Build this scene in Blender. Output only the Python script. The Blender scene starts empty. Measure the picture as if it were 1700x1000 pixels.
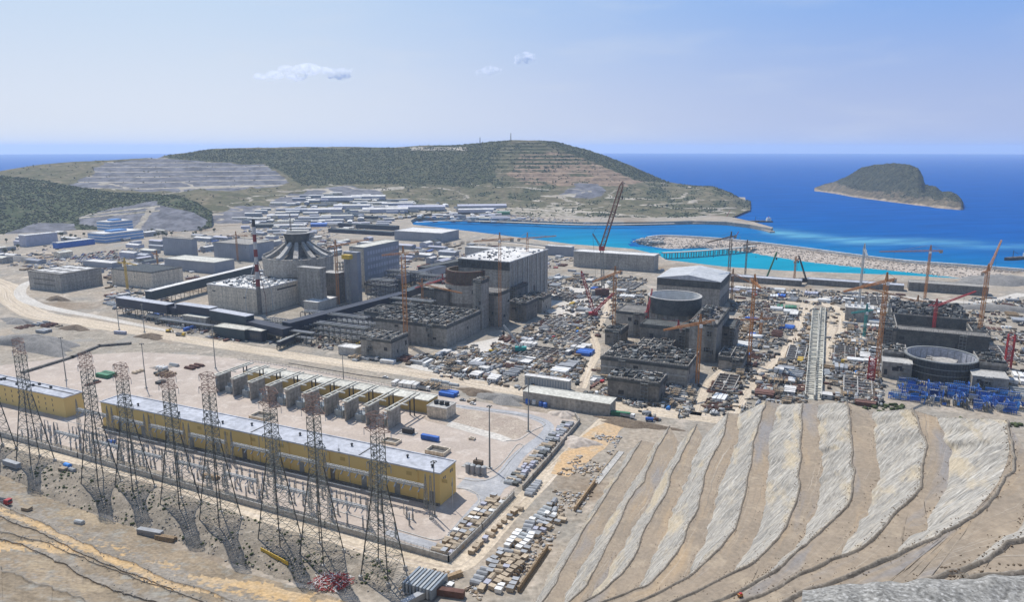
import bpy, bmesh, math, random
import numpy as np
from mathutils import Vector, Matrix
from mathutils.bvhtree import BVHTree
from mathutils.geometry import tessellate_polygon

random.seed(7); rng = np.random.default_rng(7)
S = bpy.context.scene
COL = S.collection
R = math.radians
# ------------------------------------------------------------------ camera model
F, H, HOR = 1200.0, 165.0, 246.0
TH = math.atan((500 - HOR) / F); ct, st = math.cos(TH), math.sin(TH)
SEA = -8.0
A = R(-24.7)                                   # direction of the plant's long axis
U = Vector((math.cos(A), math.sin(A), 0)); W = Vector((-math.sin(A), math.cos(A), 0))

def ray(px, py):
    x = (px - 850) / F; y = -(py - 500) / F
    return Vector((x, ct + y * st, -st + y * ct))
def P(px, py, z=0.0):
    d = ray(px, py); t = (z - H) / d.z
    return Vector((d.x * t, d.y * t, z))
def Q(px, py, D):
    d = ray(px, py); t = D / d.y
    return Vector((d.x * t, D, H + d.z * t))
def proj(v):
    X, Y, Z = v[0], v[1], v[2] - H
    f = Y * ct - Z * st; u = Y * st + Z * ct
    return 850 + F * X / f, 500 - F * u / f
def projn(V):
    Z = V[:, 2] - H
    f = V[:, 1] * ct - Z * st; u = V[:, 1] * st + Z * ct
    f = np.maximum(f, 1e-3)
    return 850 + F * V[:, 0] / f, 500 - F * u / f
def ztop(b, py):                               # height at which the vertical through b reaches row py
    k = (500 - py) / F
    return H + (k * b[1] * ct - b[1] * st) / (ct + k * st)
def uv(o, a, b, z=0.0):
    return Vector((o[0], o[1], 0)) + U * a + W * b + Vector((0, 0, z + o[2]))

# ------------------------------------------------------------------ noise
def _h(i, j, s):
    n = (i.astype(np.int64) * 374761393 + j.astype(np.int64) * 668265263 + s * 974711) & 0xffffffff
    n = ((n ^ (n >> 13)) * 1274126177) & 0xffffffff
    return ((n ^ (n >> 16)) & 0xffff) / 65535.0
def vnoise(x, y, s=0):
    i = np.floor(x); j = np.floor(y); fx = x - i; fy = y - j
    fx = fx * fx * (3 - 2 * fx); fy = fy * fy * (3 - 2 * fy)
    a = _h(i, j, s); b = _h(i + 1, j, s); c = _h(i, j + 1, s); d = _h(i + 1, j + 1, s)
    return (a * (1 - fx) + b * fx) * (1 - fy) + (c * (1 - fx) + d * fx) * fy
def fbm(x, y, o=4, s=0):
    t = 0; a = 0.5
    for k in range(o):
        t = t + a * (vnoise(x, y, s + k * 17) - 0.5); x = x * 2.03 + 5.1; y = y * 2.03 + 1.7; a *= 0.5
    return t

# ------------------------------------------------------------------ materials
def mat(name, c1, c2=None, scale=0.2, rough=0.85, bump=0.0, metal=0.0, fine=None, spec=0.25, vary=0.0, pour=0.0, streak=None):
    """Principled with world-space noise between two real colours; vary = per-object change of value."""
    m = bpy.data.materials.new(name); m.use_nodes = True
    nt = m.node_tree; N = nt.nodes; L = nt.links; b = N['Principled BSDF']
    b.inputs['Roughness'].default_value = rough; b.inputs['Metallic'].default_value = metal
    b.inputs['Specular IOR Level'].default_value = spec
    c2 = c2 or tuple(x * 0.72 for x in c1)
    geo = N.new('ShaderNodeNewGeometry')
    vec = geo.outputs['Position']
    if streak:
        mp = N.new('ShaderNodeMapping'); mp.inputs['Scale'].default_value = streak; L.new(vec, mp.inputs[0]); vec = mp.outputs[0]
    n1 = N.new('ShaderNodeTexNoise'); n1.inputs['Scale'].default_value = scale; n1.inputs['Detail'].default_value = 6; n1.inputs['Roughness'].default_value = 0.65
    L.new(vec, n1.inputs['Vector'])
    rp = N.new('ShaderNodeMapRange'); rp.inputs[1].default_value = 0.36; rp.inputs[2].default_value = 0.64; L.new(n1.outputs[0], rp.inputs[0])
    mx = N.new('ShaderNodeMix'); mx.data_type = 'RGBA'
    mx.inputs[6].default_value = (*c1, 1); mx.inputs[7].default_value = (*c2, 1); L.new(rp.outputs[0], mx.inputs[0])
    out = mx.outputs[2]
    if fine:
        n2 = N.new('ShaderNodeTexNoise'); n2.inputs['Scale'].default_value = fine; n2.inputs['Detail'].default_value = 3
        L.new(geo.outputs['Position'], n2.inputs['Vector'])
        r2 = N.new('ShaderNodeMapRange'); r2.inputs[1].default_value = 0.3; r2.inputs[2].default_value = 0.7; r2.inputs[3].default_value = 0.72; r2.inputs[4].default_value = 1.22
        L.new(n2.outputs[0], r2.inputs[0])
        m2 = N.new('ShaderNodeMix'); m2.data_type = 'RGBA'; m2.blend_type = 'MULTIPLY'; m2.inputs[0].default_value = 1
        L.new(out, m2.inputs[6]); L.new(r2.outputs[0], m2.inputs[7]); out = m2.outputs[2]
    if pour:                                   # casting joints every few metres and rain streaks down the face
        sx = N.new('ShaderNodeSeparateXYZ'); L.new(geo.outputs['Position'], sx.inputs[0])
        dv = N.new('ShaderNodeMath'); dv.operation = 'DIVIDE'; dv.inputs[1].default_value = pour; L.new(sx.outputs[2], dv.inputs[0])
        fr = N.new('ShaderNodeMath'); fr.operation = 'FRACT'; L.new(dv.outputs[0], fr.inputs[0])
        r4 = N.new('ShaderNodeMapRange'); r4.inputs[1].default_value = .0; r4.inputs[2].default_value = .13; r4.inputs[3].default_value = .76; r4.inputs[4].default_value = 1.0; L.new(fr.outputs[0], r4.inputs[0])
        mq = N.new('ShaderNodeMapping'); mq.inputs['Scale'].default_value = (.5, .5, .03); L.new(geo.outputs['Position'], mq.inputs[0])
        n4 = N.new('ShaderNodeTexNoise'); n4.inputs['Scale'].default_value = 1.0; n4.inputs['Detail'].default_value = 4; L.new(mq.outputs[0], n4.inputs['Vector'])
        r5 = N.new('ShaderNodeMapRange'); r5.inputs[1].default_value = .35; r5.inputs[2].default_value = .65; r5.inputs[3].default_value = .82; r5.inputs[4].default_value = 1.12; L.new(n4.outputs[0], r5.inputs[0])
        mm = N.new('ShaderNodeMath'); mm.operation = 'MULTIPLY'; L.new(r4.outputs[0], mm.inputs[0]); L.new(r5.outputs[0], mm.inputs[1])
        m4 = N.new('ShaderNodeMix'); m4.data_type = 'RGBA'; m4.blend_type = 'MULTIPLY'; m4.inputs[0].default_value = 1
        L.new(out, m4.inputs[6]); L.new(mm.outputs[0], m4.inputs[7]); out = m4.outputs[2]
    if vary:
        oi = N.new('ShaderNodeObjectInfo'); r3 = N.new('ShaderNodeMapRange'); r3.inputs[3].default_value = 1 - vary; r3.inputs[4].default_value = 1 + vary
        L.new(oi.outputs['Random'], r3.inputs[0])
        m3 = N.new('ShaderNodeMix'); m3.data_type = 'RGBA'; m3.blend_type = 'MULTIPLY'; m3.inputs[0].default_value = 1
        L.new(out, m3.inputs[6]); L.new(r3.outputs[0], m3.inputs[7]); out = m3.outputs[2]
    L.new(out, b.inputs['Base Color'])
    if bump:
        bp = N.new('ShaderNodeBump'); bp.inputs['Strength'].default_value = bump; bp.inputs['Distance'].default_value = 0.6
        L.new(n1.outputs[0], bp.inputs['Height']); L.new(bp.outputs[0], b.inputs['Normal'])
    return m
def rgb(r, g, b):
    f = lambda v: ((v / 255 + 0.055) / 1.055) ** 2.4 if v > 10 else v / 255 / 12.92
    return (f(r), f(g), f(b))

M = {}
M['concrete'] = mat('concrete', (.37, .342, .30), (.28, .26, .23), .04, fine=.5, vary=.08, pour=4.2)
M['concrete_pale'] = mat('pale_concrete', (.47, .45, .41), (.36, .345, .32), .08, fine=.7)
M['concrete_dark'] = mat('weathered_concrete', (.225, .208, .185), (.14, .132, .12), .09, fine=.6, pour=3.4)
M['rebar_dark'] = mat('dark_formwork', (.11, .115, .11), (.06, .062, .06), .15, fine=.9)
M['rust'] = mat('rusty_steel', (.165, .125, .09), (.105, .08, .06), .2, fine=.9)
M['lilac'] = mat('shell_liner', (.52, .52, .555), (.40, .40, .435), .1, fine=.6)
M['panel'] = mat('grey_cladding', (.285, .295, .325), (.22, .23, .26), .05, rough=.6)
M['steel_blue'] = mat('dark_blue_cladding', (.035, .042, .065), (.022, .028, .045), .1, rough=.55)
M['teal_dark'] = mat('dark_teal_cladding', (.045, .065, .075), (.03, .045, .055), .1, rough=.6)
M['roof_white'] = mat('white_roof_sheet', (.72, .70, .66), (.52, .50, .47), .07, fine=.6)
M['roof_grey'] = mat('grey_roof_membrane', (.47, .48, .51), (.37, .38, .41), .05, fine=.4)
M['roof_cream'] = mat('cream_roof_slab', (.62, .60, .52), (.46, .44, .38), .07, fine=.5)
M['ochre'] = mat('ochre_render', (.68, .49, .19), (.63, .45, .17), .02)
M['ochre_dark'] = mat('ochre_dark_render', (.50, .36, .13), (.44, .31, .11), .06)
M['orange'] = mat('orange_crane_paint', (.46, .20, .06), (.32, .145, .05), .3, rough=.5, vary=.12)
M['yellow'] = mat('yellow_paint', (.62, .42, .05), (.50, .33, .05), .3, rough=.5)
M['red'] = mat('red_paint', (.45, .045, .05), (.32, .035, .04), .3, rough=.5)
M['stack_red'] = mat('sooty_red_paint', (.24, .04, .04), (.16, .03, .03), .4, rough=.7)
M['stack_white'] = mat('sooty_white_paint', (.50, .49, .48), (.40, .39, .38), .4, rough=.7)
M['white'] = mat('white_paint', (.78, .77, .74), (.62, .61, .58), .2, rough=.5, vary=.08)
M['blue'] = mat('blue_paint', (.04, .14, .48), (.035, .11, .38), .2, rough=.5, vary=.2)
M['blue_pale'] = mat('pale_blue_cladding', (.12, .28, .55), (.10, .24, .48), .2, rough=.5)
M['cobalt'] = mat('cobalt_cladding', (.03, .14, .48), (.025, .11, .38), .2, rough=.5)
M['green'] = mat('green_paint', (.05, .19, .10), (.04, .14, .075), .2, rough=.6, vary=.2)
M['teal'] = mat('teal_paint', (.03, .30, .28), (.025, .22, .2), .2, rough=.6)
M['grey'] = mat('grey_paint', (.36, .37, .38), (.27, .275, .28), .25, rough=.6, vary=.2)
M['lavender'] = mat('lavender_sheet', (.42, .42, .48), (.34, .34, .395), .2, rough=.6, vary=.1)
M['dark'] = mat('dark_machinery', (.05, .052, .055), (.03, .03, .032), .3, rough=.6)
M['galv'] = mat('galvanised_steel', (.27, .275, .265), (.19, .195, .185), .4, rough=.6)
M['galv_light'] = mat('pale_galvanised_steel', (.42, .44, .44), (.32, .33, .33), .4, rough=.5)
M['black_steel'] = mat('dark_lattice_steel', (.10, .105, .098), (.07, .074, .068), .4, rough=.6)
M['pylon_grey'] = mat('weathered_pylon_steel', (.19, .20, .18), (.13, .14, .125), .4, rough=.6)
M['pylon_rust'] = mat('faded_red_steel', (.30, .19, .15), (.22, .15, .125), .4, rough=.7)
M['timber'] = mat('timber', (.36, .26, .16), (.24, .17, .10), .8, rough=.9, vary=.25)
M['tan_crate'] = mat('tan_packing', (.45, .37, .27), (.34, .27, .19), .6, rough=.9, vary=.25)
M['brownred'] = mat('oxide_steel', (.19, .10, .08), (.12, .065, .05), .4, rough=.9, vary=.2)
M['beige'] = mat('beige_render', (.66, .57, .45), (.60, .52, .41), .1, fine=.6, pour=7)
M['glass'] = mat('window_glass', (.035, .05, .065), (.03, .04, .055), 1, rough=.15, spec=.5)
M['insul'] = mat('grey_porcelain', (.24, .28, .32), (.2, .23, .26), 1, rough=.4)
M['trafo'] = mat('transformer_grey', (.30, .34, .36), (.24, .27, .29), .5, rough=.5)
M['soil_dark'] = mat('dug_soil', (.20, .155, .11), (.14, .105, .075), .2, fine=1.2, rough=1)
M['gravel_pile'] = mat('grey_gravel', (.27, .255, .235), (.20, .19, .175), .2, fine=1.5, rough=1)
M['stone'] = mat('armour_stone', (.52, .45, .38), (.38, .32, .265), .12, fine=.45, rough=1)
M['leaf'] = mat('dry_scrub_leaf', (.075, .095, .035), (.05, .065, .025), .1, fine=.5, rough=.9, vary=0)
M['pine'] = mat('pine_leaf', (.058, .07, .034), (.078, .085, .042), .012, fine=.1, rough=.9)
M['skyblue'] = mat('blue_tarpaulin', (.06, .24, .60), (.05, .19, .50), .3, rough=.6, vary=.2)

# ------------------------------------------------------------------ mesh builder
BOXF = ((0, 3, 2, 1), (4, 5, 6, 7), (0, 1, 5, 4), (1, 2, 6, 5), (2, 3, 7, 6), (3, 0, 4, 7))
class MB:
    def __init__(s): s.v = []; s.f = []; s.mi = []
    def add(s, vs, fs, mi=0):
        o = len(s.v); s.v.extend([tuple(p) for p in vs]); s.f.extend([tuple(i + o for i in f) for f in fs]); s.mi.extend([mi] * len(fs)); return s
    def box(s, x0, x1, y0, y1, z0, z1, mi=0):
        return s.add([(x0, y0, z0), (x1, y0, z0), (x1, y1, z0), (x0, y1, z0), (x0, y0, z1), (x1, y0, z1), (x1, y1, z1), (x0, y1, z1)], BOXF, mi)
    def obox(s, c, sx, sy, sz, rz=0.0, mi=0, tilt=0.0):
        m = Matrix.Translation(c) @ Matrix.Rotation(rz, 4, 'Z') @ Matrix.Rotation(tilt, 4, 'Y')
        x, y = sx / 2, sy / 2
        vs = [m @ Vector(p) for p in ((-x, -y, 0), (x, -y, 0), (x, y, 0), (-x, y, 0), (-x, -y, sz), (x, -y, sz), (x, y, sz), (-x, y, sz))]
        return s.add(vs, BOXF, mi)
    def bar(s, p, q, w=0.2, h=None, mi=0, caps=True):
        p = Vector(p); q = Vector(q); d = q - p
        if d.length < 1e-6: return s
        d.normalize(); h = h or w
        a = d.cross(Vector((0, 0, 1)))
        if a.length < 1e-3: a = Vector((1, 0, 0))
        a.normalize(); b = a.cross(d)
        a = a * w / 2; b = b * h / 2
        vs = [p - a - b, p + a - b, p + a + b, p - a + b, q - a - b, q + a - b, q + a + b, q - a + b]
        return s.add(vs, BOXF if caps else BOXF[2:], mi)
    def cyl(s, c, r0, r1, h, n=16, mi=0, cap=True, base=False):
        c = Vector(c); vs = []; fs = []
        for k in range(n):
            a = 2 * math.pi * k / n; vs.append((c.x + r0 * math.cos(a), c.y + r0 * math.sin(a), c.z))
        for k in range(n):
            a = 2 * math.pi * k / n; vs.append((c.x + r1 * math.cos(a), c.y + r1 * math.sin(a), c.z + h))
        for k in range(n): j = (k + 1) % n; fs.append((k, j, n + j, n + k))
        if cap: fs.append(tuple(range(n, 2 * n)))
        if base: fs.append(tuple(range(n - 1, -1, -1)))
        return s.add(vs, fs, mi)
    def ring(s, c, ro, ri, h, n=48, mi=0, ro1=None, ri1=None, mi_in=None):
        """open-topped tube with wall thickness"""
        ro1 = ro if ro1 is None else ro1; ri1 = ri if ri1 is None else ri1
        mi_in = mi if mi_in is None else mi_in
        c = Vector(c); P4 = [[], [], [], []]
        for k in range(n):
            a = 2 * math.pi * k / n; e = (math.cos(a), math.sin(a))
            for q, (r, z) in enumerate(((ro, 0), (ro1, h), (ri1, h), (ri, 0))): P4[q].append((c.x + r * e[0], c.y + r * e[1], c.z + z))
        vs = P4[0] + P4[1] + P4[2] + P4[3]
        f1 = []; f2 = []
        for k in range(n):
            j = (k + 1) % n
            f1 += [(k, j, n + j, n + k), (n + k, n + j, 2 * n + j, 2 * n + k), (3 * n + k, 3 * n + j, j, k)]
            f2 += [(2 * n + k, 2 * n + j, 3 * n + j, 3 * n + k)]
        o = len(s.v); s.add(vs, f1, mi)
        s.f.extend([tuple(i + o for i in f) for f in f2]); s.mi.extend([mi_in] * len(f2)); return s
    def tube(s, p, q, r, n=8, mi=0):
        p = Vector(p); q = Vector(q); d = (q - p).normalized()
        a = d.cross(Vector((0, 0, 1)))
        if a.length < 1e-3: a = Vector((1, 0, 0))
        a.normalize(); b = a.cross(d); vs = []
        for e in (p, q):
            for k in range(n): t = 2 * math.pi * k / n; vs.append(e + a * (r * math.cos(t)) + b * (r * math.sin(t)))
        fs = [(k, (k + 1) % n, n + (k + 1) % n, n + k) for k in range(n)] + [tuple(range(n - 1, -1, -1)), tuple(range(n, 2 * n))]
        return s.add(vs, fs, mi)
    def prism(s, pts, z0, z1, mi=0):
        n = len(pts); vs = [(p[0], p[1], z0) for p in pts] + [(p[0], p[1], z1) for p in pts]
        fs = [(k, (k + 1) % n, n + (k + 1) % n, n + k) for k in range(n)] + [tuple(range(n - 1, -1, -1)), tuple(range(n, 2 * n))]
        return s.add(vs, fs, mi)
    def lattice(s, p, q, w0, w1, n, r=0.14, mi=0, up=None, diag=None):
        """square lattice member from p to q: four chords, cross bracing"""
        p = Vector(p); q = Vector(q); d = (q - p).normalized()
        a = d.cross(Vector(up) if up else Vector((0, 0, 1)))
        if a.length < 1e-3: a = Vector((1, 0, 0))
        a.normalize(); b = a.cross(d)
        rows = []
        for k in range(n + 1):
            t = k / n; c = p.lerp(q, t); w = (w0 + (w1 - w0) * t) / 2
            rows.append([c + a * (w * i) + b * (w * j) for i, j in ((-1, -1), (1, -1), (1, 1), (-1, 1))])
        for i in range(4): s.bar(rows[0][i], rows[-1][i], r * 1.5, mi=mi)
        dr = diag or r
        for k in range(n):
            for i in range(4):
                j = (i + 1) % 4
                if (k + i) % 2: s.bar(rows[k][i], rows[k + 1][j], dr, mi=mi, caps=False)
                else: s.bar(rows[k][j], rows[k + 1][i], dr, mi=mi, caps=False)
                if k: s.bar(rows[k][i], rows[k][j], dr, mi=mi, caps=False)
        return s
    def build(s, name, mats, parent=None, smooth=False):
        if not isinstance(mats, (list, tuple)): mats = [mats]
        me = bpy.data.meshes.new(name); me.from_pydata(s.v, [], s.f)
        for m in mats: me.materials.append(m)
        if len(mats) > 1: me.polygons.foreach_set('material_index', s.mi)
        if smooth: me.polygons.foreach_set('use_smooth', [True] * len(s.f))
        me.update()
        o = bpy.data.objects.new(name, me); COL.objects.link(o)
        if parent: o.parent = parent
        return o

def mesh_np(name, V, Fa, mats, smooth=False, mi=None, attrs=None):
    V = np.asarray(V, np.float32); Fa = np.asarray(Fa, np.int32); n, k = Fa.shape
    me = bpy.data.meshes.new(name); me.vertices.add(len(V)); me.vertices.foreach_set('co', V.ravel())
    me.loops.add(n * k); me.loops.foreach_set('vertex_index', Fa.ravel())
    me.polygons.add(n); me.polygons.foreach_set('loop_start', np.arange(0, n * k, k, dtype=np.int32))
    me.polygons.foreach_set('loop_total', np.full(n, k, np.int32))
    for m in (mats if isinstance(mats, (list, tuple)) else [mats]): me.materials.append(m)
    if mi is not None: me.polygons.foreach_set('material_index', np.asarray(mi, np.int32))
    if smooth: me.polygons.foreach_set('use_smooth', np.ones(n, bool))
    me.update(calc_edges=True)
    for an, (kind, arr) in (attrs or {}).items():
        if kind == 'C':
            at = me.color_attributes.new(an, 'FLOAT_COLOR', 'POINT'); at.data.foreach_set('color', np.asarray(arr, np.float32).ravel())
        else:
            at = me.attributes.new(an, 'FLOAT2', 'POINT'); at.data.foreach_set('vector', np.asarray(arr, np.float32).ravel())
    o = bpy.data.objects.new(name, me); COL.objects.link(o); return o
def grid_faces(nr, nc):
    i = np.arange(nr * nc).reshape(nr, nc)
    return np.stack([i[:-1, :-1], i[:-1, 1:], i[1:, 1:], i[1:, :-1]], -1).reshape(-1, 4)

# ------------------------------------------------------------------ tags
def tag(o, label=None, cat=None, group=None, kind=None):
    if label: o['label'] = label
    if cat: o['category'] = cat
    if group: o['group'] = group
    if kind: o['kind'] = kind
    return o
def struct(o): o['kind'] = 'structure'; return o
def thing(name, label, cat, loc=(0, 0, 0), rz=0.0, group=None):
    o = bpy.data.objects.new(name, None); COL.objects.link(o); o.location = loc; o.rotation_euler = (0, 0, rz); o.empty_display_size = 1
    return tag(o, label, cat, group)
def copy_tree(o, parent=None):
    c = o.copy(); COL.objects.link(c)
    if parent: c.parent = parent
    for ch in KIDS.get(o.name, ()): copy_tree(ch, c)
    return c
KIDS = {}
def index_kids(root):
    def rec(o):
        KIDS[o.name] = list(o.children)
        for ch in KIDS[o.name]: rec(ch)
    rec(root)

# ------------------------------------------------------------------ curves and lofts
def resample(pts, n, smooth=True):
    p = np.array([tuple(q) for q in pts], float)
    if smooth and len(p) > 2:
        out = []
        e = np.vstack([2 * p[0] - p[1], p, 2 * p[-1] - p[-2]])
        for k in range(1, len(e) - 2):
            for t in np.linspace(0, 1, 12, endpoint=False):
                a, b, c, d = e[k - 1], e[k], e[k + 1], e[k + 2]
                out.append(0.5 * (2 * b + (c - a) * t + (2 * a - 5 * b + 4 * c - d) * t * t + (3 * b - a - 3 * c + d) * t ** 3))
        out.append(p[-1]); p = np.array(out)
    s = np.r_[0, np.cumsum(np.linalg.norm(np.diff(p, axis=0), axis=1))]
    t = np.linspace(0, s[-1], n)
    return np.stack([np.interp(t, s, p[:, i]) for i in range(p.shape[1])], 1)
def along(pts, ks, n):
    p = np.array([tuple(q) for q in pts], float); t = np.linspace(ks[0], ks[-1], n); q = np.stack([np.interp(t, ks, p[:, i]) for i in range(3)], 1)
    for _ in range(2): q[1:-1] = .5 * q[1:-1] + .25 * (q[:-2] + q[2:])
    return q
def blur(m, k=2):
    for _ in range(k):
        p = np.pad(m, ((1, 1), (1, 1), (0, 0)), 'edge'); m = (p[1:-1, 1:-1] * 2 + p[:-2, 1:-1] + p[2:, 1:-1] + p[1:-1, :-2] + p[1:-1, 2:]) / 6
    return m
def inpoly(px, py, poly):
    r = np.zeros(len(px), bool); n = len(poly); j = n - 1
    for i in range(n):
        xi, yi = poly[i]; xj, yj = poly[j]
        c = ((yi > py) != (yj > py)) & (px < (xj - xi) * (py - yi) / (yj - yi + 1e-12) + xi)
        r ^= c; j = i
    return r
def flat(name, pts, z, m, skirt=0.0):
    """flat sheet from ground points"""
    vs = [Vector((p[0], p[1], z)) for p in pts]
    tris = tessellate_polygon([vs]); b = MB()
    b.v = [tuple(v) for v in vs]; b.f = []
    for t in tris:
        a, c, d = (vs[i] for i in t)
        nz = (c - a).cross(d - a).z
        b.f.append(tuple(t) if nz > 0 else tuple(reversed(t)))
    b.mi = [0] * len(b.f)
    if skirt:
        n = len(vs); o = n; b.v += [(v.x, v.y, z - skirt) for v in vs]
        for k in range(n): b.f.append((k, o + k, o + (k + 1) % n, (k + 1) % n)); b.mi.append(0)
    return struct(b.build(name, m))
def flatpx(name, px, z, m, skirt=0.0): return flat(name, [P(x, y, 0) for x, y in px], z, m, skirt)
def strip(name, px, width, z, m, n=80):
    c = resample([P(x, y, 0) for x, y in px], n)
    w = np.interp(np.linspace(0, 1, n), np.linspace(0, 1, len(width)), width) if hasattr(width, '__len__') else np.full(n, width)
    t = np.gradient(c, axis=0); t /= np.linalg.norm(t[:, :2], axis=1)[:, None]
    nn = np.stack([-t[:, 1], t[:, 0], 0 * t[:, 0]], 1)
    K = 9; V = np.zeros((n, K, 3)); UVc = np.zeros((n, K, 2))
    s = np.r_[0, np.cumsum(np.linalg.norm(np.diff(c, axis=0), axis=1))]
    for k in range(K):
        e = (k / (K - 1) - 0.5)
        wob = 1 + (0.12 * fbm(s / 9, s * 0 + k, 3, 3) * 2 if k in (0, K - 1) else 0)
        V[:, k] = c + nn * (w * e * wob)[:, None]; V[:, k, 2] = z
        UVc[:, k, 0] = s; UVc[:, k, 1] = e * w
    f = grid_faces(n, K)[:, ::-1]
    return struct(mesh_np(name, V.reshape(-1, 3), f, m, attrs={'along': ('V', UVc.reshape(-1, 2))}))
# ================================================================== SKY, SUN, CAMERA
SUN_AZ = R(122); SUN_EL = R(58)
sd = Vector((math.cos(SUN_AZ) * math.cos(SUN_EL), math.sin(SUN_AZ) * math.cos(SUN_EL), math.sin(SUN_EL)))
w = bpy.data.worlds.new('World'); S.world = w; w.use_nodes = True
nt = w.node_tree; bg = nt.nodes['Background']
sky = nt.nodes.new('ShaderNodeTexSky'); sky.sky_type = 'NISHITA'; sky.sun_disc = False
sky.sun_elevation = SUN_EL; sky.sun_rotation = math.atan2(sd.x, sd.y)
sky.altitude = 160; sky.air_density = 1.3; sky.dust_density = .4; sky.ozone_density = 3.5
BGS = 0.14
tc = nt.nodes.new('ShaderNodeTexCoord'); sp = nt.nodes.new('ShaderNodeSeparateXYZ'); nt.links.new(tc.outputs['Generated'], sp.inputs[0])
def _mr(src, a, b, c=0.0, d=1.0):
    r = nt.nodes.new('ShaderNodeMapRange'); r.interpolation_type = 'SMOOTHSTEP'
    for i, v in enumerate((a, b, c, d)): r.inputs[i + 1].default_value = v
    nt.links.new(src, r.inputs[0]); return r.outputs[0]
def _mx(f, a, b):
    m = nt.nodes.new('ShaderNodeMix'); m.data_type = 'RGBA'
    if isinstance(f, float): m.inputs[0].default_value = f
    else: nt.links.new(f, m.inputs[0])
    for k, v in ((6, a), (7, b)):
        if isinstance(v, tuple): m.inputs[k].default_value = (*[x / BGS for x in v], 1)
        else: nt.links.new(v, m.inputs[k])
    return m.outputs[2]
# pale maritime air: whiter towards the sun's side and the horizon, bluer up and to the right
side = _mr(sp.outputs['X'], -.45, .6)
low = _mx(side, (.74, .79, .89), (.44, .52, .77)); high = _mx(side, (.55, .70, .90), (.21, .41, .84))
skyc = _mx(_mr(sp.outputs['Z'], .0, .22), low, high)
cz = nt.nodes.new('ShaderNodeMapping'); cz.inputs['Scale'].default_value = (2.2, 2.2, 11); nt.links.new(tc.outputs['Generated'], cz.inputs[0])
cn = nt.nodes.new('ShaderNodeTexNoise'); cn.inputs['Scale'].default_value = 2.4; cn.inputs['Detail'].default_value = 7; nt.links.new(cz.outputs[0], cn.inputs['Vector'])
skyc = _mx(_mr(cn.outputs[0], .45, .8, 0, .25), skyc, (.72, .76, .84))
fz = _mr(sp.outputs['Z'], .2, .6)
nt.links.new(_mx(fz, skyc, sky.outputs[0]), bg.inputs[0]); bg.inputs[1].default_value = BGS
sun = bpy.data.lights.new('sun', 'SUN'); sun.energy = 4.6; sun.angle = R(0.53); sun.color = (1, .955, .89)
so = bpy.data.objects.new('sun', sun); COL.objects.link(so)
so.rotation_euler = sd.to_track_quat('Z', 'Y').to_euler(); so.location = (0, 0, 600)
cam = bpy.data.cameras.new('camera'); cam.sensor_width = 36; cam.lens = 36 * F / 1700
cam.clip_start = 1; cam.clip_end = 90000
co = bpy.data.objects.new('camera', cam); COL.objects.link(co); co.location = (0, 0, H); co.rotation_euler = (math.pi / 2 - TH, 0, 0)
S.camera = co
S.view_settings.view_transform = 'Standard'; S.view_settings.look = 'None'; S.view_settings.exposure = 0.0; S.view_settings.gamma = 1
try: S.cycles.max_bounces = 5; S.cycles.volume_bounces = 5; S.cycles.transparent_max_bounces = 8; S.cycles.volume_step_rate = 1; S.cycles.use_denoising = True
except Exception: pass

# ================================================================== TERRAIN MATERIALS
def node_mix(N, L, f, a, b, blend='MIX'):
    m = N.new('ShaderNodeMix'); m.data_type = 'RGBA'; m.blend_type = blend
    if isinstance(f, float): m.inputs[0].default_value = f
    else: L.new(f, m.inputs[0])
    for k, v in ((6, a), (7, b)):
        if isinstance(v, tuple): m.inputs[k].default_value = (*v, 1)
        else: L.new(v, m.inputs[k])
    return m.outputs[2]
def node_noise(N, L, vec, sc, lo=.4, hi=.6, det=6, o0=0.0, o1=1.0, map_scale=None, rough=.6):
    if map_scale:
        mp = N.new('ShaderNodeMapping'); mp.inputs['Scale'].default_value = map_scale[:3]
        if len(map_scale) > 3: mp.vector_type = 'TEXTURE'; mp.inputs['Scale'].default_value = tuple(1 / q for q in map_scale[:3]); mp.inputs['Rotation'].default_value = (0, 0, map_scale[3])
        L.new(vec, mp.inputs[0]); vec = mp.outputs[0]
    n = N.new('ShaderNodeTexNoise'); n.inputs['Scale'].default_value = sc; n.inputs['Detail'].default_value = det; n.inputs['Roughness'].default_value = rough
    L.new(vec, n.inputs['Vector'])
    r = N.new('ShaderNodeMapRange'); r.inputs[1].default_value = lo; r.inputs[2].default_value = hi; r.inputs[3].default_value = o0; r.inputs[4].default_value = o1
    L.new(n.outputs[0], r.inputs[0]); return r.outputs[0]
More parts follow.
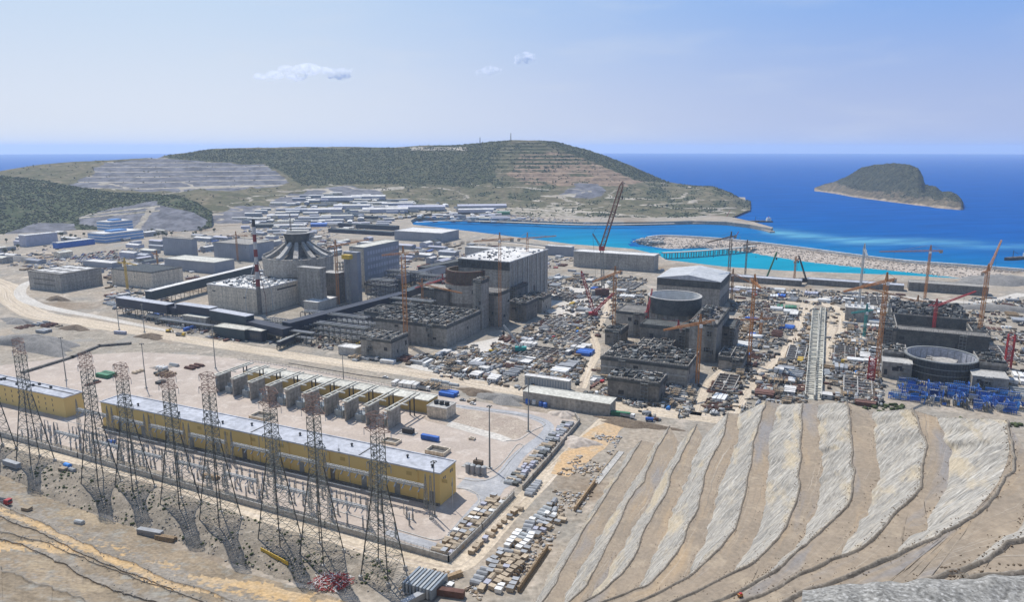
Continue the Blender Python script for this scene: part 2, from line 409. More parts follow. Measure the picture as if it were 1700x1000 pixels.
def earth(name, cols, scale, uvs=None, masks=None, bump=.5, fine=.9, fine_amp=(.7, 1.25), uv_streak=None, wear=None):
    """layers of earth colours broken up by noise; optional vertex masks add real cover (rock, scrub, pale soil)"""
    m = bpy.data.materials.new(name); m.use_nodes = True; N = m.node_tree.nodes; L = m.node_tree.links; b = N['Principled BSDF']
    b.inputs['Roughness'].default_value = 1; b.inputs['Specular IOR Level'].default_value = .1
    g = N.new('ShaderNodeNewGeometry').outputs['Position']
    c = node_mix(N, L, node_noise(N, L, g, scale, .38, .62), cols[0], cols[1])
    if len(cols) > 2: c = node_mix(N, L, node_noise(N, L, g, scale * 3.1, .52, .66), c, cols[2])
    if len(cols) > 3: c = node_mix(N, L, node_noise(N, L, g, scale * .43, .54, .64), c, cols[3])
    if uv_streak:
        at = N.new('ShaderNodeAttribute'); at.attribute_name = 'along'
        for (sc, ms, lo, hi, colr) in uv_streak:
            c = node_mix(N, L, node_noise(N, L, at.outputs['Vector'], sc, lo, hi, map_scale=ms), c, colr)
    if masks:
        at2 = N.new('ShaderNodeAttribute'); at2.attribute_name = 'mask'
        sep = N.new('ShaderNodeSeparateColor'); L.new(at2.outputs['Color'], sep.inputs[0])
        br = node_noise(N, L, g, scale * 6, .3, .7, o0=-.35, o1=.35)
        for ch, colr in masks:
            ad = N.new('ShaderNodeMath'); ad.operation = 'ADD'; L.new(at2.outputs['Alpha'] if ch == 'Alpha' else sep.outputs[ch], ad.inputs[0]); L.new(br, ad.inputs[1])
            r = N.new('ShaderNodeMapRange'); r.inputs[1].default_value = .4; r.inputs[2].default_value = .62; L.new(ad.outputs[0], r.inputs[0])
            cc = node_mix(N, L, node_noise(N, L, g, scale * 2.2, .4, .6), colr[0], colr[1])
            c = node_mix(N, L, r.outputs[0], c, cc)
    if fine:
        f = node_noise(N, L, g, fine, .3, .7, det=4, o0=fine_amp[0], o1=fine_amp[1])
        c = node_mix(N, L, 1.0, c, f, 'MULTIPLY')
    L.new(c, b.inputs['Base Color'])
    if bump:
        n = N.new('ShaderNodeTexNoise'); n.inputs['Scale'].default_value = fine or scale; n.inputs['Detail'].default_value = 6; L.new(g, n.inputs['Vector'])
        bp = N.new('ShaderNodeBump'); bp.inputs['Strength'].default_value = bump; bp.inputs['Distance'].default_value = .32 / (fine or 1)
        L.new(n.outputs[0], bp.inputs['Height']); L.new(bp.outputs[0], b.inputs['Normal'])
    return m
TAN, PALE, GREYS, BROWN = (.365, .305, .235), (.46, .395, .32), (.28, .255, .215), (.24, .185, .13)
M['ground'] = earth('site_ground', (TAN, GREYS, PALE, BROWN), .02, bump=.4, fine=.35)
M['dirt_road'] = earth('dirt_road_earth', ((.58, .485, .365), (.50, .415, .305)), .03, bump=.2, fine=.5, uv_streak=(
    (1.0, (.010, .55, 1), .52, .64, (.38, .31, .24)), (1.0, (.014, 1.1, 1), .55, .66, (.63, .56, .475))))
M['pale_road'] = earth('concrete_road', ((.58, .54, .48), (.50, .46, .40)), .03, bump=.1, fine=.5, uv_streak=((1.0, (.012, .6, 1), .55, .65, (.44, .40, .35)),))
M['asphalt'] = earth('grey_asphalt', ((.40, .40, .405), (.33, .33, .335), (.45, .445, .44)), .05, bump=.05, fine=.7, fine_amp=(.85, 1.12), uv_streak=((1.0, (.02, .5, 1), .55, .7, (.29, .29, .29)),))
M['paving'] = earth('pinkish_paving', ((.475, .40, .335), (.41, .345, .29), (.53, .46, .395)), .035, bump=.05, fine=.6, fine_amp=(.88, 1.1))
M['yard_soil'] = earth('yard_soil', ((.42, .35, .28), (.36, .295, .24), (.48, .41, .33)), .05, bump=.2, fine=.8)
M['sand'] = earth('orange_sand', ((.55, .37, .20), (.50, .36, .22), (.46, .38, .28)), .05, bump=.3, fine=.6)

# ================================================================== SEA
def water_mat(name, deep, shallow):
    m = bpy.data.materials.new(name); m.use_nodes = True; N = m.node_tree.nodes; L = m.node_tree.links; b = N['Principled BSDF']
    b.inputs['Roughness'].default_value = .45; b.inputs['Specular IOR Level'].default_value = 0.0
    g = N.new('ShaderNodeNewGeometry').outputs['Position']
    at = N.new('ShaderNodeAttribute'); at.attribute_name = 'mask'; sep = N.new('ShaderNodeSeparateColor'); L.new(at.outputs['Color'], sep.inputs[0])
    c = node_mix(N, L, sep.outputs[0], deep, shallow)
    br = node_noise(N, L, g, .004, .35, .65, map_scale=(1, 3, 1, .35), o0=.15, o1=1.0, det=8)
    mu = N.new('ShaderNodeMath'); mu.operation = 'MULTIPLY'; L.new(sep.outputs[1], mu.inputs[0]); L.new(br, mu.inputs[1])
    c = node_mix(N, L, mu.outputs[0], c, (.15, .40, .48))
    f = node_noise(N, L, g, .006, .3, .7, map_scale=(1, 4, 1, .2), o0=.82, o1=1.18, det=8)
    c = node_mix(N, L, 1.0, c, f, 'MULTIPLY'); L.new(c, b.inputs['Base Color'])
    n = N.new('ShaderNodeTexNoise'); n.inputs['Scale'].default_value = .08; n.inputs['Detail'].default_value = 8; L.new(g, n.inputs['Vector'])
    bp = N.new('ShaderNodeBump'); bp.inputs['Strength'].default_value = .35; bp.inputs['Distance'].default_value = 1.5
    L.new(n.outputs[0], bp.inputs['Height']); L.new(bp.outputs[0], b.inputs['Normal']); return m
M['sea'] = water_mat('sea_water', (.001, .076, .295), (.002, .20, .355))
M['basin'] = water_mat('basin_water', (.001, .125, .33), (.002, .26, .355))
def smoothstep(a, b, x): t = np.clip((x - a) / (b - a), 0, 1); return t * t * (3 - 2 * t)
nr, nc = 150, 180
rr = 500 * (26000 / 500) ** (np.linspace(0, 1, nr)); aa = np.linspace(R(-88), R(88), nc)
Rr, Aa = np.meshgrid(rr, aa, indexing='ij')
X = Rr * np.sin(Aa); Y = Rr * np.cos(Aa)
V = np.stack([X, Y, np.full_like(X, SEA)], -1).reshape(-1, 3)
px, py = projn(V)
cy = np.interp(px, [1150, 1280, 1400, 1550, 1700, 1900], [372, 386, 399, 404, 410, 416])     # turbid tongue drifting off the spit
plume = np.exp(-((py - cy) / 5.5) ** 2) * smoothstep(1240, 1300, px) * (1 - .6 * smoothstep(1570, 1700, px))
by = np.interp(px, [1050, 1130, 1300, 1500, 1700, 1900], [395, 392, 408, 433, 447, 460])
sh = np.exp(-np.clip(by - py, 0, 200) / 22) * (px > 1050) * .55
col = np.stack([sh, plume, 0 * sh, 0 * sh + 1], -1)
struct(mesh_np('sea', V, grid_faces(nr, nc)[:, ::-1], M['sea'], attrs={'mask': ('C', col)}))
# sheltered harbour water, turquoise towards its near shore
lagoon_px = [(672, 372), (690, 362), (760, 362), (1000, 372), (1130, 370), (1190, 372), (1240, 378), (1270, 388), (1140, 392), (1055, 398), (1050, 408), (1110, 416), (1245, 410), (1260, 422), (1400, 436), (1520, 447), (1645, 462), (1660, 480), (1500, 480), (1200, 465), (1080, 440), (1040, 425), (860, 408), (680, 382)]
b = [P(x, y, SEA) for x, y in lagoon_px]
bx = np.array([[p.x, p.y] for p in b]); xs = np.arange(bx[:, 0].min() - 5, bx[:, 0].max() + 5, 9); ys = np.arange(bx[:, 1].min() - 5, bx[:, 1].max() + 5, 9)
gx, gy = np.meshgrid(xs, ys); V = np.stack([gx, gy, np.full_like(gx, SEA + .25)], -1).reshape(-1, 3)
ins = inpoly(V[:, 0], V[:, 1], bx); fa = grid_faces(len(ys), len(xs)); fa = fa[ins[fa].all(1)]
px, py = projn(V)
near = np.interp(px, [680, 860, 1050, 1100, 1300, 1640], [384, 404, 422, 440, 462, 476])
tq = np.clip(1 - (near - py) / 45, 0, 1) * smoothstep(780, 1000, px) * .9; tq = np.maximum(tq, .85 * ((px > 1085) & (py > 412)))
col = np.stack([tq, .08 * smoothstep(.8, 1, tq) * (px < 1060), 0 * tq, 0 * tq + 1], -1)
struct(mesh_np('harbour_water', V, fa, M['basin'], attrs={'mask': ('C', col)}))

# ================================================================== LAND SHEET
coast = [(700, 366), (760, 368), (840, 371), (960, 375), (1060, 375), (1150, 372.5), (1205, 374), (1245, 379), (1280, 386), (1283, 384), (1250, 374), (1215, 366), (1180, 362), (1200, 352), (1238, 345)]
near_shore = [(690, 367), (682, 372), (686, 379), (720, 383), (760, 388), (800, 393), (860, 401), (950, 413), (1050, 421), (1092, 431), (1105, 440), (1200, 452), (1300, 459), (1400, 463), (1500, 467), (1600, 473), (1640, 476), (1648, 466), (1700, 462), (1760, 470)]
land = [P(*p, SEA) for p in reversed(near_shore)] + [P(*p, SEA) for p in coast]
land += [Vector((800, 2500, 0)), Vector((300, 2900, 0)), Vector((-2600, 3300, 0)), Vector((-3200, 1200, 0)), Vector((-900, 60, 0)), Vector((-300, -250, 0)), Vector((500, -250, 0)), Vector((1000, 300, 0)), Vector((1400, 900, 0))]
flat('ground', land, 0.0, M['ground'], skirt=12)
TERR = []                                             # surfaces that things may stand on
def reg(o):
    me = o.data; TERR.append(BVHTree.FromPolygons([v.co.copy() for v in me.vertices], [tuple(p.vertices) for p in me.polygons])); return o
def G(px, py):
    """ground point seen at a pixel: nearest terrain hit, else the plant level"""
    d = ray(px, py).normalized(); o = Vector((0, 0, H)); best = None
    for t in TERR:
        h = t.ray_cast(o, d)
        if h[0] is not None and (best is None or h[3] < best[1]): best = (h[0], h[3])
    if d.z < 0:
        p = P(px, py, 0.0); L_ = (p - o).length
        if best is None or L_ < best[1]: return p
    return best[0] if best else P(px, max(py, 300), 0.0)

# ================================================================== HILLS
def hill(name, cols, NC, NR, amp, m, maskfn, back, nseed=3, terr=None, crest_keep=.5, hf=.5):
    """cols: {px: [(py, distance), ...]} from the foot to the crest; a far side falls to the sea behind"""
    ks = sorted(cols); nrow = len(cols[ks[0]])
    rows = []
    for r in range(nrow):
        rows.append(along([Q(k, *cols[k][r]) for k in ks], ks, NC))
    base = np.array(rows)                                # nrow, NC, 3
    last = base[-1]; bk = last.copy(); bk[:, 1] += back; bk[:, 0] *= 1 + back / np.maximum(last[:, 1], 1); bk[:, 2] = SEA - 5
    mid = last * .55 + bk * .45; mid[:, 2] = last[:, 2] * .7 + bk[:, 2] * .3
    V = np.zeros((NR + 16, NC, 3))
    for c in range(NC):
        V[:NR, c] = resample(base[:, c], NR)
        V[NR:, c] = resample(np.array([last[c], mid[c], bk[c]]), 17)[1:]
    edge = np.r_[np.linspace(0, 1, 8), np.ones(NR - 8 - 12), np.linspace(1, crest_keep, 12), np.linspace(crest_keep, 0, 16)][:, None]
    x, y = V[..., 0], V[..., 1]
    V[..., 2] += edge * (amp * 2 * fbm(x / 140, y / 140, 5, nseed) + amp * hf * fbm(x / 28, y / 28, 4, nseed + 5))
    px, py = projn(V.reshape(-1, 3)); px = px.reshape(V.shape[:2]); py = py.reshape(V.shape[:2])
    mask = blur(maskfn(px, py, x, y), 2)
    if terr: V = terr(V, px, py, mask)
    o = mesh_np(name, V.reshape(-1, 3), grid_faces(NR + 16, NC), m, smooth=False, attrs={'mask': ('C', mask.reshape(-1, 4))})
    struct(o); reg(o); return o, V, mask
def blobs(name, pts, sizes, m, label=None, seed=1, flatten=.8):
    """many irregular crowns as one mesh (far scrub and wood)"""
    r = np.random.default_rng(seed); t = (1 + 5 ** .5) / 2
    ico = np.array([(-1, t, 0), (1, t, 0), (-1, -t, 0), (1, -t, 0), (0, -1, t), (0, 1, t), (0, -1, -t), (0, 1, -t), (t, 0, -1), (t, 0, 1), (-t, 0, -1), (-t, 0, 1)], float)
    ico /= np.linalg.norm(ico[0])
    fi = np.array([(0, 11, 5), (0, 5, 1), (0, 1, 7), (0, 7, 10), (0, 10, 11), (1, 5, 9), (5, 11, 4), (11, 10, 2), (10, 7, 6), (7, 1, 8), (3, 9, 4), (3, 4, 2), (3, 2, 6), (3, 6, 8), (3, 8, 9), (4, 9, 5), (2, 4, 11), (6, 2, 10), (8, 6, 7), (9, 8, 1)])
    n = len(pts); sc = r.uniform(.55, 1.25, (n, 12, 1))
    V = ico[None] * sc * np.asarray(sizes)[:, None, None]; V[..., 2] *= flatten
    V += np.asarray(pts)[:, None, :]; V[..., 2] += (np.asarray(sizes) * .35)[:, None]
    Fa = (fi[None] + (np.arange(n) * 12)[:, None, None]).reshape(-1, 3)
    o = mesh_np(name, V.reshape(-1, 3), Fa, m); return tag(o, label, None, None, 'stuff')
ROCKC = ((.20, .196, .21), (.125, .124, .135)); SCRUB = ((.055, .065, .032), (.095, .095, .05)); DUST = ((.345, .30, .235), (.42, .375, .305)); TERRC = ((.27, .205, .135), (.20, .165, .10))
M['hill'] = earth('hillside', ((.155, .135, .08), (.10, .098, .052), (.21, .172, .112)), .012, masks=(('Alpha', ((.30, .215, .145), (.225, .16, .11))), ('Red', ROCKC), ('Green', SCRUB), ('Blue', DUST)), fine=.06, bump=.6)
def poly_mask(px, py, poly, j=0): return inpoly(px.ravel() + 0, py.ravel(), poly).reshape(px.shape).astype(float)
Q1 = [(115, 312), (180, 268), (270, 262), (350, 268), (440, 272), (485, 305), (430, 312), (300, 318)]
Q2 = [(440, 345), (470, 328), (520, 312), (590, 310), (640, 318), (600, 325), (500, 335), (420, 360)]
Q3 = [(935, 326), (960, 305), (990, 304), (1003, 318), (985, 332)]
Q4 = [(265, 388), (300, 362), (400, 345), (470, 342), (470, 352), (330, 385)]
WOOD = [(265, 300), (280, 258), (360, 247), (700, 245), (800, 234), (850, 232), (815, 262), (830, 305), (780, 308), (640, 304), (560, 308), (500, 308), (462, 282), (380, 268)]
WOOD2 = [(880, 230), (960, 238), (1115, 305), (1060, 300), (1000, 275), (930, 247)]
TERP = [(815, 262), (830, 238), (900, 236), (990, 262), (1060, 300), (900, 306), (835, 306)]
POINT = [(1130, 372), (1120, 318), (1180, 308), (1240, 340), (1200, 372)]
def mask_head(px, py, x, y):
    n = fbm(px / 30, py / 9, 4, 11)
    m = np.zeros(px.shape + (4,)); m[..., 3] = 1.0 * poly_mask(px + 30 * n, py + 12 * n, [(868, 252), (975, 250), (1075, 300), (1040, 308), (880, 308), (842, 288)]); m[..., 3] = np.maximum(m[..., 3], .8 * poly_mask(px + 20 * n, py + 8 * n, [(385, 252), (490, 250), (500, 268), (420, 275)]))
    m[..., 0] = np.maximum.reduce([poly_mask(px + 34 * n, py + 11 * n, q) for q in (Q1, Q2, Q3, Q4)])
    m[..., 1] = np.maximum(poly_mask(px + 14 * n, py + 6 * n, WOOD), poly_mask(px + 9 * n, py + 5 * n, WOOD2)) * (1 - m[..., 0])
    sc = (fbm(px / 26, py / 7, 4, 31) > .05) & (py > 300) & (px > 620); m[..., 1] = np.maximum(m[..., 1], .62 * sc * (1 - m[..., 0]))
    tr = np.abs(fbm(px / 120, py / 16, 3, 44)) < .018
    m[..., 2] = (tr & (py > 302)) * .8
    m[..., 2] = np.maximum(m[..., 2], .8 * ((np.abs(py - 247 - 2 * n) < 3) & (px > 680) & (px < 775)))
    m[..., 2] = np.maximum(m[..., 2], .75 * ((np.abs(py - 312 - (px - 300) * -.03) < 1.7) & (px > 295) & (px < 470)))
    m[..., 2] = np.maximum(m[..., 2], .55 * ((py > 344 + 8 * n) & (px > 420) & (px < 960)))
    return m
def terr_head(V, px, py, m):
    q = m[..., 0] * (py < 330) * (px < 520)
    st_ = 12.0; z = V[..., 2]; k = np.floor(z / st_); fr = z / st_ - k
    zt = st_ * (k + np.where(fr < .45, fr * .15, .0675 + (fr - .45) * 1.695)); V[..., 2] = z * (1 - q) + zt * q
    pale = (fr < .3) * q * np.clip(1.0 + 2.2 * fbm(px / 25, py / 6, 3, 77), 0, 1); m[..., 2] = np.maximum(m[..., 2], pale); m[..., 0] *= 1 - pale
    q = poly_mask(px, py, TERP); st_ = 11.0; z = V[..., 2] + 1.5 * fbm(px / 15, py / 15, 3, 9); k = np.floor(z / st_); fr = z / st_ - k
    zt = st_ * (k + np.where(fr < .5, fr * .2, .1 + (fr - .5) * 1.8)); V[..., 2] = V[..., 2] * (1 - q) + zt * q
    n = fbm(px / 40, py / 10, 3, 78); low = smoothstep(285, 262, py + 25 * n); m[..., 1] = np.maximum(m[..., 1], q * (fr > .55) * np.clip(.3 + .5 * low + 1.6 * n, 0, 1)); m[..., 2] = np.maximum(m[..., 2], q * (fr < .28) * np.clip(.4 + 1.6 * n, 0, 1) * .6)
    return V
def mask_head2(px, py, x, y):
    m = mask_head(px, py, x, y); z = None; return m
head_cols = {-160: [(398, 1500), (345, 1700), (310, 1900), (288, 2150)], 0: [(396, 1500), (335, 1700), (310, 1950), (284, 2250)], 60: [(394, 1500), (335, 1720), (308, 1980), (274, 2300)], 120: [(392, 1500), (335, 1750), (306, 2000), (268, 2350)],
    200: [(388, 1530), (333, 1780), (305, 2000), (264, 2350)], 250: [(385, 1550), (330, 1800), (304, 2000), (262, 2380)], 350: [(376, 1590), (327, 1850), (304, 2080), (247, 2550)], 480: [(369, 1640), (330, 1950), (305, 2130), (244, 2650)],
    560: [(367, 1650), (325, 2000), (302, 2200), (244, 2680)], 650: [(363, 1700), (328, 2000), (305, 2200), (245, 2680)], 700: [(356, 1790), (332, 2020), (306, 2220), (242, 2670)], 760: [(352, 1850), (336, 2050), (306, 2240), (241, 2660)],
    800: [(355, 1840), (337, 2050), (306, 2230), (237, 2640)], 850: [(357, 1810), (338, 2030), (306, 2200), (232, 2600)], 920: [(362, 1760), (338, 2000), (306, 2180), (235, 2580)], 980: [(366, 1730), (338, 1980), (306, 2160), (250, 2540)],
    1050: [(369, 1700), (342, 1940), (312, 2150), (275, 2480)], 1110: [(369, 1700), (346, 1920), (324, 2120), (303, 2420)], 1150: [(369, 1700), (348, 1900), (328, 2080), (309, 2350)], 1185: [(368, 1710), (350, 1910), (332, 2050), (310, 2280)], 1212: [(362, 1780), (351, 1930), (337, 2040), (320, 2220)], 1236: [(352, 1950), (348, 2000), (344, 2060), (337, 2160)], 1246: [(349, 2020), (347, 2040), (345, 2070), (343, 2100)]}
_, HV, HM = hill('headland_hill', head_cols, 460, 330, 6, M['hill'], mask_head, 420, terr=terr_head)
M['greenhill'] = earth('green_hillside', ((.075, .09, .045), (.055, .07, .033), (.14, .13, .08)), .015, masks=(('Red', ROCKC), ('Blue', DUST)), fine=.08, bump=.6)
K1 = [(130, 372), (130, 360), (190, 345), (262, 333), (262, 345), (238, 384), (200, 384)]; K2 = [(0, 392), (60, 370), (125, 372), (125, 384), (60, 390)]; K3 = [(236, 384), (262, 340), (285, 345), (320, 352), (345, 366), (330, 384)]
def mask_green(px, py, x, y):
    n = fbm(px / 22, py / 9, 4, 21); m = np.zeros(px.shape + (4,)); m[..., 3] = 1
    m[..., 0] = np.maximum.reduce([poly_mask(px + 6 * n, py + 3 * n, q) for q in (K1, K2, K3)])
    bench = (np.abs(py - (362 - (px - 130) * .09)) < 1.2) | (np.abs(py - (350 - (px - 200) * .12)) < 1.1)
    m[..., 2] = .9 * (bench & (m[..., 0] > .5) & (px < 265)); m[..., 0] *= (m[..., 2] < .5)
    m[..., 2] = np.maximum(m[..., 2], .7 * (np.abs(px + (py - 345) * .7 - 252) < 7) * (py > 345) * (py < 385))
    m[..., 1] = (1 - np.maximum(m[..., 0], m[..., 2])) * np.clip(smoothstep(.0, .2, .28 + n) , 0, 1)
    return m
green_cols = {-170: [(404, 1330), (365, 1480), (325, 1650), (285, 1900)], 0: [(392, 1400), (360, 1540), (325, 1680), (291, 1880)], 60: [(386, 1440), (362, 1560), (330, 1680), (298, 1850)], 130: [(381, 1490), (360, 1580), (338, 1680), (311, 1820)],
    190: [(383, 1480), (362, 1550), (340, 1640), (320, 1760)], 240: [(385, 1460), (364, 1530), (340, 1610), (322, 1720)], 290: [(386, 1450), (366, 1520), (344, 1590), (324, 1680)], 325: [(383, 1470), (370, 1520), (352, 1580), (336, 1660)], 352: [(376, 1530), (370, 1550), (362, 1580), (354, 1620)]}
_, GV, GM = hill('green_hill', green_cols, 240, 110, 4, M['greenhill'], mask_green, 260, nseed=13)
# the island off the headland
isl = {1352: (317, 316, 314, 313), 1370: (319, 316, 311, 306), 1390: (322, 316, 308, 300), 1410: (326, 316, 304, 291), 1430: (329, 318, 298, 278), 1455: (332, 318, 296, 273), 1485: (336, 320, 297, 271), 1510: (339, 322, 300, 274), 1524: (341, 324, 303, 279), 1530: (341.5, 326, 308, 288), 1535: (342, 328, 316, 306), 1543: (343, 329, 318, 309), 1553: (345, 332, 321, 309), 1564: (346, 334, 326, 319), 1576: (347, 335, 326, 318), 1588: (348, 337, 329, 323), 1596: (348.5, 341, 336, 331), 1599: (348, 346, 343, 341)}
icol = {}
for k, ys in isl.items():
    d0 = P(k, ys[0] + .4, SEA).y; w_ = 60 + 160 * min(1, (k - 1352) / 60) * min(1, (1600 - k) / 40)
    icol[k] = [(ys[0] + .4, d0), (ys[1], d0 + .25 * w_), (ys[2], d0 + .6 * w_), (ys[3], d0 + w_)]
M['island'] = earth('island_rock', ((.17, .135, .08), (.105, .092, .058), (.22, .17, .105)), .02, masks=(('Green', ((.045, .05, .03), (.075, .075, .042))), ('Blue', ((.36, .285, .20), (.29, .225, .15)))), fine=.07, bump=.9)
def mask_isl(px, py, x, y):
    n = fbm(px / 14, py / 8, 4, 61); wl = np.interp(px, [1352, 1390, 1430, 1485, 1540, 1600], [317, 322, 329, 336, 343, 348.5])
    m = np.zeros(px.shape + (4,)); m[..., 3] = 1; h = wl - py
    m[..., 2] = (h < 3 + 6 * n) * .8; m[..., 1] = smoothstep(6, 20, h + 22 * n) * .85; return m
_, IV, IM = hill('island', icol, 260, 110, 5, M['island'], mask_isl, 260, nseed=71, hf=3.2, crest_keep=.4)
# woods and scrub as masses
def scatter_on(V, wt, n, seed):
    r = np.random.default_rng(seed); w_ = wt[:-1, :-1].ravel().clip(0); e1 = np.linalg.norm(np.cross(V[1:, :-1] - V[:-1, :-1], V[:-1, 1:] - V[:-1, :-1]), axis=-1).ravel(); w_ = w_ * e1
    k = r.choice(len(w_), n, p=w_ / w_.sum()); i, j = np.unravel_index(k, (V.shape[0] - 1, V.shape[1] - 1)); a = r.random((n, 1)); b_ = r.random((n, 1))
    return V[i, j] * (1 - a) * (1 - b_) + V[i + 1, j] * a * (1 - b_) + V[i, j + 1] * (1 - a) * b_ + V[i + 1, j + 1] * a * b_
wt = HM[..., 1] ** 2 * (fbm(HV[..., 0] / 60, HV[..., 1] / 60, 3, 5) > -.2) + .035 * (HM[..., 0] < .3); p = scatter_on(HV, wt, 21000, 3); blobs('wood', p, rng.uniform(1.2, 3.0, len(p)), M['pine'], 'olive green wood and scrub covering the headland slopes', 5)
p = scatter_on(IV, IM[..., 1] + .02, 2600, 8); blobs('island_scrub', p, rng.uniform(.9, 2.4, len(p)), M['pine'], 'dark scrub on the island', 9)
wt = GM[..., 1]; p = scatter_on(GV, wt, 12000, 4); blobs('wood', p, rng.uniform(1.2, 2.8, len(p)), M['pine'], 'dark green pine wood on the low hill at far left', 6)
# ================================================================== TERRACED CUT SLOPE (right)
CR = [  # level height, crest line, visible toe line (source pixels), far end first
 (11, [(1066, 732), (1044, 762), (1026, 791), (1004, 824), (983, 860), (965, 888), (947, 921), (929, 953), (907, 989)], [(1044, 752), (1022, 788), (1004, 816), (983, 849), (968, 874), (947, 899), (922, 939), (896, 985)]),
 (22, [(1112, 708), (1094, 741), (1076, 777), (1066, 802), (1044, 831), (1030, 863), (1015, 892), (997, 928), (979, 964), (958, 989)], [(1087, 737), (1069, 773), (1051, 802), (1030, 834), (1012, 863), (994, 892), (976, 928), (954, 960), (936, 993)]),
 (34, [(1156, 705), (1138, 744), (1116, 784), (1105, 820), (1087, 852), (1069, 885), (1055, 917), (1037, 946), (1019, 964), (976, 996)], [(1130, 737), (1109, 773), (1091, 806), (1073, 842), (1055, 870), (1040, 899), (1022, 928), (1001, 964), (986, 982)]),
 (46, [(1210, 687), (1199, 723), (1181, 759), (1166, 802), (1157, 842), (1141, 870), (1130, 906), (1102, 942), (1073, 971), (1051, 978), (1001, 998)], [(1166, 726), (1152, 762), (1141, 798), (1120, 842), (1109, 878), (1091, 914), (1080, 939), (1066, 968)]),
 (58, [(1271, 667), (1260, 708), (1246, 759), (1238, 809), (1228, 849), (1210, 888), (1184, 921), (1152, 950), (1116, 971), (1058, 998)], [(1226, 688), (1224, 730), (1210, 773), (1192, 820), (1184, 856), (1170, 899), (1156, 928), (1148, 950)]),
 (70, [(1329, 669), (1327, 730), (1327, 773), (1318, 831), (1297, 878), (1272, 910), (1250, 935), (1224, 950), (1174, 972), (1123, 996)], [(1293, 671), (1279, 730), (1275, 784), (1268, 842), (1257, 885), (1238, 921), (1220, 946)]),
 (82, [(1405, 669), (1412, 719), (1417, 773), (1408, 824), (1394, 856), (1369, 881), (1344, 903), (1315, 924), (1286, 946), (1250, 964), (1165, 1003)], [(1358, 673), (1360, 723), (1365, 773), (1358, 816), (1354, 852), (1336, 885), (1318, 921)]),
 (94, [(1515, 680), (1527, 712), (1533, 762), (1524, 809), (1502, 838), (1473, 867), (1448, 888), (1423, 910), (1387, 924), (1333, 950), (1250, 988)], [(1446, 685), (1453, 730), (1457, 766), (1459, 798), (1446, 838), (1426, 878), (1408, 899), (1394, 919)]),
 (106, [(1671, 700), (1678, 744), (1675, 784), (1653, 820), (1624, 849), (1574, 878), (1538, 896), (1498, 910), (1466, 924), (1437, 939), (1394, 957), (1320, 990)], [(1561, 695), (1567, 726), (1578, 755), (1570, 813), (1549, 849), (1524, 888), (1498, 908)]),
 (119, [(1800, 850), (1750, 875), (1700, 896), (1664, 907), (1628, 921), (1592, 939), (1556, 960), (1510, 978), (1420, 1008)], [(1748, 820), (1700, 858), (1675, 885), (1646, 898)]),
 (133, [(1850, 925), (1770, 945), (1700, 954), (1657, 959), (1632, 962), (1603, 972), (1560, 992)], [(1830, 925), (1760, 938), (1700, 949)]),
]
NT = 230
crest, toe = [], []
for k, (z, cp, tp) in enumerate(CR):
    zt = CR[k - 1][0] if k else 0.0
    c = [P(x, y, z) for x, y in cp]
    e = (c[-1] - c[-2]).normalized(); c.append(c[-1] + e * 30 + Vector((-6, 0, 0))); c.append(c[-1] + e * 22 + Vector((-16, 4, 0)))
    c = resample(c, NT); s_ = np.linspace(0, 1, NT)
    c[:, :2] += np.stack([fbm(s_ * 14, s_ * 0, 4, k), fbm(s_ * 14, s_ * 0 + 9, 4, k + 50)], 1) * 2.4
    tv = np.array([tuple(P(x, y, zt)) for x, y in tp])
    m = int(np.argmin(np.linalg.norm(c[:, :2] - tv[-1, :2], axis=1))); m = min(max(m, 20), NT - 2)
    t = np.zeros_like(c); t[:m + 1] = resample(tv, m + 1)
    tg = np.gradient(c, axis=0); tg /= np.linalg.norm(tg[:, :2], axis=1)[:, None]; nn = np.stack([tg[:, 1], -tg[:, 0], 0 * tg[:, 0]], 1)
    w0 = .72 * (z - zt)
    d0 = (t[m] - c[m])
    for i in range(m + 1, NT):
        q = min(1, (i - m) / 9); t[i] = c[i] + (d0 * (1 - q) + nn[i] * w0 * q)
    t[:, 2] = zt
    # soften the join, wander a little
    for _ in range(6): t[1:-1] = .5 * t[1:-1] + .25 * (t[:-2] + t[2:])
    t[:, :2] += np.stack([fbm(s_ * 45, s_ * 0 + 3, 3, k + 90), fbm(s_ * 45, s_ * 0 + 7, 3, k + 70)], 1) * 2.5
    crest.append(c); toe.append(t)
def surf(a, b, K, amp, seed, ends=True, wob=0.0):
    V = np.zeros((NT, K, 3)); q = np.linspace(0, 1, K)
    for j in range(K): V[:, j] = a * (1 - q[j]) + b * q[j]
    e = np.minimum(1, np.minimum(q, 1 - q) * 8)[None, :]
    n = fbm(V[..., 0] / 6, V[..., 1] / 6 + V[..., 2] / 5, 4, seed) + .35 * fbm(V[..., 0] / 2, V[..., 1] / 2 + V[..., 2], 3, seed + 3)
    V[..., 2] += n * amp * 2 * e
    if wob: V[..., 0] += fbm(V[..., 1] / 4, V[..., 2] / 3, 4, seed + 9) * wob * e; V[..., 1] += fbm(V[..., 0] / 4, V[..., 2] / 3, 4, seed + 19) * wob * e
    s_ = np.cumsum(np.r_[0, np.linalg.norm(np.diff(a, axis=0), axis=1)]); wd = np.linalg.norm((b - a), axis=1)
    return V.reshape(-1, 3), np.stack([np.repeat(s_[:, None], K, 1), wd[:, None] * q[None, :]], -1).reshape(-1, 2)
VV, FF, MM, AA = [], [], [], []
def put(V, uvs, K, mi, flip=False):
    f = grid_faces(NT, K) + sum(len(v) for v in VV)
    if flip: f = f[:, ::-1]
    VV.append(V); FF.append(f); MM.append(np.full(len(f), mi)); AA.append(uvs)
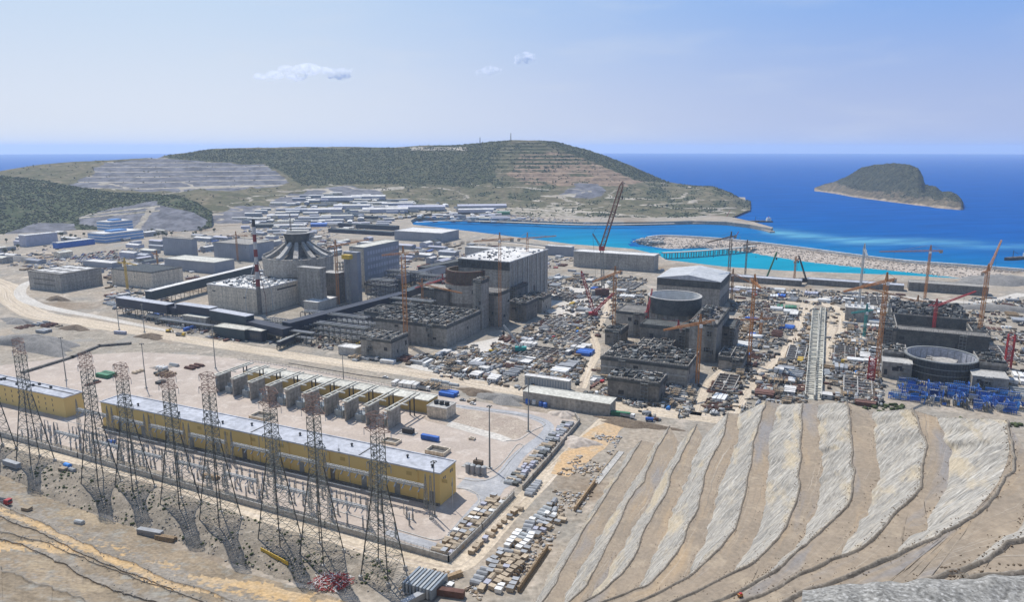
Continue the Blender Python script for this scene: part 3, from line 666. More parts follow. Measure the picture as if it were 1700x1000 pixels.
for k in range(len(crest)):
    V, u = surf(toe[k], crest[k], 14, .4, 5 + k, wob=.9); u[:, 0] += 300 * k; put(V, u, 14, 0, True)
    # dark rubble bund just inside the crest
    tg = np.gradient(crest[k], axis=0); tg /= np.linalg.norm(tg[:, :2], axis=1)[:, None]; inn = np.stack([-tg[:, 1], tg[:, 0], 0 * tg[:, 0]], 1)
    bw = .3
    V = np.zeros((NT, 5, 3))
    hh = .4 * (1 + .9 * fbm(np.arange(NT) / 2.0, np.zeros(NT), 3, k + 7))
    for j, (o_, zz) in enumerate(((0, 0), (.5 * bw, 1), (bw, 1.05), (1.6 * bw, .45), (2.2 * bw, -.05))):
        V[:, j] = crest[k] + inn * o_; V[:, j, 2] += hh * zz
    put(V.reshape(-1, 3), np.zeros((NT * 5, 2)), 5, 2, True)
    if k + 1 < len(crest):
        V, u = surf(crest[k], toe[k + 1], 12, .22, 40 + k); u[:, 0] += 300 * k; put(V, u, 12, 1, True)
# the far end of the cut falls steeply to the works
ch = []
for k in range(len(crest)): ch += [toe[k][0], crest[k][0]]
ch = np.array(ch); n = len(ch); dn = ch.copy(); dn[:, 1] += ch[:, 2] * .28 + 1; dn[:, 0] += 2; dn[:, 2] = -1
ix = sum(len(v) for v in VV); VV.append(np.vstack([ch, dn])); AA.append(np.zeros((2 * n, 2)))
f = np.array([(ix + i, ix + n + i, ix + n + i + 1, ix + i + 1) for i in range(n - 1)]); FF.append(f); MM.append(np.zeros(n - 1, int))
M['cut_rock'] = earth('cut_rock_face', ((.40, .372, .325), (.30, .282, .25), (.43, .385, .315)), .08, bump=.8, fine=.8, fine_amp=(.75, 1.2), uv_streak=(
    (1.0, (.05, .55, 1, -.85), .50, .62, (.235, .225, .205)), (1.0, (.06, 1.0, 1, -.8), .53, .64, (.50, .475, .425)), (1.0, (.08, 1.6, 1, -.9), .57, .64, (.16, .155, .145)), (1.0, (.03, .06, 1, .2), .53, .63, (.44, .375, .275))))
M['bench'] = earth('bench_earth', ((.315, .255, .19), (.265, .22, .17), (.355, .29, .215)), .05, bump=.25, fine=.9, fine_amp=(.84, 1.14), uv_streak=(
    (1.0, (.018, .05, 1), .54, .68, (.385, .29, .19)), (1.0, (.015, .04, 1), .54, .66, (.25, .235, .225)), (1.0, (.012, 1.3, 1), .57, .68, (.23, .195, .155)), (1.0, (.015, 1.0, 1), .6, .7, (.43, .385, .32))))
M['bund'] = earth('rubble_bund', ((.25, .22, .18), (.19, .165, .135), (.32, .28, .235)), .5, bump=.8, fine=2.0)
struct(reg(mesh_np('terraced_slope', np.vstack(VV), np.vstack(FF), [M['cut_rock'], M['bench'], M['bund']], mi=np.concatenate(MM), attrs={'along': ('V', np.vstack(AA))})))
# gravel knoll beside the viewpoint
t11 = crest[-1]
top = [(t11[i][0], t11[i][1]) for i in range(0, NT, 6)]
gl = [P(1330, 1008, 144), P(1420, 990, 144.5), P(1520, 984, 145), P(1620, 979, 145), P(1720, 974, 145), P(1850, 968, 145)]
gl = resample(gl, 60); rows = [gl + [0, .0, -14], gl * 1.0]
for q in (.25, .5, .75, 1): r_ = gl.copy(); r_[:, :2] *= (1 - .7 * q); r_[:, 2] = 145 + q * 5; rows.append(r_)
Vg = np.array([resample(np.array([rw[c] for rw in rows]), 60) for c in range(60)]).transpose(1, 0, 2)
Vg[..., 2] += .5 * fbm(Vg[..., 0] * 1.2, Vg[..., 1] * 1.2, 4, 3)
M['gravel'] = earth('pale_gravel', ((.31, .30, .275), (.20, .195, .18), (.42, .41, .385)), 1.5, bump=1, fine=5, fine_amp=(.45, 1.4))
struct(reg(mesh_np('gravel_knoll', Vg.reshape(-1, 3), grid_faces(60, 60)[:, ::-1], M['gravel'])))

# ================================================================== STEPPED SLOPE (left foreground)
LR = [(0.2, [(-130, 752), (-60, 765), (0, 786), (44, 800), (86, 829), (146, 850), (182, 865), (234, 886), (286, 907), (372, 943), (450, 967), (528, 985), (580, 1001)]),
      (12, [(-130, 790), (-60, 815), (0, 839), (62, 865), (104, 886), (143, 906), (208, 932), (260, 956), (360, 990), (400, 1005), (430, 1016), (460, 1028), (490, 1040)]),
      (17, [(-130, 820), (-60, 840), (0, 860), (62, 884), (104, 905), (143, 925), (208, 952), (260, 972), (340, 1004), (370, 1016), (400, 1028), (430, 1040), (460, 1052)]),
      (27, [(-130, 845), (-60, 866), (0, 886), (52, 896), (104, 914), (156, 938), (221, 961), (286, 982), (325, 1000), (350, 1012), (380, 1026), (405, 1040), (430, 1056)]),
      (30, [(-130, 850), (-60, 873), (0, 894), (65, 920), (130, 952), (182, 978), (234, 994), (270, 1010), (300, 1024), (330, 1040), (350, 1052), (375, 1066), (400, 1080)]),
      (48, [(-130, 905), (-60, 925), (0, 948), (50, 966), (100, 984), (140, 1000), (180, 1018), (210, 1034), (240, 1050), (265, 1064), (290, 1078), (315, 1092), (340, 1106)]),
      (66, [(-130, 965), (-60, 985), (0, 1008), (40, 1025), (80, 1045), (110, 1062), (140, 1080), (165, 1096), (190, 1112), (210, 1128), (230, 1142), (250, 1156), (270, 1170)])]
NL = 240; rows = []
for k, (z, px_) in enumerate(LR):
    c = resample([P(x, y, z) for x, y in px_], NL); s_ = np.arange(NL) / 7.0
    c[:, :2] += np.stack([fbm(s_, s_ * 0, 3, k + 200), fbm(s_, s_ * 0 + 5, 3, k + 210)], 1) * 2.4
    rows.append(c)
R2, mk = [], []
for k in range(len(rows)):
    c = rows[k]
    if k:
        prv = rows[k - 1]; back = c + (prv - c) * .10; back[:, 2] = c[:, 2] - (c[:, 2] - prv[:, 2]) * .62 ; R2.append(back); mk.append(1)
        bm = c + (prv - c) * .03; bm[:, 2] += .45 * (1 + fbm(np.arange(NL) / 2.5, np.zeros(NL), 3, k)); R2.append(bm); mk.append(1)
        R2.append(c + (c - prv) * .0 + np.array([0, 0, .55])); mk.append(1); fw = c + (c - prv) * .015; R2.append(fw); mk.append(0)
    else:
        b0 = c.copy(); b0[:, 1] += 4; b0[:, 2] = -1; R2.append(b0); mk.append(0); R2.append(c); mk.append(0)
out = []; ms = []
for r in range(len(R2) - 1):
    n = 3 if mk[r] and mk[r + 1] else 12
    for j in range(n):
        q = j / n; out.append(R2[r] * (1 - q) + R2[r + 1] * q); ms.append(mk[r] * (1 - q) + mk[r + 1] * q)
out.append(R2[-1]); ms.append(0); last = R2[-1].copy(); last[:, 1] -= 60; last[:, 2] += 40; out.append(last); ms.append(0)
V = np.array(out); n_ = 1.1 * fbm(V[..., 0] / 14, V[..., 1] / 14, 4, 77) + .5 * fbm(V[..., 0] / 3, V[..., 1] / 3, 3, 78); V[..., 2] += n_ * np.clip(np.abs(np.arange(len(V)) - 0) / 14, 0, 1)[:, None]
mask = np.zeros(V.shape[:2] + (4,)); mask[..., 3] = 1; mask[..., 0] = np.array(ms)[:, None]
px, py = projn(V.reshape(-1, 3)); px = px.reshape(V.shape[:2]); py = py.reshape(V.shape[:2])
nz = fbm(px / 40, py / 14, 4, 88)
c1 = np.interp(px, [0, 60, 160, 260, 420, 520], [850, 868, 912, 958, 985, 1010]); c2 = np.interp(px, [60, 200, 330, 480, 560], [905, 918, 960, 985, 1000])
mask[..., 1] = np.clip(1.0 * (np.abs(py - c1) < 13 + 40 * nz) + .8 * (np.abs(py - c2) < 8 + 30 * nz), 0, 1)
M['left_slope'] = earth('stepped_slope_earth', ((.31, .245, .17), (.23, .185, .13), (.28, .26, .22), (.36, .285, .19)), .05, bump=.6, fine=.7, masks=(('Green', ((.50, .345, .18), (.46, .345, .215))), ('Red', ((.23, .20, .16), (.29, .26, .22)))))
struct(reg(mesh_np('stepped_slope', V.reshape(-1, 3), grid_faces(*V.shape[:2]), M['left_slope'], attrs={'mask': ('C', mask.reshape(-1, 4))})))
# uneven bank under the line of pylons
bk = [[(-120, 712, 0), (-120, 745, 3), (-120, 752, 1), (-120, 775, -1)], [(0, 740, 0), (10, 765, 3), (0, 778, 2), (0, 800, -1)], [(100, 765, 0), (100, 785, 3), (90, 815, 2), (90, 842, -1)], [(220, 795, 0), (215, 820, 3.5), (205, 845, 2), (200, 880, -1)], [(330, 830, 0), (320, 850, 3.5), (310, 880, 2), (300, 916, -1)],
      [(450, 872, 0), (440, 895, 3), (430, 925, 1.5), (420, 962, -1)], [(560, 905, 0), (555, 925, 2.5), (545, 955, 1), (540, 990, -1)], [(660, 938, 0), (655, 950, 1), (650, 970, .5), (645, 1000, -1)]]
cols_ = [[P(*q) for q in c] for c in bk]
rr_ = [resample([c[r] for c in cols_], 200) for r in range(4)]
Vb = np.array([resample([rr_[r][i] for r in range(4)], 40) for i in range(200)]); e = np.minimum(1, np.arange(40)[None, :] / 6.) * np.minimum(1, np.arange(199, -1, -1)[:, None] / 25.); Vb[..., 2] = Vb[..., 2] * np.minimum(1, np.arange(199, -1, -1)[:, None] / 25.)
Vb[..., 2] += e * (2.6 * fbm(Vb[..., 0] / 11, Vb[..., 1] / 11, 4, 123) + .7 * fbm(Vb[..., 0] / 2.5, Vb[..., 1] / 2.5, 3, 124))
M['bank'] = earth('bank_earth', ((.29, .245, .19), (.20, .175, .14), (.34, .295, .235)), .08, bump=.7, fine=1.1)
struct(reg(mesh_np('pylon_bank', Vb.reshape(-1, 3), grid_faces(200, 40), M['bank'])))

# ================================================================== ROADS AND YARDS
strip('dirt_road', [(-60, 452), (-20, 462), (14, 478), (24, 500), (60, 522), (140, 536), (240, 552), (360, 572), (480, 590), (600, 608), (700, 622), (830, 645), (940, 662), (1060, 680), (1140, 690), (1230, 700)], [16, 18, 24, 26, 24, 22, 20, 18, 17, 16, 16, 16, 16], .03, M['dirt_road'], 260)
strip('pale_road', [(70, 462), (42, 472), (34, 490), (62, 506), (110, 517), (170, 528), (230, 540), (290, 552)], [9, 12, 13, 10, 8, 5], .06, M['pale_road'], 120)
strip('wall_track', [(-20, 738), (120, 765), (300, 815), (450, 862), (600, 905), (700, 932), (760, 940), (800, 905), (850, 850), (920, 780), (985, 715), (1010, 690)], [9, 9, 9, 9, 9, 10, 11, 10, 9, 8, 7], .03, M['dirt_road'], 220)
# substation yard: pinkish paving, grey roads, soil islands
YA = P(745, 932); YB = P(-30, 713)
yard = [(-40, 705), (200, 764), (400, 823), (600, 881), (738, 922), (752, 922), (845, 822), (940, 722), (958, 700), (925, 690), (840, 676), (700, 650), (560, 622), (430, 600), (330, 590), (230, 585), (130, 590), (60, 600), (-40, 612)]
flatpx('substation_yard', yard, .08, M['paving'])
strip('asphalt_road', [(735, 912), (770, 876), (805, 836), (830, 800), (858, 760), (885, 738), (905, 722), (910, 708), (895, 697), (860, 688), (800, 680), (745, 673), (700, 664)], [7, 9, 9, 8, 7, 6.5, 6, 6, 6, 6], .13, M['asphalt'], 200)
strip('asphalt_road', [(738, 914), (700, 902), (640, 884)], [6, 5.5, 4], .125, M['asphalt'], 60)
strip('asphalt_road', [(765, 802), (790, 806), (812, 812), (828, 818)], [12, 13, 16, 20], .135, M['asphalt'], 40)
flatpx('asphalt_road', [(757, 808), (800, 800), (824, 790), (836, 806), (806, 842), (796, 836), (790, 822)], .128, M['asphalt'])
flatpx('soil_yard', [(700, 694), (757, 677), (800, 684), (858, 694), (884, 706), (880, 716), (862, 728), (840, 732), (818, 727), (770, 714), (712, 700)], .145, M['yard_soil'])
flatpx('concrete_apron', [(748, 700), (830, 722), (850, 730), (838, 735), (740, 708)], .16, M['pale_road'])
def kerb(px_, wdt=.5, h=.22, name='kerb'):
    c = resample([P(x, y, 0) for x, y in px_], 70); b = MB()
    for i in range(len(c) - 1): b.bar((c[i][0], c[i][1], .12 + h / 2), (c[i + 1][0], c[i + 1][1], .12 + h / 2), wdt, h, caps=False)
    return struct(b.build(name, M['concrete_pale']))
kerb([(760, 795), (790, 800), (812, 797), (830, 786), (850, 762), (866, 745), (868, 740), (858, 740), (838, 765), (822, 780), (800, 790)])
kerb([(758, 812), (780, 815), (796, 826), (792, 842), (770, 862), (745, 888), (728, 898), (700, 893), (620, 868), (500, 832)])
kerb([(840, 733), (862, 731), (885, 716), (905, 706), (893, 698), (862, 690), (800, 681), (745, 672)])
strip('orange_bank', [(930, 790), (955, 760), (985, 735), (1010, 712), (1035, 700)], [10, 16, 18, 16, 10], .05, M['sand'], 60)
strip('site_road', [(1342, 505), (1332, 530), (1320, 560), (1300, 590), (1272, 612), (1240, 650), (1215, 690)], [14, 12, 10, 9, 8, 7], .03, M['dirt_road'], 90)
strip('site_road', [(1335, 505), (1290, 501), (1215, 500), (1150, 497)], [14, 9, 8, 7], .05, M['dirt_road'], 60)
strip('site_road', [(1340, 500), (1375, 507), (1395, 522), (1392, 545), (1375, 575), (1370, 600)], [14, 16, 22, 26, 14, 6], .045, M['dirt_road'], 60)
strip('site_road', [(1700, 488), (1660, 497), (1620, 502), (1560, 500), (1480, 492), (1400, 492), (1340, 500)], [14, 12, 10, 8, 8, 10], .035, M['pale_road'], 60)
strip('site_road', [(985, 560), (990, 585), (975, 620), (965, 645)], [7, 7, 6, 7], .03, M['dirt_road'], 50)
strip('site_road', [(985, 560), (1000, 530), (1010, 505), (1005, 480)], [7, 7, 8, 9], .035, M['dirt_road'], 50)
strip('site_road', [(1155, 690), (1175, 640), (1200, 615), (1225, 600)], [7, 6, 6, 5], .03, M['dirt_road'], 50)
strip('shore_road', [(840, 402), (950, 416), (1050, 424), (1090, 432)], 7, .04, M['pale_road'], 60)
strip('shore_road', [(690, 369), (760, 366), (860, 369), (980, 373), (1120, 371)], [10, 11, 14, 12, 7], .04, M['pale_road'], 60)
strip('site_road', [(-30, 436), (60, 420), (140, 430), (90, 448), (40, 462)], [8, 8, 6, 8, 10], .04, M['dirt_road'], 60)
flatpx('dust_yard', [(700, 592), (760, 575), (830, 560), (900, 545), (905, 556), (840, 610), (800, 636), (720, 622), (672, 608)], .015, M['pale_road'])
flatpx('dust_yard', [(905, 480), (1010, 470), (1015, 495), (990, 520), (940, 530), (905, 520)], .015, M['pale_road'])
M['worked_ground'] = earth('worked_ground', ((.34, .295, .235), (.26, .23, .185), (.42, .37, .30), (.30, .28, .245)), .06, bump=.5, fine=.6)
def rough_patch(name, px_, z, m, seed):
    c = resample([P(x, y, 0) for x, y in px_ + [px_[0]]], 160, False)[:-1]; s_ = np.arange(len(c)) / 5.; c[:, :2] += np.stack([fbm(s_, s_ * 0, 3, seed), fbm(s_, s_ * 0 + 4, 3, seed + 1)], 1) * 12
    flat(name, c, z, m)
for k, q in enumerate(([(1170, 690), (1185, 645), (1230, 600), (1225, 540), (1260, 512), (1325, 512), (1338, 560), (1338, 680), (1250, 690)], [(1372, 672), (1378, 580), (1410, 545), (1465, 540), (1480, 600), (1470, 676)], [(795, 605), (830, 560), (905, 526), (980, 520), (982, 580), (962, 640), (905, 630), (862, 640)], [(908, 525), (908, 458), (1068, 458), (1072, 530), (1012, 556)],
                        [(1610, 560), (1615, 500), (1790, 498), (1790, 690), (1695, 688)], [(1215, 496), (1215, 476), (1500, 492), (1470, 540), (1400, 540)], [(450, 575), (520, 500), (660, 455), (770, 440), (760, 500), (640, 560), (560, 580)], [(340, 440), (340, 392), (480, 392), (570, 396), (570, 440), (500, 480)], [(660, 440), (660, 412), (800, 404), (950, 430), (930, 455), (800, 440)], [(1000, 665), (985, 610), (1150, 600), (1220, 600), (1170, 680), (1110, 690)])):
    rough_patch('worked_ground', q, .008 + .0012 * k, M['worked_ground'], 400 + k)
rough_patch('worked_ground', [(190, 500), (300, 505), (440, 525), (500, 500), (600, 470), (700, 470), (670, 520), (560, 570), (460, 575), (300, 540)], .0225, M['worked_ground'], 431)
rough_patch('worked_ground', [(110, 432), (120, 412), (260, 400), (340, 420), (340, 470), (200, 500), (180, 450)], .027, M['worked_ground'], 441)
rough_patch('worked_ground', [(10, 540), (60, 515), (120, 545), (230, 560), (330, 580), (300, 612), (150, 600), (60, 590)], .0245, M['worked_ground'], 451)
# the hill the viewpoint stands on: falls away below the view and carries on to the right of the cut
xs = np.linspace(-270, 470, 186); ys = np.linspace(-210, 262, 119); gx, gy = np.meshgrid(xs, ys)
low = np.minimum(163 - .75 * np.maximum(gy, 0), 160.5) - .12 * np.maximum(-gx - 60, 0)
fy = np.interp(gy, [-210, 0, 20, 33, 55, 85, 110, 172, 200, 250], [158, 157, 150, 143.5, 131.5, 117.5, 104.5, 104.5, 60, -2])
q = smoothstep(0, 26, gx - (.80 * gy + 14)) * (gy > -60); right = np.minimum(fy + .22 * np.clip(gx - (.8 * gy + 14), 0, 120), 168) * np.where(gy > 172, np.clip((250 - gy) / 78, 0, 1), 1)
hz = low * (1 - q) + np.maximum(low, right) * q; hz = hz - np.maximum(gx - 380, 0) * 1.6
nz_ = np.minimum(fbm(gx / 30, gy / 30, 4, 301) * 8 + fbm(gx / 6, gy / 6, 3, 302) * 2 - 2.2, 0); hz = np.maximum(hz + nz_, -3)
struct(mesh_np('viewpoint_hill', np.stack([gx, gy, hz], -1).reshape(-1, 3), grid_faces(len(ys), len(xs)), M['bank']))
# ================================================================== BUILDINGS
def fit(fr, lx, bx, ty, z0=0.0, ang=None):
    """footprint from the picture: near right corner, where the left and the far right corners stand, roof row -> (corner, width, depth, height)"""
    u = U if ang is None else Vector((math.cos(ang), math.sin(ang), 0)); v = Vector((-u.y, u.x, 0))
    b = P(fr[0], fr[1], z0)
    def solve(dirn, tx):
        k = (tx - 850) / F; zf = (z0 - H) * st
        # (b.x + t dx) = k ((b.y + t dy) ct - (z0-H) st)
        return (k * (b.y * ct - zf) - b.x) / (dirn.x - k * dirn.y * ct)
    w_ = -solve(u, lx); d_ = solve(v, bx); h_ = ztop(b, ty) - z0
    return b, abs(w_), abs(d_), h_
LM = []                                                 # landmarks for describing small things: (px, py, phrase)
def land_mark(px, py, s): LM.append((px, py, s))
def clutter_roof(mb, x0, x1, y0, y1, z, n, seed, mis, smin=.6, smax=3.5, hmax=1.6):
    r = random.Random(seed)
    for _ in range(n):
        a = r.uniform(smin, smax); c = r.uniform(smin, smax) * (.3 if r.random() < .5 else 1)
        x = r.uniform(x0 + 2, x1 - 2); y = r.uniform(y0 + 2, y1 - 2)
        mb.obox((x, y, z), a, c, r.uniform(.3, hmax), r.choice((0, 0, 0, math.pi / 2, r.random())), r.choice(mis))
def hall(name, label, cat, fr, lx, bx, ty, wall, roof, z0=0.0, parapet=.9, group=None, dmin=None, wmin=None, mark=None, band=None, panel=0, slab=True, h=None, d=None, back=None):
    b, w_, d_, hh = fit(fr, lx, bx, ty, z0)
    d_ = d or max(d_, dmin or 0); w_ = max(w_, wmin or 0); hh = h or hh
    t = thing(name, label, cat, b, A, group)
    mb = MB(); mb.box(-w_, 0, 0, d_, -.6, hh)
    if panel:
        for k in range(1, int(w_ / panel)): mb.box(-k * panel - .08, -k * panel + .08, -.12, .0, .3, hh - .3)
        for k in range(1, int(d_ / panel)): mb.box(0, .12, k * panel - .08, k * panel + .08, .3, hh - .3)
    mb.build('wall', wall, t)
    if slab:
        r = MB(); p = .35
        r.box(-w_ - p, p, -p, p * 0 + .4, hh, hh + parapet); r.box(-w_ - p, p, d_ - .4, d_ + p, hh, hh + parapet)
        r.box(-w_ - p, -w_ + .4, .4, d_ - .4, hh, hh + parapet); r.box(-.4, p, .4, d_ - .4, hh, hh + parapet)
        r.box(-w_ + .4, -.4, .4, d_ - .4, hh, hh + parapet * .35); r.build('roof', [roof, M[back]] if back else roof, t)
    if mark: land_mark(*proj(b + Vector((0, 0, hh / 2)) - U * w_ / 2), mark)
    return t, w_, d_, hh
def windows(t, face, a0, a1, z0_, z1_, n, pos, m=None, gap=.35, name='window'):
    """n panes along a face of a hall: 'f' front (y = pos) or 'r' right (x = pos)"""
    st_ = (a1 - a0) / n
    for k in range(n):
        p, q = a0 + k * st_ + st_ * gap / 2, a0 + (k + 1) * st_ - st_ * gap / 2
        mb = MB()
        if face == 'f': mb.box(p, q, pos - .07, pos + .02, z0_, z1_)
        else: mb.box(pos - .02, pos + .07, p, q, z0_, z1_)
        mb.build(name, m or M['glass'], t)

FND = []
def dress(t, w_, d_, h_, seed, rim=True, n=5, scaf=True):
    """marks of unfinished work on a concrete box: formwork rim with guard posts, wall openings, a scaffold stair"""
    r = random.Random(seed)
    if rim:
        mb = MB(); q = .55
        for x0, x1, y0, y1 in ((-w_ - q, q, -q, -.02), (.02, q, 0, d_), (-w_ - q, -w_ - .02, 0, d_)): mb.box(x0, x1, y0, y1, h_ - r.uniform(1.2, 2.6), h_ + .9)
        mb.build('formwork', M['rebar_dark'], t); mb = MB()
        for k in range(int(w_ / 1.8)): x = -w_ + k * 1.8; mb.bar((x, -.3, h_), (x, -.3, h_ + r.uniform(1.2, 3.4)), .16); mb.bar((x, d_ - .3, h_), (x, d_ - .3, h_ + r.uniform(1.2, 3)), .16)
        for k in range(int(d_ / 1.8)): y = k * 1.8; mb.bar((.3, y, h_), (.3, y, h_ + r.uniform(1.2, 3.4)), .16)
        mb.build('rebar', M['brownred' if r.random() < .5 else 'rebar_dark'], t)
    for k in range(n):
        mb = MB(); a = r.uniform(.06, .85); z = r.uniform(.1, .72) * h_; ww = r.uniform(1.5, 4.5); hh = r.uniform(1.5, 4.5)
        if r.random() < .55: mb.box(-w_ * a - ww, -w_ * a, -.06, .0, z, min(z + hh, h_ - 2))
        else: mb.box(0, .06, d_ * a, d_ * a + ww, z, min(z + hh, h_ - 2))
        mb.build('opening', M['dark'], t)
    if scaf:
        x = -w_ * r.uniform(.2, .8); mb = MB(); nf = max(3, int(h_ / 2.4))
        for dx in (0, 2.5, 5):
            for dy in (-1.9, -.6): mb.bar((x + dx, dy, 0), (x + dx, dy, h_ + 1), .16)
        for k in range(1, nf + 1):
            z = k * h_ / nf; mb.box(x, x + 5, -1.85, -.65, z, z + .12); mb.bar((x, -1.9, z - h_ / nf), (x + 5, -1.9, z), .12)
        mb.build('scaffold', M['galv'], t)
# ---- first reactor: drum with flared collar and a half-built ribbed dome
def reactor_one():
    c = P(499, 490, 0); t = thing('reactor_building', 'round reactor building with flared collar and ribbed half built dome, beside the banded stack', 'reactor', c, A)
    k = c.y * 1.0 / F * 1.03
    z1, z2, z3, z4 = ztop(c, 463), ztop(c, 424), ztop(c, 403), ztop(c, 390)
    ro = 56 * k; ri = 48 * k; rh = 19 * k
    MB().cyl((0, 0, 0), ri * .86, ri * .86, z1, 48).build('drum', M['concrete_dark'], t)
    mb = MB(); zm = z1 + (z2 - z1) * .3; mb.ring((0, 0, z1 - 1), ri * .88, ri * .7, zm - z1 + 1, 56, ro1=ro * .98, ri1=ro - 4); mb.ring((0, 0, zm + .02), ro * .98, ro - 4, z2 - zm, 56, ro1=ro, ri1=ro - 3); mb.build('collar', M['concrete'], t)
    mb = MB(); mb.cyl((0, 0, z2 - 6), ro - 2.9, ro * .5, (z3 - z2) * .55 + 1, 40); mb.cyl((0, 0, z2 - 5 + (z3 - z2) * .55), ro * .5, rh * .9, (z3 - z2) * .45 + 4, 40); mb.build('dome_shell', M['concrete_dark'], t)
    mb = MB(); mb.cyl((0, 0, z3 - 3), rh * .8, rh * .9, 4, 32); mb.cyl((0, 0, z3 + 1), rh * .92, rh * 1.12, z4 - z3 + 1, 32); mb.build('dome_hub', M['rebar_dark'], t)
    mb = MB(); mb.ring((0, 0, z4 + 2), rh * 1.14, rh * .9, .8, 32); mb.build('hub_rim', M['concrete_pale'], t)
    for i in range(12):
        a = 2 * math.pi * i / 12 + .12; e = Vector((math.cos(a), math.sin(a), 0)); f = Vector((-e.y, e.x, 0)); mb = MB()
        prof = [(ro - 1, z2 - .5, 3.4), (ro * .8, z2 + 2.0, 3.3), (ro * .58, z2 + (z3 - z2) * .5, 2.8), (rh * 1.0, z3 - .5, 2.2)]
        for (r0, y0, w0), (r1, y1, w1) in zip(prof, prof[1:]):
            vs = []
            for r_, y_, w_ in ((r0, y0, w0), (r1, y1, w1)):
                vs += [e * r_ - f * w_ + Vector((0, 0, y_ - 1.5)), e * r_ + f * w_ + Vector((0, 0, y_ - 1.5)), e * r_ + f * w_ * .8 + Vector((0, 0, y_ + 2.6)), e * r_ - f * w_ * .8 + Vector((0, 0, y_ + 2.6))]
            mb.add(vs, ((0, 1, 5, 4), (1, 2, 6, 5), (2, 3, 7, 6), (3, 0, 4, 7), (3, 2, 1, 0), (4, 5, 6, 7)))
        mb.build('dome_rib', M['concrete' if i % 3 else 'concrete_pale'], t)
    mb = MB(); r = random.Random(4)
    for i in range(70):
        a = r.random() * 6.28; mb.obox(((ro - 1.4) * math.cos(a), (ro - 1.4) * math.sin(a), z2), r.uniform(.5, 2), .5, r.uniform(.5, 1.8), a)
    mb.build('scaffold', M['galv_light'], t)
    return t, c
r1, c1 = reactor_one(); land_mark(499, 450, 'the ribbed first reactor dome')
# annex blocks round the first reactor
hall('annex_block', 'tall curved grey concrete annex in front of the ribbed reactor dome', 'building', (534, 512), 497, 544, 447, M['concrete'], M['concrete_pale'], parapet=.6)
hall('annex_block', 'lower grey concrete annex right of the curved annex by the ribbed reactor dome', 'building', (562, 505), 536, 576, 455, M['concrete_dark'], M['concrete_pale'], parapet=.6)
hall('stair_tower', 'slim blue grey stair tower beside the tall orange crane', 'tower', (596, 505), 574, 602, 420, M['panel'], M['roof_grey'], parapet=.5)
t, w_, d_, h_ = hall('annex_block', 'blocky dark annex left of the ribbed reactor, behind the pale auxiliary building', 'building', (470, 500), 449, 480, 452, M['concrete_dark'], M['concrete'], parapet=.6); dress(t, w_, d_, h_, 514)
# ---- turbine halls
t, w_, d_, h_ = hall('turbine_hall', 'finished turbine hall with grey panelled long side and pale flat roof', 'turbine hall', (607, 480), 583, 664, 412, M['panel'], M['roof_cream'], panel=5.5, mark='the finished turbine hall')
for k in range(4):
    mb = MB()
    for j in range(12): mb.box(.12, .3, d_ * .08 + j * d_ * .075, d_ * .08 + (j + .72) * d_ * .075, h_ * (.3 + k * .17), h_ * (.3 + k * .17) + 4.2)
    mb.build('cladding_band', M['lavender'], t)
mb = MB(); mb.box(-w_, -.5, -.5, 0, 0, h_ * .98); mb.build('end_wall', M['beige'], t)
t, w_, d_, h_ = hall('turbine_hall', 'unfinished concrete turbine hall with bright white roof and open truss band under its eaves', 'turbine hall', (846, 520), 762, 909, 436, M['concrete'], M['roof_white'], panel=6.5, mark='the white roofed turbine hall', dmin=90)
mb = MB()
for k in range(int(w_ / 3)): mb.bar((-k * 3, -.5, h_ - 8), (-k * 3 - (3 if k % 2 else -3) * (0 if k == 0 else 1), -.5, h_ - .4), .5); mb.bar((-k * 3, -.5, h_ - 8), (-k * 3, -.5, h_ - .4), .4)
mb.bar((-w_, -.5, h_ - 8), (0, -.5, h_ - 8), .8); mb.box(-w_, 0, -.3, -.02, h_ - 8, h_); mb.build('truss_band', M['rebar_dark'], t)
mb = MB(); clutter_roof(mb, -w_, 0, 0, d_, h_ + .35, 60, 5, (0, 0, 1)); mb.build('roof_gear', [M['grey'], M['dark']], t)
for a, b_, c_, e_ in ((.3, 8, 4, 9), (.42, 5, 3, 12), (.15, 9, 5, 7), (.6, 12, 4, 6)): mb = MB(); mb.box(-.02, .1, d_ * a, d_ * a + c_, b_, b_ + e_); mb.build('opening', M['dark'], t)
for k in range(8):
    mb = MB(); mb.box(.1, .9, d_ * (.08 + k * .118), d_ * (.08 + k * .118) + 1.6, 0, h_); mb.build('pilaster', M['concrete_pale'], t)
# third hall with ribbed shallow gable roof
b, w_, d_, hh = fit((1193, 518), 1089, 1210, 469)
t = thing('turbine_hall', 'turbine hall with ribbed white gable roof over a dark truss band', 'turbine hall', b, A); d_ = 66
MB().box(-w_, 0, 0, d_, 0, hh - 7).build('wall', M['concrete'], t)
mb = MB()
for k in range(int(w_ / 2.4)): mb.bar((-k * 2.4, -.35, hh - 7), (-k * 2.4 - 2.4 * (1 if k % 2 else -1), -.35, hh + 1), .35)
mb.box(-w_, 0, 0, d_, hh - 7, hh - .2); mb.bar((-w_, -.4, hh - 7), (0, -.4, hh - 7), .7); mb.build('truss_band', M['rebar_dark'], t)
def gable(mb, w_, d_, z, rise, ov=.6, mi=0, x0=0):
    m_ = -w_ / 2
    vs = [(x0 + ov, -ov, z), (x0 + m_, -ov, z + rise), (x0 - w_ - ov, -ov, z), (x0 + ov, d_ + ov, z), (x0 + m_, d_ + ov, z + rise), (x0 - w_ - ov, d_ + ov, z)]
    mb.add(vs, ((0, 3, 4, 1), (1, 4, 5, 2), (0, 1, 2), (3, 5, 4), (0, 2, 5, 3)), mi)
mb = MB(); gable(mb, w_, d_, hh, 5); mb.build('roof', M['roof_grey'], t)
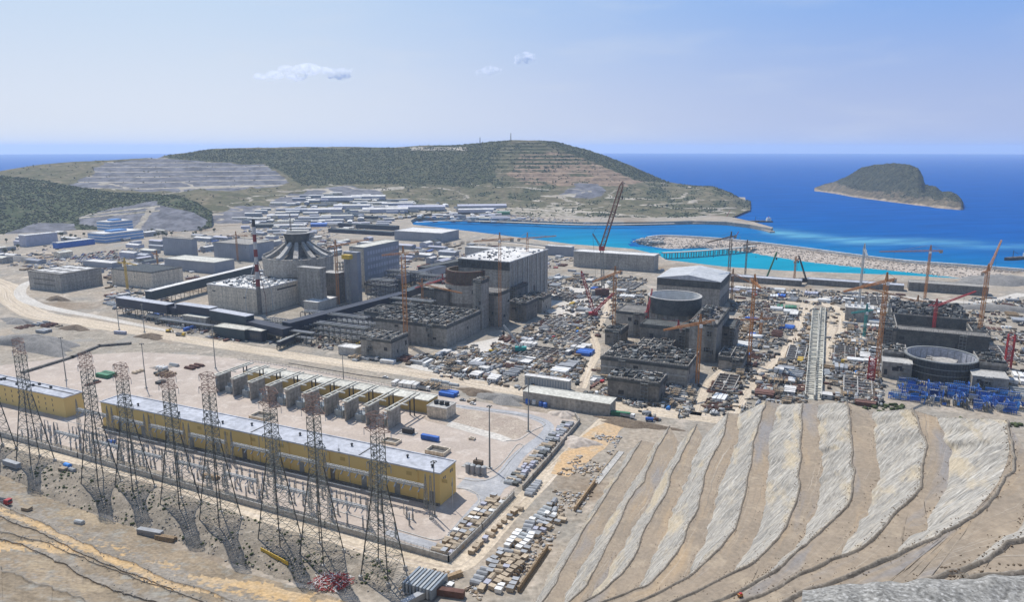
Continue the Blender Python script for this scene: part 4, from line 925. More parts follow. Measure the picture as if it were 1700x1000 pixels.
for k in range(13):
    mb = MB(); y = 1 + k * (d_ - 2) / 12
    mb.bar((.5, y, hh + .15), (-w_ / 2, y, hh + 5.15), 2.9, .7); mb.bar((-w_ / 2, y, hh + 5.15), (-w_ - .5, y, hh + .15), 2.9, .7); mb.build('roof_rib', M['white'], t)
mb = MB(); mb.box(.02, .5, 0, d_, 0, 12); mb.box(.02, .4, 0, d_, 22, 24); mb.build('side_ledge', M['concrete_dark'], t)
land_mark(1150, 480, 'the ribbed roof turbine hall')
# ---- second reactor: rusty truncated cone above a concrete drum
c = P(776, 512, 0); k = c.y / F * 1.03
t = thing('reactor_building', 'round reactor building topped by a rusty brown open shell ring', 'reactor', c, A); z1, z2, z3 = ztop(c, 497), ztop(c, 468), ztop(c, 446)
MB().cyl((0, 0, 0), 37 * k, 37 * k, z1, 48).build('drum', M['concrete_dark'], t)
mb = MB(); mb.ring((0, 0, z1), 37 * k, 33 * k, z2 - z1, 56, ro1=35.5 * k); mb.build('outer_shell', M['concrete'], t)
mb = MB(); mb.ring((0, 0, z1), 34 * k, 31 * k, z3 - z1, 56, ro1=33 * k, ri1=29.5 * k); mb.build('inner_shell', M['rust'], t)
mb = MB(); mb.ring((0, 0, z3 - 1), 35 * k, 34.1 * k, .6, 48); mb.ring((0, 0, z2 + .5), 37.5 * k, 35 * k, .5, 48)
for i in range(48):
    a = i * math.pi / 24; mb.bar((34.8 * k * math.cos(a), 34.8 * k * math.sin(a), z2), (34.6 * k * math.cos(a), 34.6 * k * math.sin(a), z3), .35)
mb.build('scaffold_ring', M['brownred'], t)
mb = MB(); mb.cyl((0, 0, z1), 31 * k, 31 * k, 2.5, 40); clutter_roof(mb, -20 * k, 20 * k, -20 * k, 20 * k, z1 + 2.4, 40, 8, (0,), 1, 5, 6); mb.build('reactor_floor', M['concrete_pale'], t)
land_mark(776, 470, 'the rusty second reactor ring')
t, w_, d_, h_ = hall('annex_block', 'tall bare concrete annex right of the rusty reactor ring, behind an orange crane mast', 'building', (828, 543), 785, 846, 488, M['concrete'], M['concrete_dark'], parapet=.8); dress(t, w_, d_, h_, 500)
t, w_, d_, h_ = hall('annex_block', 'stepped concrete annex between the rusty reactor ring and the white roofed hall', 'building', (858, 520), 826, 876, 478, M['concrete_dark'], M['rebar_dark'], parapet=.8); dress(t, w_, d_, h_, 501)
t, w_, d_, h_ = hall('annex_block', 'low dark concrete annex at the left of the rusty reactor ring', 'building', (742, 520), 700, 760, 482, M['concrete_dark'], M['concrete'], parapet=.8); dress(t, w_, d_, h_, 502)
# ---- third reactor
c = P(1117, 560, 0); k = c.y / F * 1.03
t = thing('reactor_building', 'round grey reactor shell with dark wider rim, open at the top, before the ribbed hall', 'reactor', c, A); z1, z2, z3 = ztop(c, 540), ztop(c, 512), ztop(c, 491)
MB().cyl((0, 0, 0), 39 * k, 39 * k, z1, 56).build('drum', M['concrete_dark'], t)
mb = MB(); mb.ring((0, 0, z1), 39 * k, 36.5 * k, z2 - z1 + 1, 64); mb.build('outer_shell', M['concrete'], t)
mb = MB(); mb.ring((0, 0, z2 - 1.5), 43.5 * k, 40.3 * k, z3 - z2 + 1.5, 64, mi=0, mi_in=1); mb.ring((0, 0, z2 - 2), 44 * k, 39.05 * k, .8, 64); mb.build('formwork_ring', [M['rebar_dark'], M['white']], t); mb = MB(); mb.ring((0, 0, z3 + .02), 43.8 * k, 40.2 * k, .5, 64); mb.build('rim_walkway', M['concrete_pale'], t)
for i in range(14):
    a = i * math.pi / 7 + .1; mb = MB(); mb.obox((39.6 * k * math.cos(a), 39.6 * k * math.sin(a), z1), .8, 2.4, z2 - z1 - 1.6, a); mb.build('buttress', M['concrete_pale'], t)
mb = MB(); mb.cyl((0, 0, z1), 36.4 * k, 36.4 * k, 3, 40); clutter_roof(mb, -22 * k, 22 * k, -22 * k, 22 * k, z1 + 2.9, 50, 9, (0,), 1, 6, 9); mb.build('reactor_floor', M['concrete_pale'], t)
land_mark(1117, 510, 'the open third reactor shell')
t, w_, d_, h_ = hall('annex_block', 'square concrete annex left of the open third reactor shell', 'building', (1068, 560), 1022, 1083, 522, M['concrete'], M['concrete_dark'], parapet=.6); dress(t, w_, d_, h_, 503)
t, w_, d_, h_ = hall('annex_block', 'big ribbed concrete annex at the right foot of the third reactor shell', 'building', (1187, 603), 1142, 1208, 540, M['concrete'], M['concrete_dark'], parapet=.8, panel=4); dress(t, w_, d_, h_, 504)
mb = MB(); clutter_roof(mb, -w_, 0, 0, d_, h_ + .2, 60, 15, (0, 1, 2)); mb.build('roof_gear', [M['grey'], M['dark'], M['rust']], t)
t, w_, d_, h_ = hall('annex_block', 'dark unfinished annex behind the ribbed annex, right of the third reactor shell', 'building', (1216, 590), 1188, 1224, 545, M['concrete_dark'], M['rebar_dark'], parapet=.8, d=30); dress(t, w_, d_, h_, 505)
t, w_, d_, h_ = hall('annex_block', 'middle concrete annex before the third reactor shell, under a red luffing crane', 'building', (1150, 590), 1062, 1165, 548, M['concrete_dark'], M['rebar_dark'], parapet=.8, d=22); dress(t, w_, d_, h_, 506)
# ---- auxiliary blocks
def rough_block(name, label, cat, fr, lx, bx, ty, wall, seed, n=260, mats=None, mark=None, wallrows=True, hmax=3.0, dmin=None, d=None):
    """concrete box still being cast: open cells, rebar mats, scaffold and gear on top"""
    t, w_, d_, h_ = hall(name, label, cat, fr, lx, bx, ty, wall, M['concrete_dark'], slab=False, mark=mark, dmin=dmin, d=d)
    r = random.Random(seed); mb = MB()
    for k in range(int(w_ / 7) + 1): x = -w_ + k * w_ / max(1, int(w_ / 7)); mb.box(x - .3, x + .3, .4, d_ - .4, h_, h_ + r.uniform(1, 2.6))
    for k in range(int(d_ / 8) + 1): y = k * d_ / max(1, int(d_ / 8)); mb.box(-w_ + .4, -.4, y - .31, y + .31, h_, h_ + r.uniform(.8, 2.2))
    mb.build('cell_wall', M['concrete'], t)
    mb = MB(); clutter_roof(mb, -w_ - 1, 1, -1, d_ + 1, h_ + .6, n, seed, (0, 0, 1, 2, 3, 4, 5), .5, 4.5, hmax)
    mb.build('formwork', mats or [M['rebar_dark'], M['concrete'], M['rebar_dark'], M['rust'], M['dark'], M['galv']], t)
    mb = MB()
    for k in range(int(n * 1.2)):
        x = r.uniform(-w_, 0); y = r.uniform(0, d_); z = h_ + r.uniform(.5, 2); mb.bar((x, y, z), (x, y, z + r.uniform(1, hmax)), .14)
    mb.build('rebar', M['rebar_dark'], t)
    return t, w_, d_, h_
t, w_, d_, h_ = hall('auxiliary_building', 'pale smooth concrete auxiliary building standing behind the dark gallery', 'building', (432, 522), 347, 497, 482, M['beige'], M['roof_white'], parapet=1.2, mark='the pale auxiliary building')
mb = MB(); clutter_roof(mb, -w_, 0, 0, d_, h_ + .4, 170, 21, (0, 1, 2, 3), .6, 4, 2); mb.build('roof_gear', [M['grey'], M['galv_light'], M['white'], M['dark']], t)
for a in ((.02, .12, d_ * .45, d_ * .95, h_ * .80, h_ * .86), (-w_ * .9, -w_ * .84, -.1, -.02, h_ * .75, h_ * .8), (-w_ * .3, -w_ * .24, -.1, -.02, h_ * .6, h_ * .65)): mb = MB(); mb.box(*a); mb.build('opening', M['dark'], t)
t, w_, d_, h_ = rough_block('auxiliary_building', 'wide unfinished auxiliary building with cluttered dark top, before the rusty reactor ring', 'building', (742, 578), 625, 788, 543, M['concrete'], 31, 420, mark='the wide auxiliary block', dmin=62); dress(t, w_, d_, h_, 510)
t, w_, d_, h_ = rough_block('auxiliary_building', 'long unfinished auxiliary building with rebar cells, before the third reactor shell', 'building', (1140, 644), 997, 1156, 612, M['concrete'], 32, 420, mark='the rebar covered auxiliary block', d=42); dress(t, w_, d_, h_, 511)
mb = MB(); mb.box(-w_ - .3, .3, -.35, -.02, h_ * .52, h_ * .6); mb.build('ledge', M['concrete_pale'], t)
t, w_, d_, h_ = rough_block('pump_house', 'small square concrete block with rough open top beside the long white shed', 'building', (1093, 672), 1008, 1100, 640, M['concrete_dark'], 33, 120, mark='the small rough concrete block', d=20); dress(t, w_, d_, h_, 512)
t, w_, d_, h_ = rough_block('auxiliary_building', 'small roofless concrete building below the thick orange crane mast', 'building', (650, 600), 600, 678, 568, M['concrete'], 34, 90, hmax=1.5, mark='the small roofless concrete building'); dress(t, w_, d_, h_, 513)
for lab, fr, lx, bx, ty, sd in (('narrow unfinished concrete tower between the rusty ring and the square annex', (800, 548), 786, 812, 468, 601), ('low stepped concrete base right of the tall bare annex', (874, 535), 846, 892, 505, 602), ('dark half cast block below the white roofed hall corner', (900, 520), 868, 915, 496, 603), ('low rebar topped block left of the square third annex', (1030, 575), 1004, 1042, 552, 604), ('half cast concrete step behind the rebar covered block', (1100, 612), 1046, 1120, 590, 605), ('tall narrow concrete pier right of the third reactor shell', (1172, 588), 1160, 1182, 522, 606), ('low half cast wall at the right foot of the ribbed annex', (1232, 618), 1192, 1240, 598, 607), ('half cast block at the left side of the fourth turbine foundation', (1486, 575), 1462, 1492, 548, 608), ('low dark block right of the fourth turbine foundation', (1640, 575), 1612, 1652, 556, 609), ('low concrete base left of the pale auxiliary wide block', (640, 545), 606, 668, 522, 610), ('grey concrete step in front of the finished turbine hall', (640, 492), 606, 668, 474, 611), ('half cast block left of the wide auxiliary block top', (716, 520), 684, 730, 500, 612)):
    t, w_, d_, h_ = rough_block('annex_block', lab, 'building', fr, lx, bx, ty, M['concrete' if sd % 2 else 'concrete_dark'], sd, 60, hmax=2.2); dress(t, w_, d_, h_, sd, n=3)
# shallow foundations: low cell walls over dug soil
for k, (lab, fr, lx, bx) in enumerate((('low foundation grid in the yard left of the slender crane', (1215, 655), 1180, 1228), ('low foundation grid beside the culvert rows', (1335, 600), 1305, 1342), ('square foundation grid right of the culvert rows', (1420, 600), 1384, 1436), ('low foundation grid left of the fourth reactor crane', (1448, 660), 1400, 1462), ('long foundation grid in the rebar yard', (905, 600), 862, 930), ('small foundation grid by the third reactor lane', (960, 575), 925, 980), ('foundation grid in the yard behind the red crawler crane', (945, 500), 915, 962), ('foundation grid below the quay pump station', (1050, 482), 1010, 1066), ('low foundation grid at the head of the pit road', (1300, 540), 1262, 1318), ('foundation grid at the right edge of the works', (1690, 600), 1650, 1720), ('low foundation grid behind the vented equipment house', (1470, 508), 1430, 1484), ('foundation grid between the crawler cranes and the hall', (930, 545), 900, 950))):
    b, w_, d_, hq_ = fit(fr, lx, bx, fr[1] - 5); t = thing('foundation_grid', lab, 'foundation', b, A); r = random.Random(k); d_ = min(max(d_, 14), 40); mb = MB(); nx, ny = max(2, int(w_ / 6)), max(2, int(d_ / 6))
    for i in range(nx + 1): x = -w_ * i / nx; mb.box(x - .3, x + .3, .31, d_ - .31, 0, 2.0)
    for j in range(ny + 1): y = d_ * j / ny; mb.box(-w_ - .3, .3, y - .3, y + .3, 0, 2.03)
    mb.build('cell_wall', M['concrete_pale' if k % 2 else 'concrete'], t); mb = MB(); mb.box(-w_ - 1.5, 1.5, -1.5, d_ + 1.5, -.3, .16); mb.build('blinding', M['soil_dark'], t); mb = MB()
    for q in range(int(w_ * d_ / 5)): x, y = r.uniform(-w_, 0), r.uniform(0, d_); mb.bar((x, y, .2), (x, y, r.uniform(1, 3.5)), .13)
    mb.build('rebar', M['brownred'], t); FND.append((b.copy(), w_, d_))
# ---- fourth reactor pit
c = P(1558, 622, 0); k = c.y / F * 1.03
t = thing('reactor_building', 'wide open round reactor shell with pale inner wall, ringed by dark formwork above blue panels', 'reactor', c, A); z0_, z1 = 0, ztop(c, 590)
mb = MB(); k *= .95; mb.ring((0, 0, 0), 57 * k, 53.5 * k, z1, 72, mi=0, mi_in=1); mb.build('outer_shell', [M['rebar_dark'], M['lilac']], t)
mb = MB()
for z in (z1 * .35, z1 * .65, z1 - .3): mb.ring((0, 0, z), 58.2 * k, 57.02 * k, .5, 72)
mb.ring((0, 0, z1), 57.5 * k, 53.2 * k, .5, 72); mb.build('rim_walkway', M['galv'], t)
mb = MB(); r = random.Random(3)
for i in range(72):
    a = i * math.pi / 36; mb.bar((57.8 * k * math.cos(a), 57.8 * k * math.sin(a), 0), (57.8 * k * math.cos(a), 57.8 * k * math.sin(a), z1 + .4), .3)
mb.build('formwork_post', M['dark'], t)
mb = MB(); mb.cyl((0, 0, 0), 53 * k, 53 * k, 5, 48); mb.cyl((3, 2, 5), 9, 8, 6, 24); clutter_roof(mb, -32 * k, 32 * k, -32 * k, 32 * k, 5, 70, 10, (0,), 1, 5, 6); mb.build('reactor_floor', M['concrete'], t)
for i in range(30):
    a = i * math.pi / 15; mb = MB(); mb.obox((53.3 * k * math.cos(a), 53.3 * k * math.sin(a), 5), .3, .5, z1 - 6, a); mb.build('liner_stiffener', M['grey'], t)
land_mark(1558, 590, 'the wide fourth reactor shell')
t, w_, d_, h_ = hall('pit_wall', 'plain grey concrete wall block at the front left of the wide fourth reactor shell', 'building', (1512, 632), 1463, 1520, 606, M['concrete'], M['concrete_pale'], parapet=.4, d=14); dress(t, w_, d_, h_, 507, rim=False)
t, w_, d_, h_ = hall('pit_wall', 'plain grey concrete wall block at the front right of the wide fourth reactor shell', 'building', (1672, 655), 1612, 1676, 631, M['concrete'], M['concrete_pale'], parapet=.4, d=18); dress(t, w_, d_, h_, 508, rim=False)
t, w_, d_, h_ = hall('pit_wall', 'long dark formwork wall behind the wide fourth reactor shell', 'building', (1640, 590), 1462, 1642, 562, M['rebar_dark'], M['concrete_dark'], parapet=1, d=16); dress(t, w_, d_, h_, 509)
rough_block('pit_block', 'dark unfinished block on the left flank of the wide fourth reactor shell', 'building', (1502, 618), 1463, 1506, 590, M['concrete_dark'], 36, 70, d=24)
rough_block('pit_block', 'dark unfinished block with steep ramps on the right flank of the fourth reactor shell', 'building', (1668, 640), 1622, 1672, 610, M['concrete_dark'], 37, 90, d=30)
rough_block('turbine_foundation', 'large dark turbine foundation full of rebar behind the wide fourth reactor shell', 'building', (1607, 556), 1478, 1610, 532, M['rebar_dark'], 38, 420, mark='the fourth turbine foundation', hmax=4, d=62)
# blue formwork yard in front of the fourth reactor
ang = A
b = P(1692, 690, 0); nb = 0
for row in range(8):
    for q in range(15):
        r = random.Random(row * 50 + q)
        o = uv(b, -q * 6.0 + 2 + r.uniform(-1, 1), row * 5.6 + r.uniform(-.8, .8))
        px, py = proj(o)
        if not (1484 < px < 1694 and 622 < py < 698) or r.random() < .05: continue
        t = thing('shoring_frame', 'blue shoring frame', 'shoring frame', o, A + r.choice((0, 0, math.pi / 2)) + r.uniform(-.1, .1), 'blue shoring frames before the fourth reactor shell'); nb += 1
        w_ = r.uniform(4.4, 7.2); h_ = r.uniform(2.8, 6.5); tl = r.uniform(-.9, .9); cm = M['blue'] if r.random() < .5 else M['skyblue']
        for pc in range(r.choice((1, 2, 2))):
            q0, q1 = (0, 1); x0_, x1_ = sorted((r.uniform(-.5, .5), r.uniform(-.5, .5))); zf0, zf1 = sorted((r.uniform(.05, 1), r.uniform(.05, 1)))
            mb = MB(); mb.add([(w_ * x0_, tl * zf0, h_ * zf0), (w_ * x1_ + .8, tl * zf0, h_ * zf0), (w_ * x1_ + .8, tl * zf1, h_ * zf1), (w_ * x0_, tl * zf1, h_ * zf1), (w_ * x0_, tl * zf0 + .25, h_ * zf0), (w_ * x1_ + .8, tl * zf0 + .25, h_ * zf0), (w_ * x1_ + .8, tl * zf1 + .25, h_ * zf1), (w_ * x0_, tl * zf1 + .25, h_ * zf1)], BOXF); mb.build('panel', cm, t)
        mb = MB()
        for k in range(6): x = -w_ / 2 + k * w_ / 5; mb.bar((x, .5, .1), (x, tl + .45, h_ + .6), .3); mb.bar((x, 2.6, .1), (x, 2.6, h_ * .7), .22)
        for z in (.25, .5, .75, 1.0): mb.bar((-w_ / 2, tl * z + .5, h_ * z), (w_ / 2, tl * z + .5, h_ * z), .28); mb.bar((-w_ / 2, 2.6, h_ * z * .7), (w_ / 2, 2.6, h_ * z * .7), .2)
        mb.bar((-w_ / 2, .5, 0), (w_ / 2, 2.6, h_ * .7), .22); mb.bar((-w_ / 2, 2.6, h_ * .7), (-w_ / 2, tl + .45, h_), .2); mb.bar((w_ / 2, 2.6, h_ * .7), (w_ / 2, tl + .45, h_), .2)
        mb.build('frame', M[r.choice(('blue', 'skyblue', 'blue', 'galv_light', 'rebar_dark'))], t)
        mb = MB(); mb.box(-w_ / 2 - .2, w_ / 2 + .2, tl - .3, tl + .6, h_ + .01, h_ + .13); mb.build('platform', M[r.choice(('grey', 'rebar_dark', 'blue'))], t)
# ================================================================== SUBSTATION
G0 = .1
t, w_, d_, h_ = hall('switchgear_hall', 'very long ochre switchgear hall with pale grey flat roof, behind the row of pylons', 'building', (731, 840), 172, 757, 788, M['ochre'], M['roof_grey'], z0=G0, parapet=.7, back='concrete_dark', mark='the long ochre hall')
YB0 = P(731, 840, 0); YW, YD, YH = w_, d_, h_
for k in range(9): mb = MB(); mb.box(-w_ + (k + .5) * w_ / 9, -w_ + (k + .5) * w_ / 9 + 1.2, -.5, -.01, 0, h_ * .96); mb.build('pilaster', M['ochre'], t)
for k in range(12):
    x = -w_ * (k + .3) / 12; mb = MB(); mb.box(x, x + 3.2, -.08, -.01, h_ * .04, h_ * .4); mb.build('door', M['galv' if k % 3 else 'concrete_dark'], t); mb = MB(); mb.box(x + 7, x + 10, -.08, -.01, h_ * .76, h_ * .88); mb.build('louvre', M['ochre_dark'], t); mb = MB(); mb.bar((x + 12.6, -.12, 0), (x + 12.6, -.12, h_ - .2), .22); mb.build('downpipe', M['galv_light'], t)
for k in range(14):
    mb = MB(); x = -w_ * (k + .4) / 14; mb.cyl((x, d_ * (.3 + .3 * (k % 2)), h_ + .25), .45, .45, 1.1, 10); mb.cyl((x, d_ * (.3 + .3 * (k % 2)), h_ + 1.35), .8, .5, .5, 10); mb.build('roof_vent', M['dark'], t)
for k in range(3): mb = MB(); mb.box(-w_ * (.2 + .3 * k), -w_ * (.2 + .3 * k) + .35, .45, d_ - .45, h_ + .2, h_ + .6); mb.build('roof_joint', M['concrete_dark'], t)
windows(t, 'r', d_ * .18, d_ * .38, h_ * .72, h_ * .82, 2, 0); windows(t, 'r', d_ * .62, d_ * .82, h_ * .78, h_ * .88, 2, 0); windows(t, 'r', d_ * .7, d_ * .82, h_ * .30, h_ * .42, 1, 0)
mb = MB(); mb.box(-w_, 0, -1.2, -.02, -.1, .9); mb.build('plinth', M['concrete_dark'], t)
t, w_, d_, h_ = hall('control_building', 'ochre control building with rows of small windows, left of the long ochre hall', 'building', (110, 694), -140, 141, 662, M['ochre'], M['roof_grey'], z0=G0, parapet=.7, back='concrete_dark', mark='the ochre control building')
for zz in (.18, .45, .72): windows(t, 'f', -w_ * .96, -w_ * .05, h_ * zz, h_ * (zz + .13), 22, 0, gap=1.1)
for k in range(12):
    mb = MB(); rr_ = random.Random(k); x, y = -w_ * rr_.uniform(.05, .9), d_ * rr_.uniform(.2, .8); mb.box(x, x + 1.6, y, y + 1.1, h_ + .25, h_ + 1.5); mb.box(x + .1, x + 1.5, y + .1, y + 1, h_ + 1.5, h_ + 1.7); mb.build('roof_unit', M['dark'], t)
mb = MB(); mb.bar((-w_ * .46, .4, h_ + .5), (-w_ * .46, d_ - .4, h_ + .5), .4); mb.bar((-w_, d_ * .6, h_ + .5), (-.4, d_ * .6, h_ + .5), .4); mb.build('roof_joint', M['concrete_dark'], t)
t, w_, d_, h_ = hall('relay_building', 'low ochre building with long cream roof behind the transformer fire walls', 'building', (711, 687), 407, 727, 667, M['ochre_dark'], M['roof_cream'], z0=G0, parapet=.6, mark='the low ochre building')
RB0 = P(711, 687, 0); RW, RD, RH = w_, d_, h_
t, w_, d_, h_ = hall('cooler_house', 'small concrete block with dark fans on top at the end of the low ochre building', 'building', (741, 698), 709, 757, 680, M['beige'], M['concrete_pale'], z0=G0, parapet=.5)
for k in range(3): mb = MB(); mb.cyl((-w_ * (.2 + .28 * k), d_ * .5, h_ + .2), 1.5, 1.5, 1.8, 14); mb.cyl((-w_ * (.2 + .28 * k), d_ * .5, h_ + 2.0), 1.7, 1.4, .5, 14); mb.build('fan', M['dark'], t)
# fire walls with overhead frames, transformers between
wa, wb = P(360, 653, 0), P(644, 715, 0); NWALL = 10
dl = (P(662, 702, 0) - wb).length
def firewall():
    t = thing('fire_wall', 'grey concrete fire wall with cream overhead beams', 'fire wall', (0, 0, G0), A, 'fire walls between the transformers')
    h = 11.8; MB().box(-.45, .45, 0, dl, 0, h).build('wall', M['concrete'], t)
    gap = max(10, (RB0 - wb).dot(W) - .5)
    for x in (-1.6, 1.6):
        mb = MB(); mb.box(x - .45, x + .45, .2, gap, h + .3, h + 1.15); mb.build('beam', M['roof_cream'], t)
        mb = MB(); mb.box(x - .3, x + .3, gap - 7, gap - 6.4, 0, h + .3); mb.build('column', M['dark'], t)
    for y in (.7, dl * .5, dl - .7): mb = MB(); mb.box(-1.15, 1.15, y - .3, y + .3, h + .32, h + 1.0); mb.build('cross_beam', M['roof_cream'], t)
    mb = MB(); mb.box(1.15 + .91, 6.2, dl - 1.2, dl - .5, h + .35, h + 1.1); mb.build('side_beam', M['roof_cream'], t)
    return t
def transformer():
    t = thing('transformer', 'grey power transformer', 'transformer', (0, 0, G0), A, 'transformers between the fire walls')
    MB().box(-2.2, 2.2, 3, 10.5, .5, 4.6).build('tank', M['trafo'], t)
    MB().box(-3.4, 3.4, 1.6, 11.6, 0, .5).build('plinth', M['concrete_pale'], t)
    for s in (-1, 1):
        for q in range(2):
            mb = MB()
            for k in range(6): mb.box(s * 2.35 - .0, s * 3.2, 3.4 + q * 3.6 + k * .5, 3.4 + q * 3.6 + k * .5 + .22, .9, 4.3)
            mb.box(s * 2.2, s * 3.2, 3.4 + q * 3.6, 6.2 + q * 3.6, 4.3, 4.5); mb.build('radiator', M['trafo'], t)
    MB().tube((-1.4, 9.6, 6.1), (2.4, 9.6, 6.1), .75, 12).build('conservator', M['galv_light'], t)
    for x in (-1.3, 0, 1.3):
        mb = MB(); mb.cyl((x, 4.5, 4.6), .38, .22, 2.9, 8); mb.cyl((x, 4.5, 7.5), .12, .12, .7, 6)
        for q in range(5): mb.cyl((x, 4.5, 4.9 + q * .5), .52, .3, .2, 8)
        mb.build('bushing', M['insul'], t)
    return t
fw = firewall(); tf = transformer(); index_kids(fw); index_kids(tf)
ords = ['leftmost', 'second', 'third', 'fourth', 'fifth', 'sixth', 'seventh', 'eighth', 'ninth', 'tenth']
for k in range(NWALL):
    o = fw if k == 0 else copy_tree(fw); o.location = wa.lerp(wb, k / (NWALL - 1)) + Vector((0, 0, G0))
    o['label'] = ('leftmost' if k == 0 else 'rightmost' if k == 9 else ords[k] + ' from the left') + ' of the grey fire walls with cream beams overhead'
    if k < NWALL - 1:
        o = tf if k == 0 else copy_tree(tf); o.location = wa.lerp(wb, (k + .5) / (NWALL - 1)) + Vector((0, 0, G0))
        o['label'] = ('leftmost' if k == 0 else 'rightmost' if k == 8 else ords[k] + ' from the left') + ' of the grey transformers standing between the fire walls'
land_mark(500, 660, 'the fire walls')
# outdoor switchgear between hall and perimeter wall
def gantry():
    t = thing('switchgear_gantry', 'steel lattice gantry', 'gantry', (0, 0, G0), A, 'lattice gantries in front of the long ochre hall')
    for x in (-13.5, 13.5):
        mb = MB(); mb.lattice((x, 0, 0), (x, 0, 11.5), 1.7, .9, 7, .11); mb.lattice((x, 0, 11.5), (x, 0, 17.5), .9, .15, 4, .1); mb.build('column', M['galv'], t)
    mb = MB(); mb.lattice((-13.5, 0, 11), (13.5, 0, 11), 1.3, 1.3, 16, .16); mb.build('beam', M['galv_light'], t)
    for k in range(6):
        x = -11 + k * 4.4; mb = MB(); mb.bar((x, -.5, 10.6), (x, -2.6, 8.9), .14)
        for q in range(7): mb.cyl((x, -.5 - q * .3, 10.4 - q * .24), .42, .28, .2, 6)
        mb.build('insulator_string', M['insul'], t)
    return t
def breaker():
    t = thing('disconnector', 'disconnector', 'disconnector', (0, 0, G0), A, 'disconnectors in the outdoor switchgear')
    for x in (-1.6, 1.6):
        mb = MB(); mb.lattice((x, 0, 0), (x, 0, 3.2), .6, .5, 3, .09); mb.build('pedestal', M['galv'], t)
        mb = MB(); mb.cyl((x, 0, 3.2), .16, .16, 2.6, 7)
        for q in range(7): mb.cyl((x, 0, 3.4 + q * .34), .34, .2, .14, 7)
        mb.build('insulator', M['insul'], t)
    mb = MB(); mb.bar((-1.9, 0, 5.9), (1.9, 0, 5.9), .16); mb.build('contact_arm', M['galv'], t)
    mb = MB(); mb.box(-2, 2, -.5, .5, 0, .25); mb.build('footing', M['concrete_pale'], t)
    return t
def arrester():
    t = thing('surge_arrester', 'surge arrester', 'arrester', (0, 0, G0), A, 'surge arresters in the outdoor switchgear')
    mb = MB(); mb.lattice((0, 0, 0), (0, 0, 2.8), .55, .45, 3, .08); mb.build('pedestal', M['galv'], t)
    mb = MB(); mb.cyl((0, 0, 2.8), .22, .18, 3.6, 8)
    for q in range(8): mb.cyl((0, 0, 3 + q * .42), .4, .24, .16, 8)
    mb.build('insulator', M['insul'], t)
    mb = MB(); mb.ring((0, 0, 6.1), .75, .6, .12, 12); mb.build('grading_ring', M['galv_light'], t); return t
ga = gantry(); br = breaker(); ar = arrester()
for o in (ga, br, ar): index_kids(o)
QUEUE = []                                           # objects whose labels are finished at the end: (object, words, zone)
ORDN = ords; first = True
for k in range(8):
    o = ga if first else copy_tree(ga); first = False
    o.location = uv(YB0, -18 - k * 31, -5.5, G0); o['label'] = ('rightmost' if k == 0 else 'leftmost' if k == 7 else ords[k] + ' from the right') + ' of the lattice gantries in front of the long ochre hall'
for k in range(7):                                   # outer line portals near the wall
    o = copy_tree(ga); o.location = uv(YB0, -30 - k * 32, -30, G0); o.scale = (.8, 1, .78)
    o['label'] = ('rightmost' if k == 0 else 'leftmost' if k == 6 else ORDN[k] + ' from the right') + ' of the low gantries nearest the long perimeter wall'; o['group'] = 'low gantries nearest the perimeter wall'
n1 = 0
for row, (dy, step, kind) in enumerate(((-17, 8.5, br), (-22, 8.5, ar), (-27, 8.5, br), (-33, 8.5, ar))):
    for k in range(31):
        if random.Random(row * 99 + k).random() < .22: continue
        p = uv(YB0, -6 - k * step + (row % 2) * 3, dy, G0)
        used = KIDS.get(kind.name + '_used'); o = copy_tree(kind) if used else kind; KIDS[kind.name + '_used'] = True
        o.location = p; QUEUE.append((o, 'grey disconnector on lattice legs' if kind is br else 'slim grey surge arrester on a lattice stand'))
for k in range(9):
    p = uv(YB0, -20 - k * 27, -14.2, G0); t = thing('busbar', 'pale busbar tube', 'busbar', p, A, 'busbar tubes in the outdoor switchgear')
    mb = MB(); mb.tube((-12, 0, 7), (12, 0, 7), .13, 6); mb.build('tube', M['galv_light'], t)
    for x in (-9, 0, 9): mb = MB(); mb.cyl((x, 0, 0), .18, .15, 7, 6); mb.build('post', M['galv'], t)
    QUEUE.append((t, 'pale horizontal busbar tube on thin posts'))
# perimeter walls with a fence on top
def pwall(name, label, px_, h, z0=0.0, fence=True, m='concrete_pale', th=.5):
    pts = [P(x, y, 0) for x, y in px_]; o = pts[0]; t = thing(name, label, 'wall', o)
    mb = MB()
    for a, b_ in zip(pts, pts[1:]):
        L_ = (b_ - a).length; mb.bar(a - o + Vector((0, 0, h / 2 - .2)), b_ - o + Vector((0, 0, h / 2 - .2)), th, h + .4)
        n = int(L_ / 6)
        for k in range(n + 1): p = a.lerp(b_, k / n) - o; mb.bar(p + Vector((0, 0, -.2)), p + Vector((0, 0, h + .06)), th + .22)
    mb.build('wall', M[m], t)
    if fence:
        mb = MB()
        for a, b_ in zip(pts, pts[1:]):
            n = int((b_ - a).length / 3)
            for k in range(n + 1): p = a.lerp(b_, k / n) - o; mb.bar(p + Vector((0, 0, h)), p + Vector((0, 0, h + 1.7)), .12, caps=False)
            for z in (h + .3, h + .95, h + 1.6): mb.bar(a - o + Vector((0, 0, z)), b_ - o + Vector((0, 0, z)), .07, caps=False)
        mb.build('fence', M['galv'], t)
    return t
pwall('perimeter_wall', 'long pale concrete perimeter wall with wire fence, running below the pylons', [(-60, 708), (130, 760), (330, 817), (540, 876), (745, 934)], 2.6)
pwall('perimeter_wall', 'short concrete perimeter wall at the yard corner, lined by packing crates', [(745, 934), (800, 880), (853, 825)], 2.6)
pwall('perimeter_wall', 'concrete perimeter wall beside the curved grey road, lined by covered stacks', [(868, 814), (915, 760), (962, 703), (955, 692)], 2.6, fence=False, m='concrete')
land_mark(450, 850, 'the long perimeter wall'); land_mark(915, 762, 'the wall by the curved road'); land_mark(800, 880, 'the short wall at the yard corner')
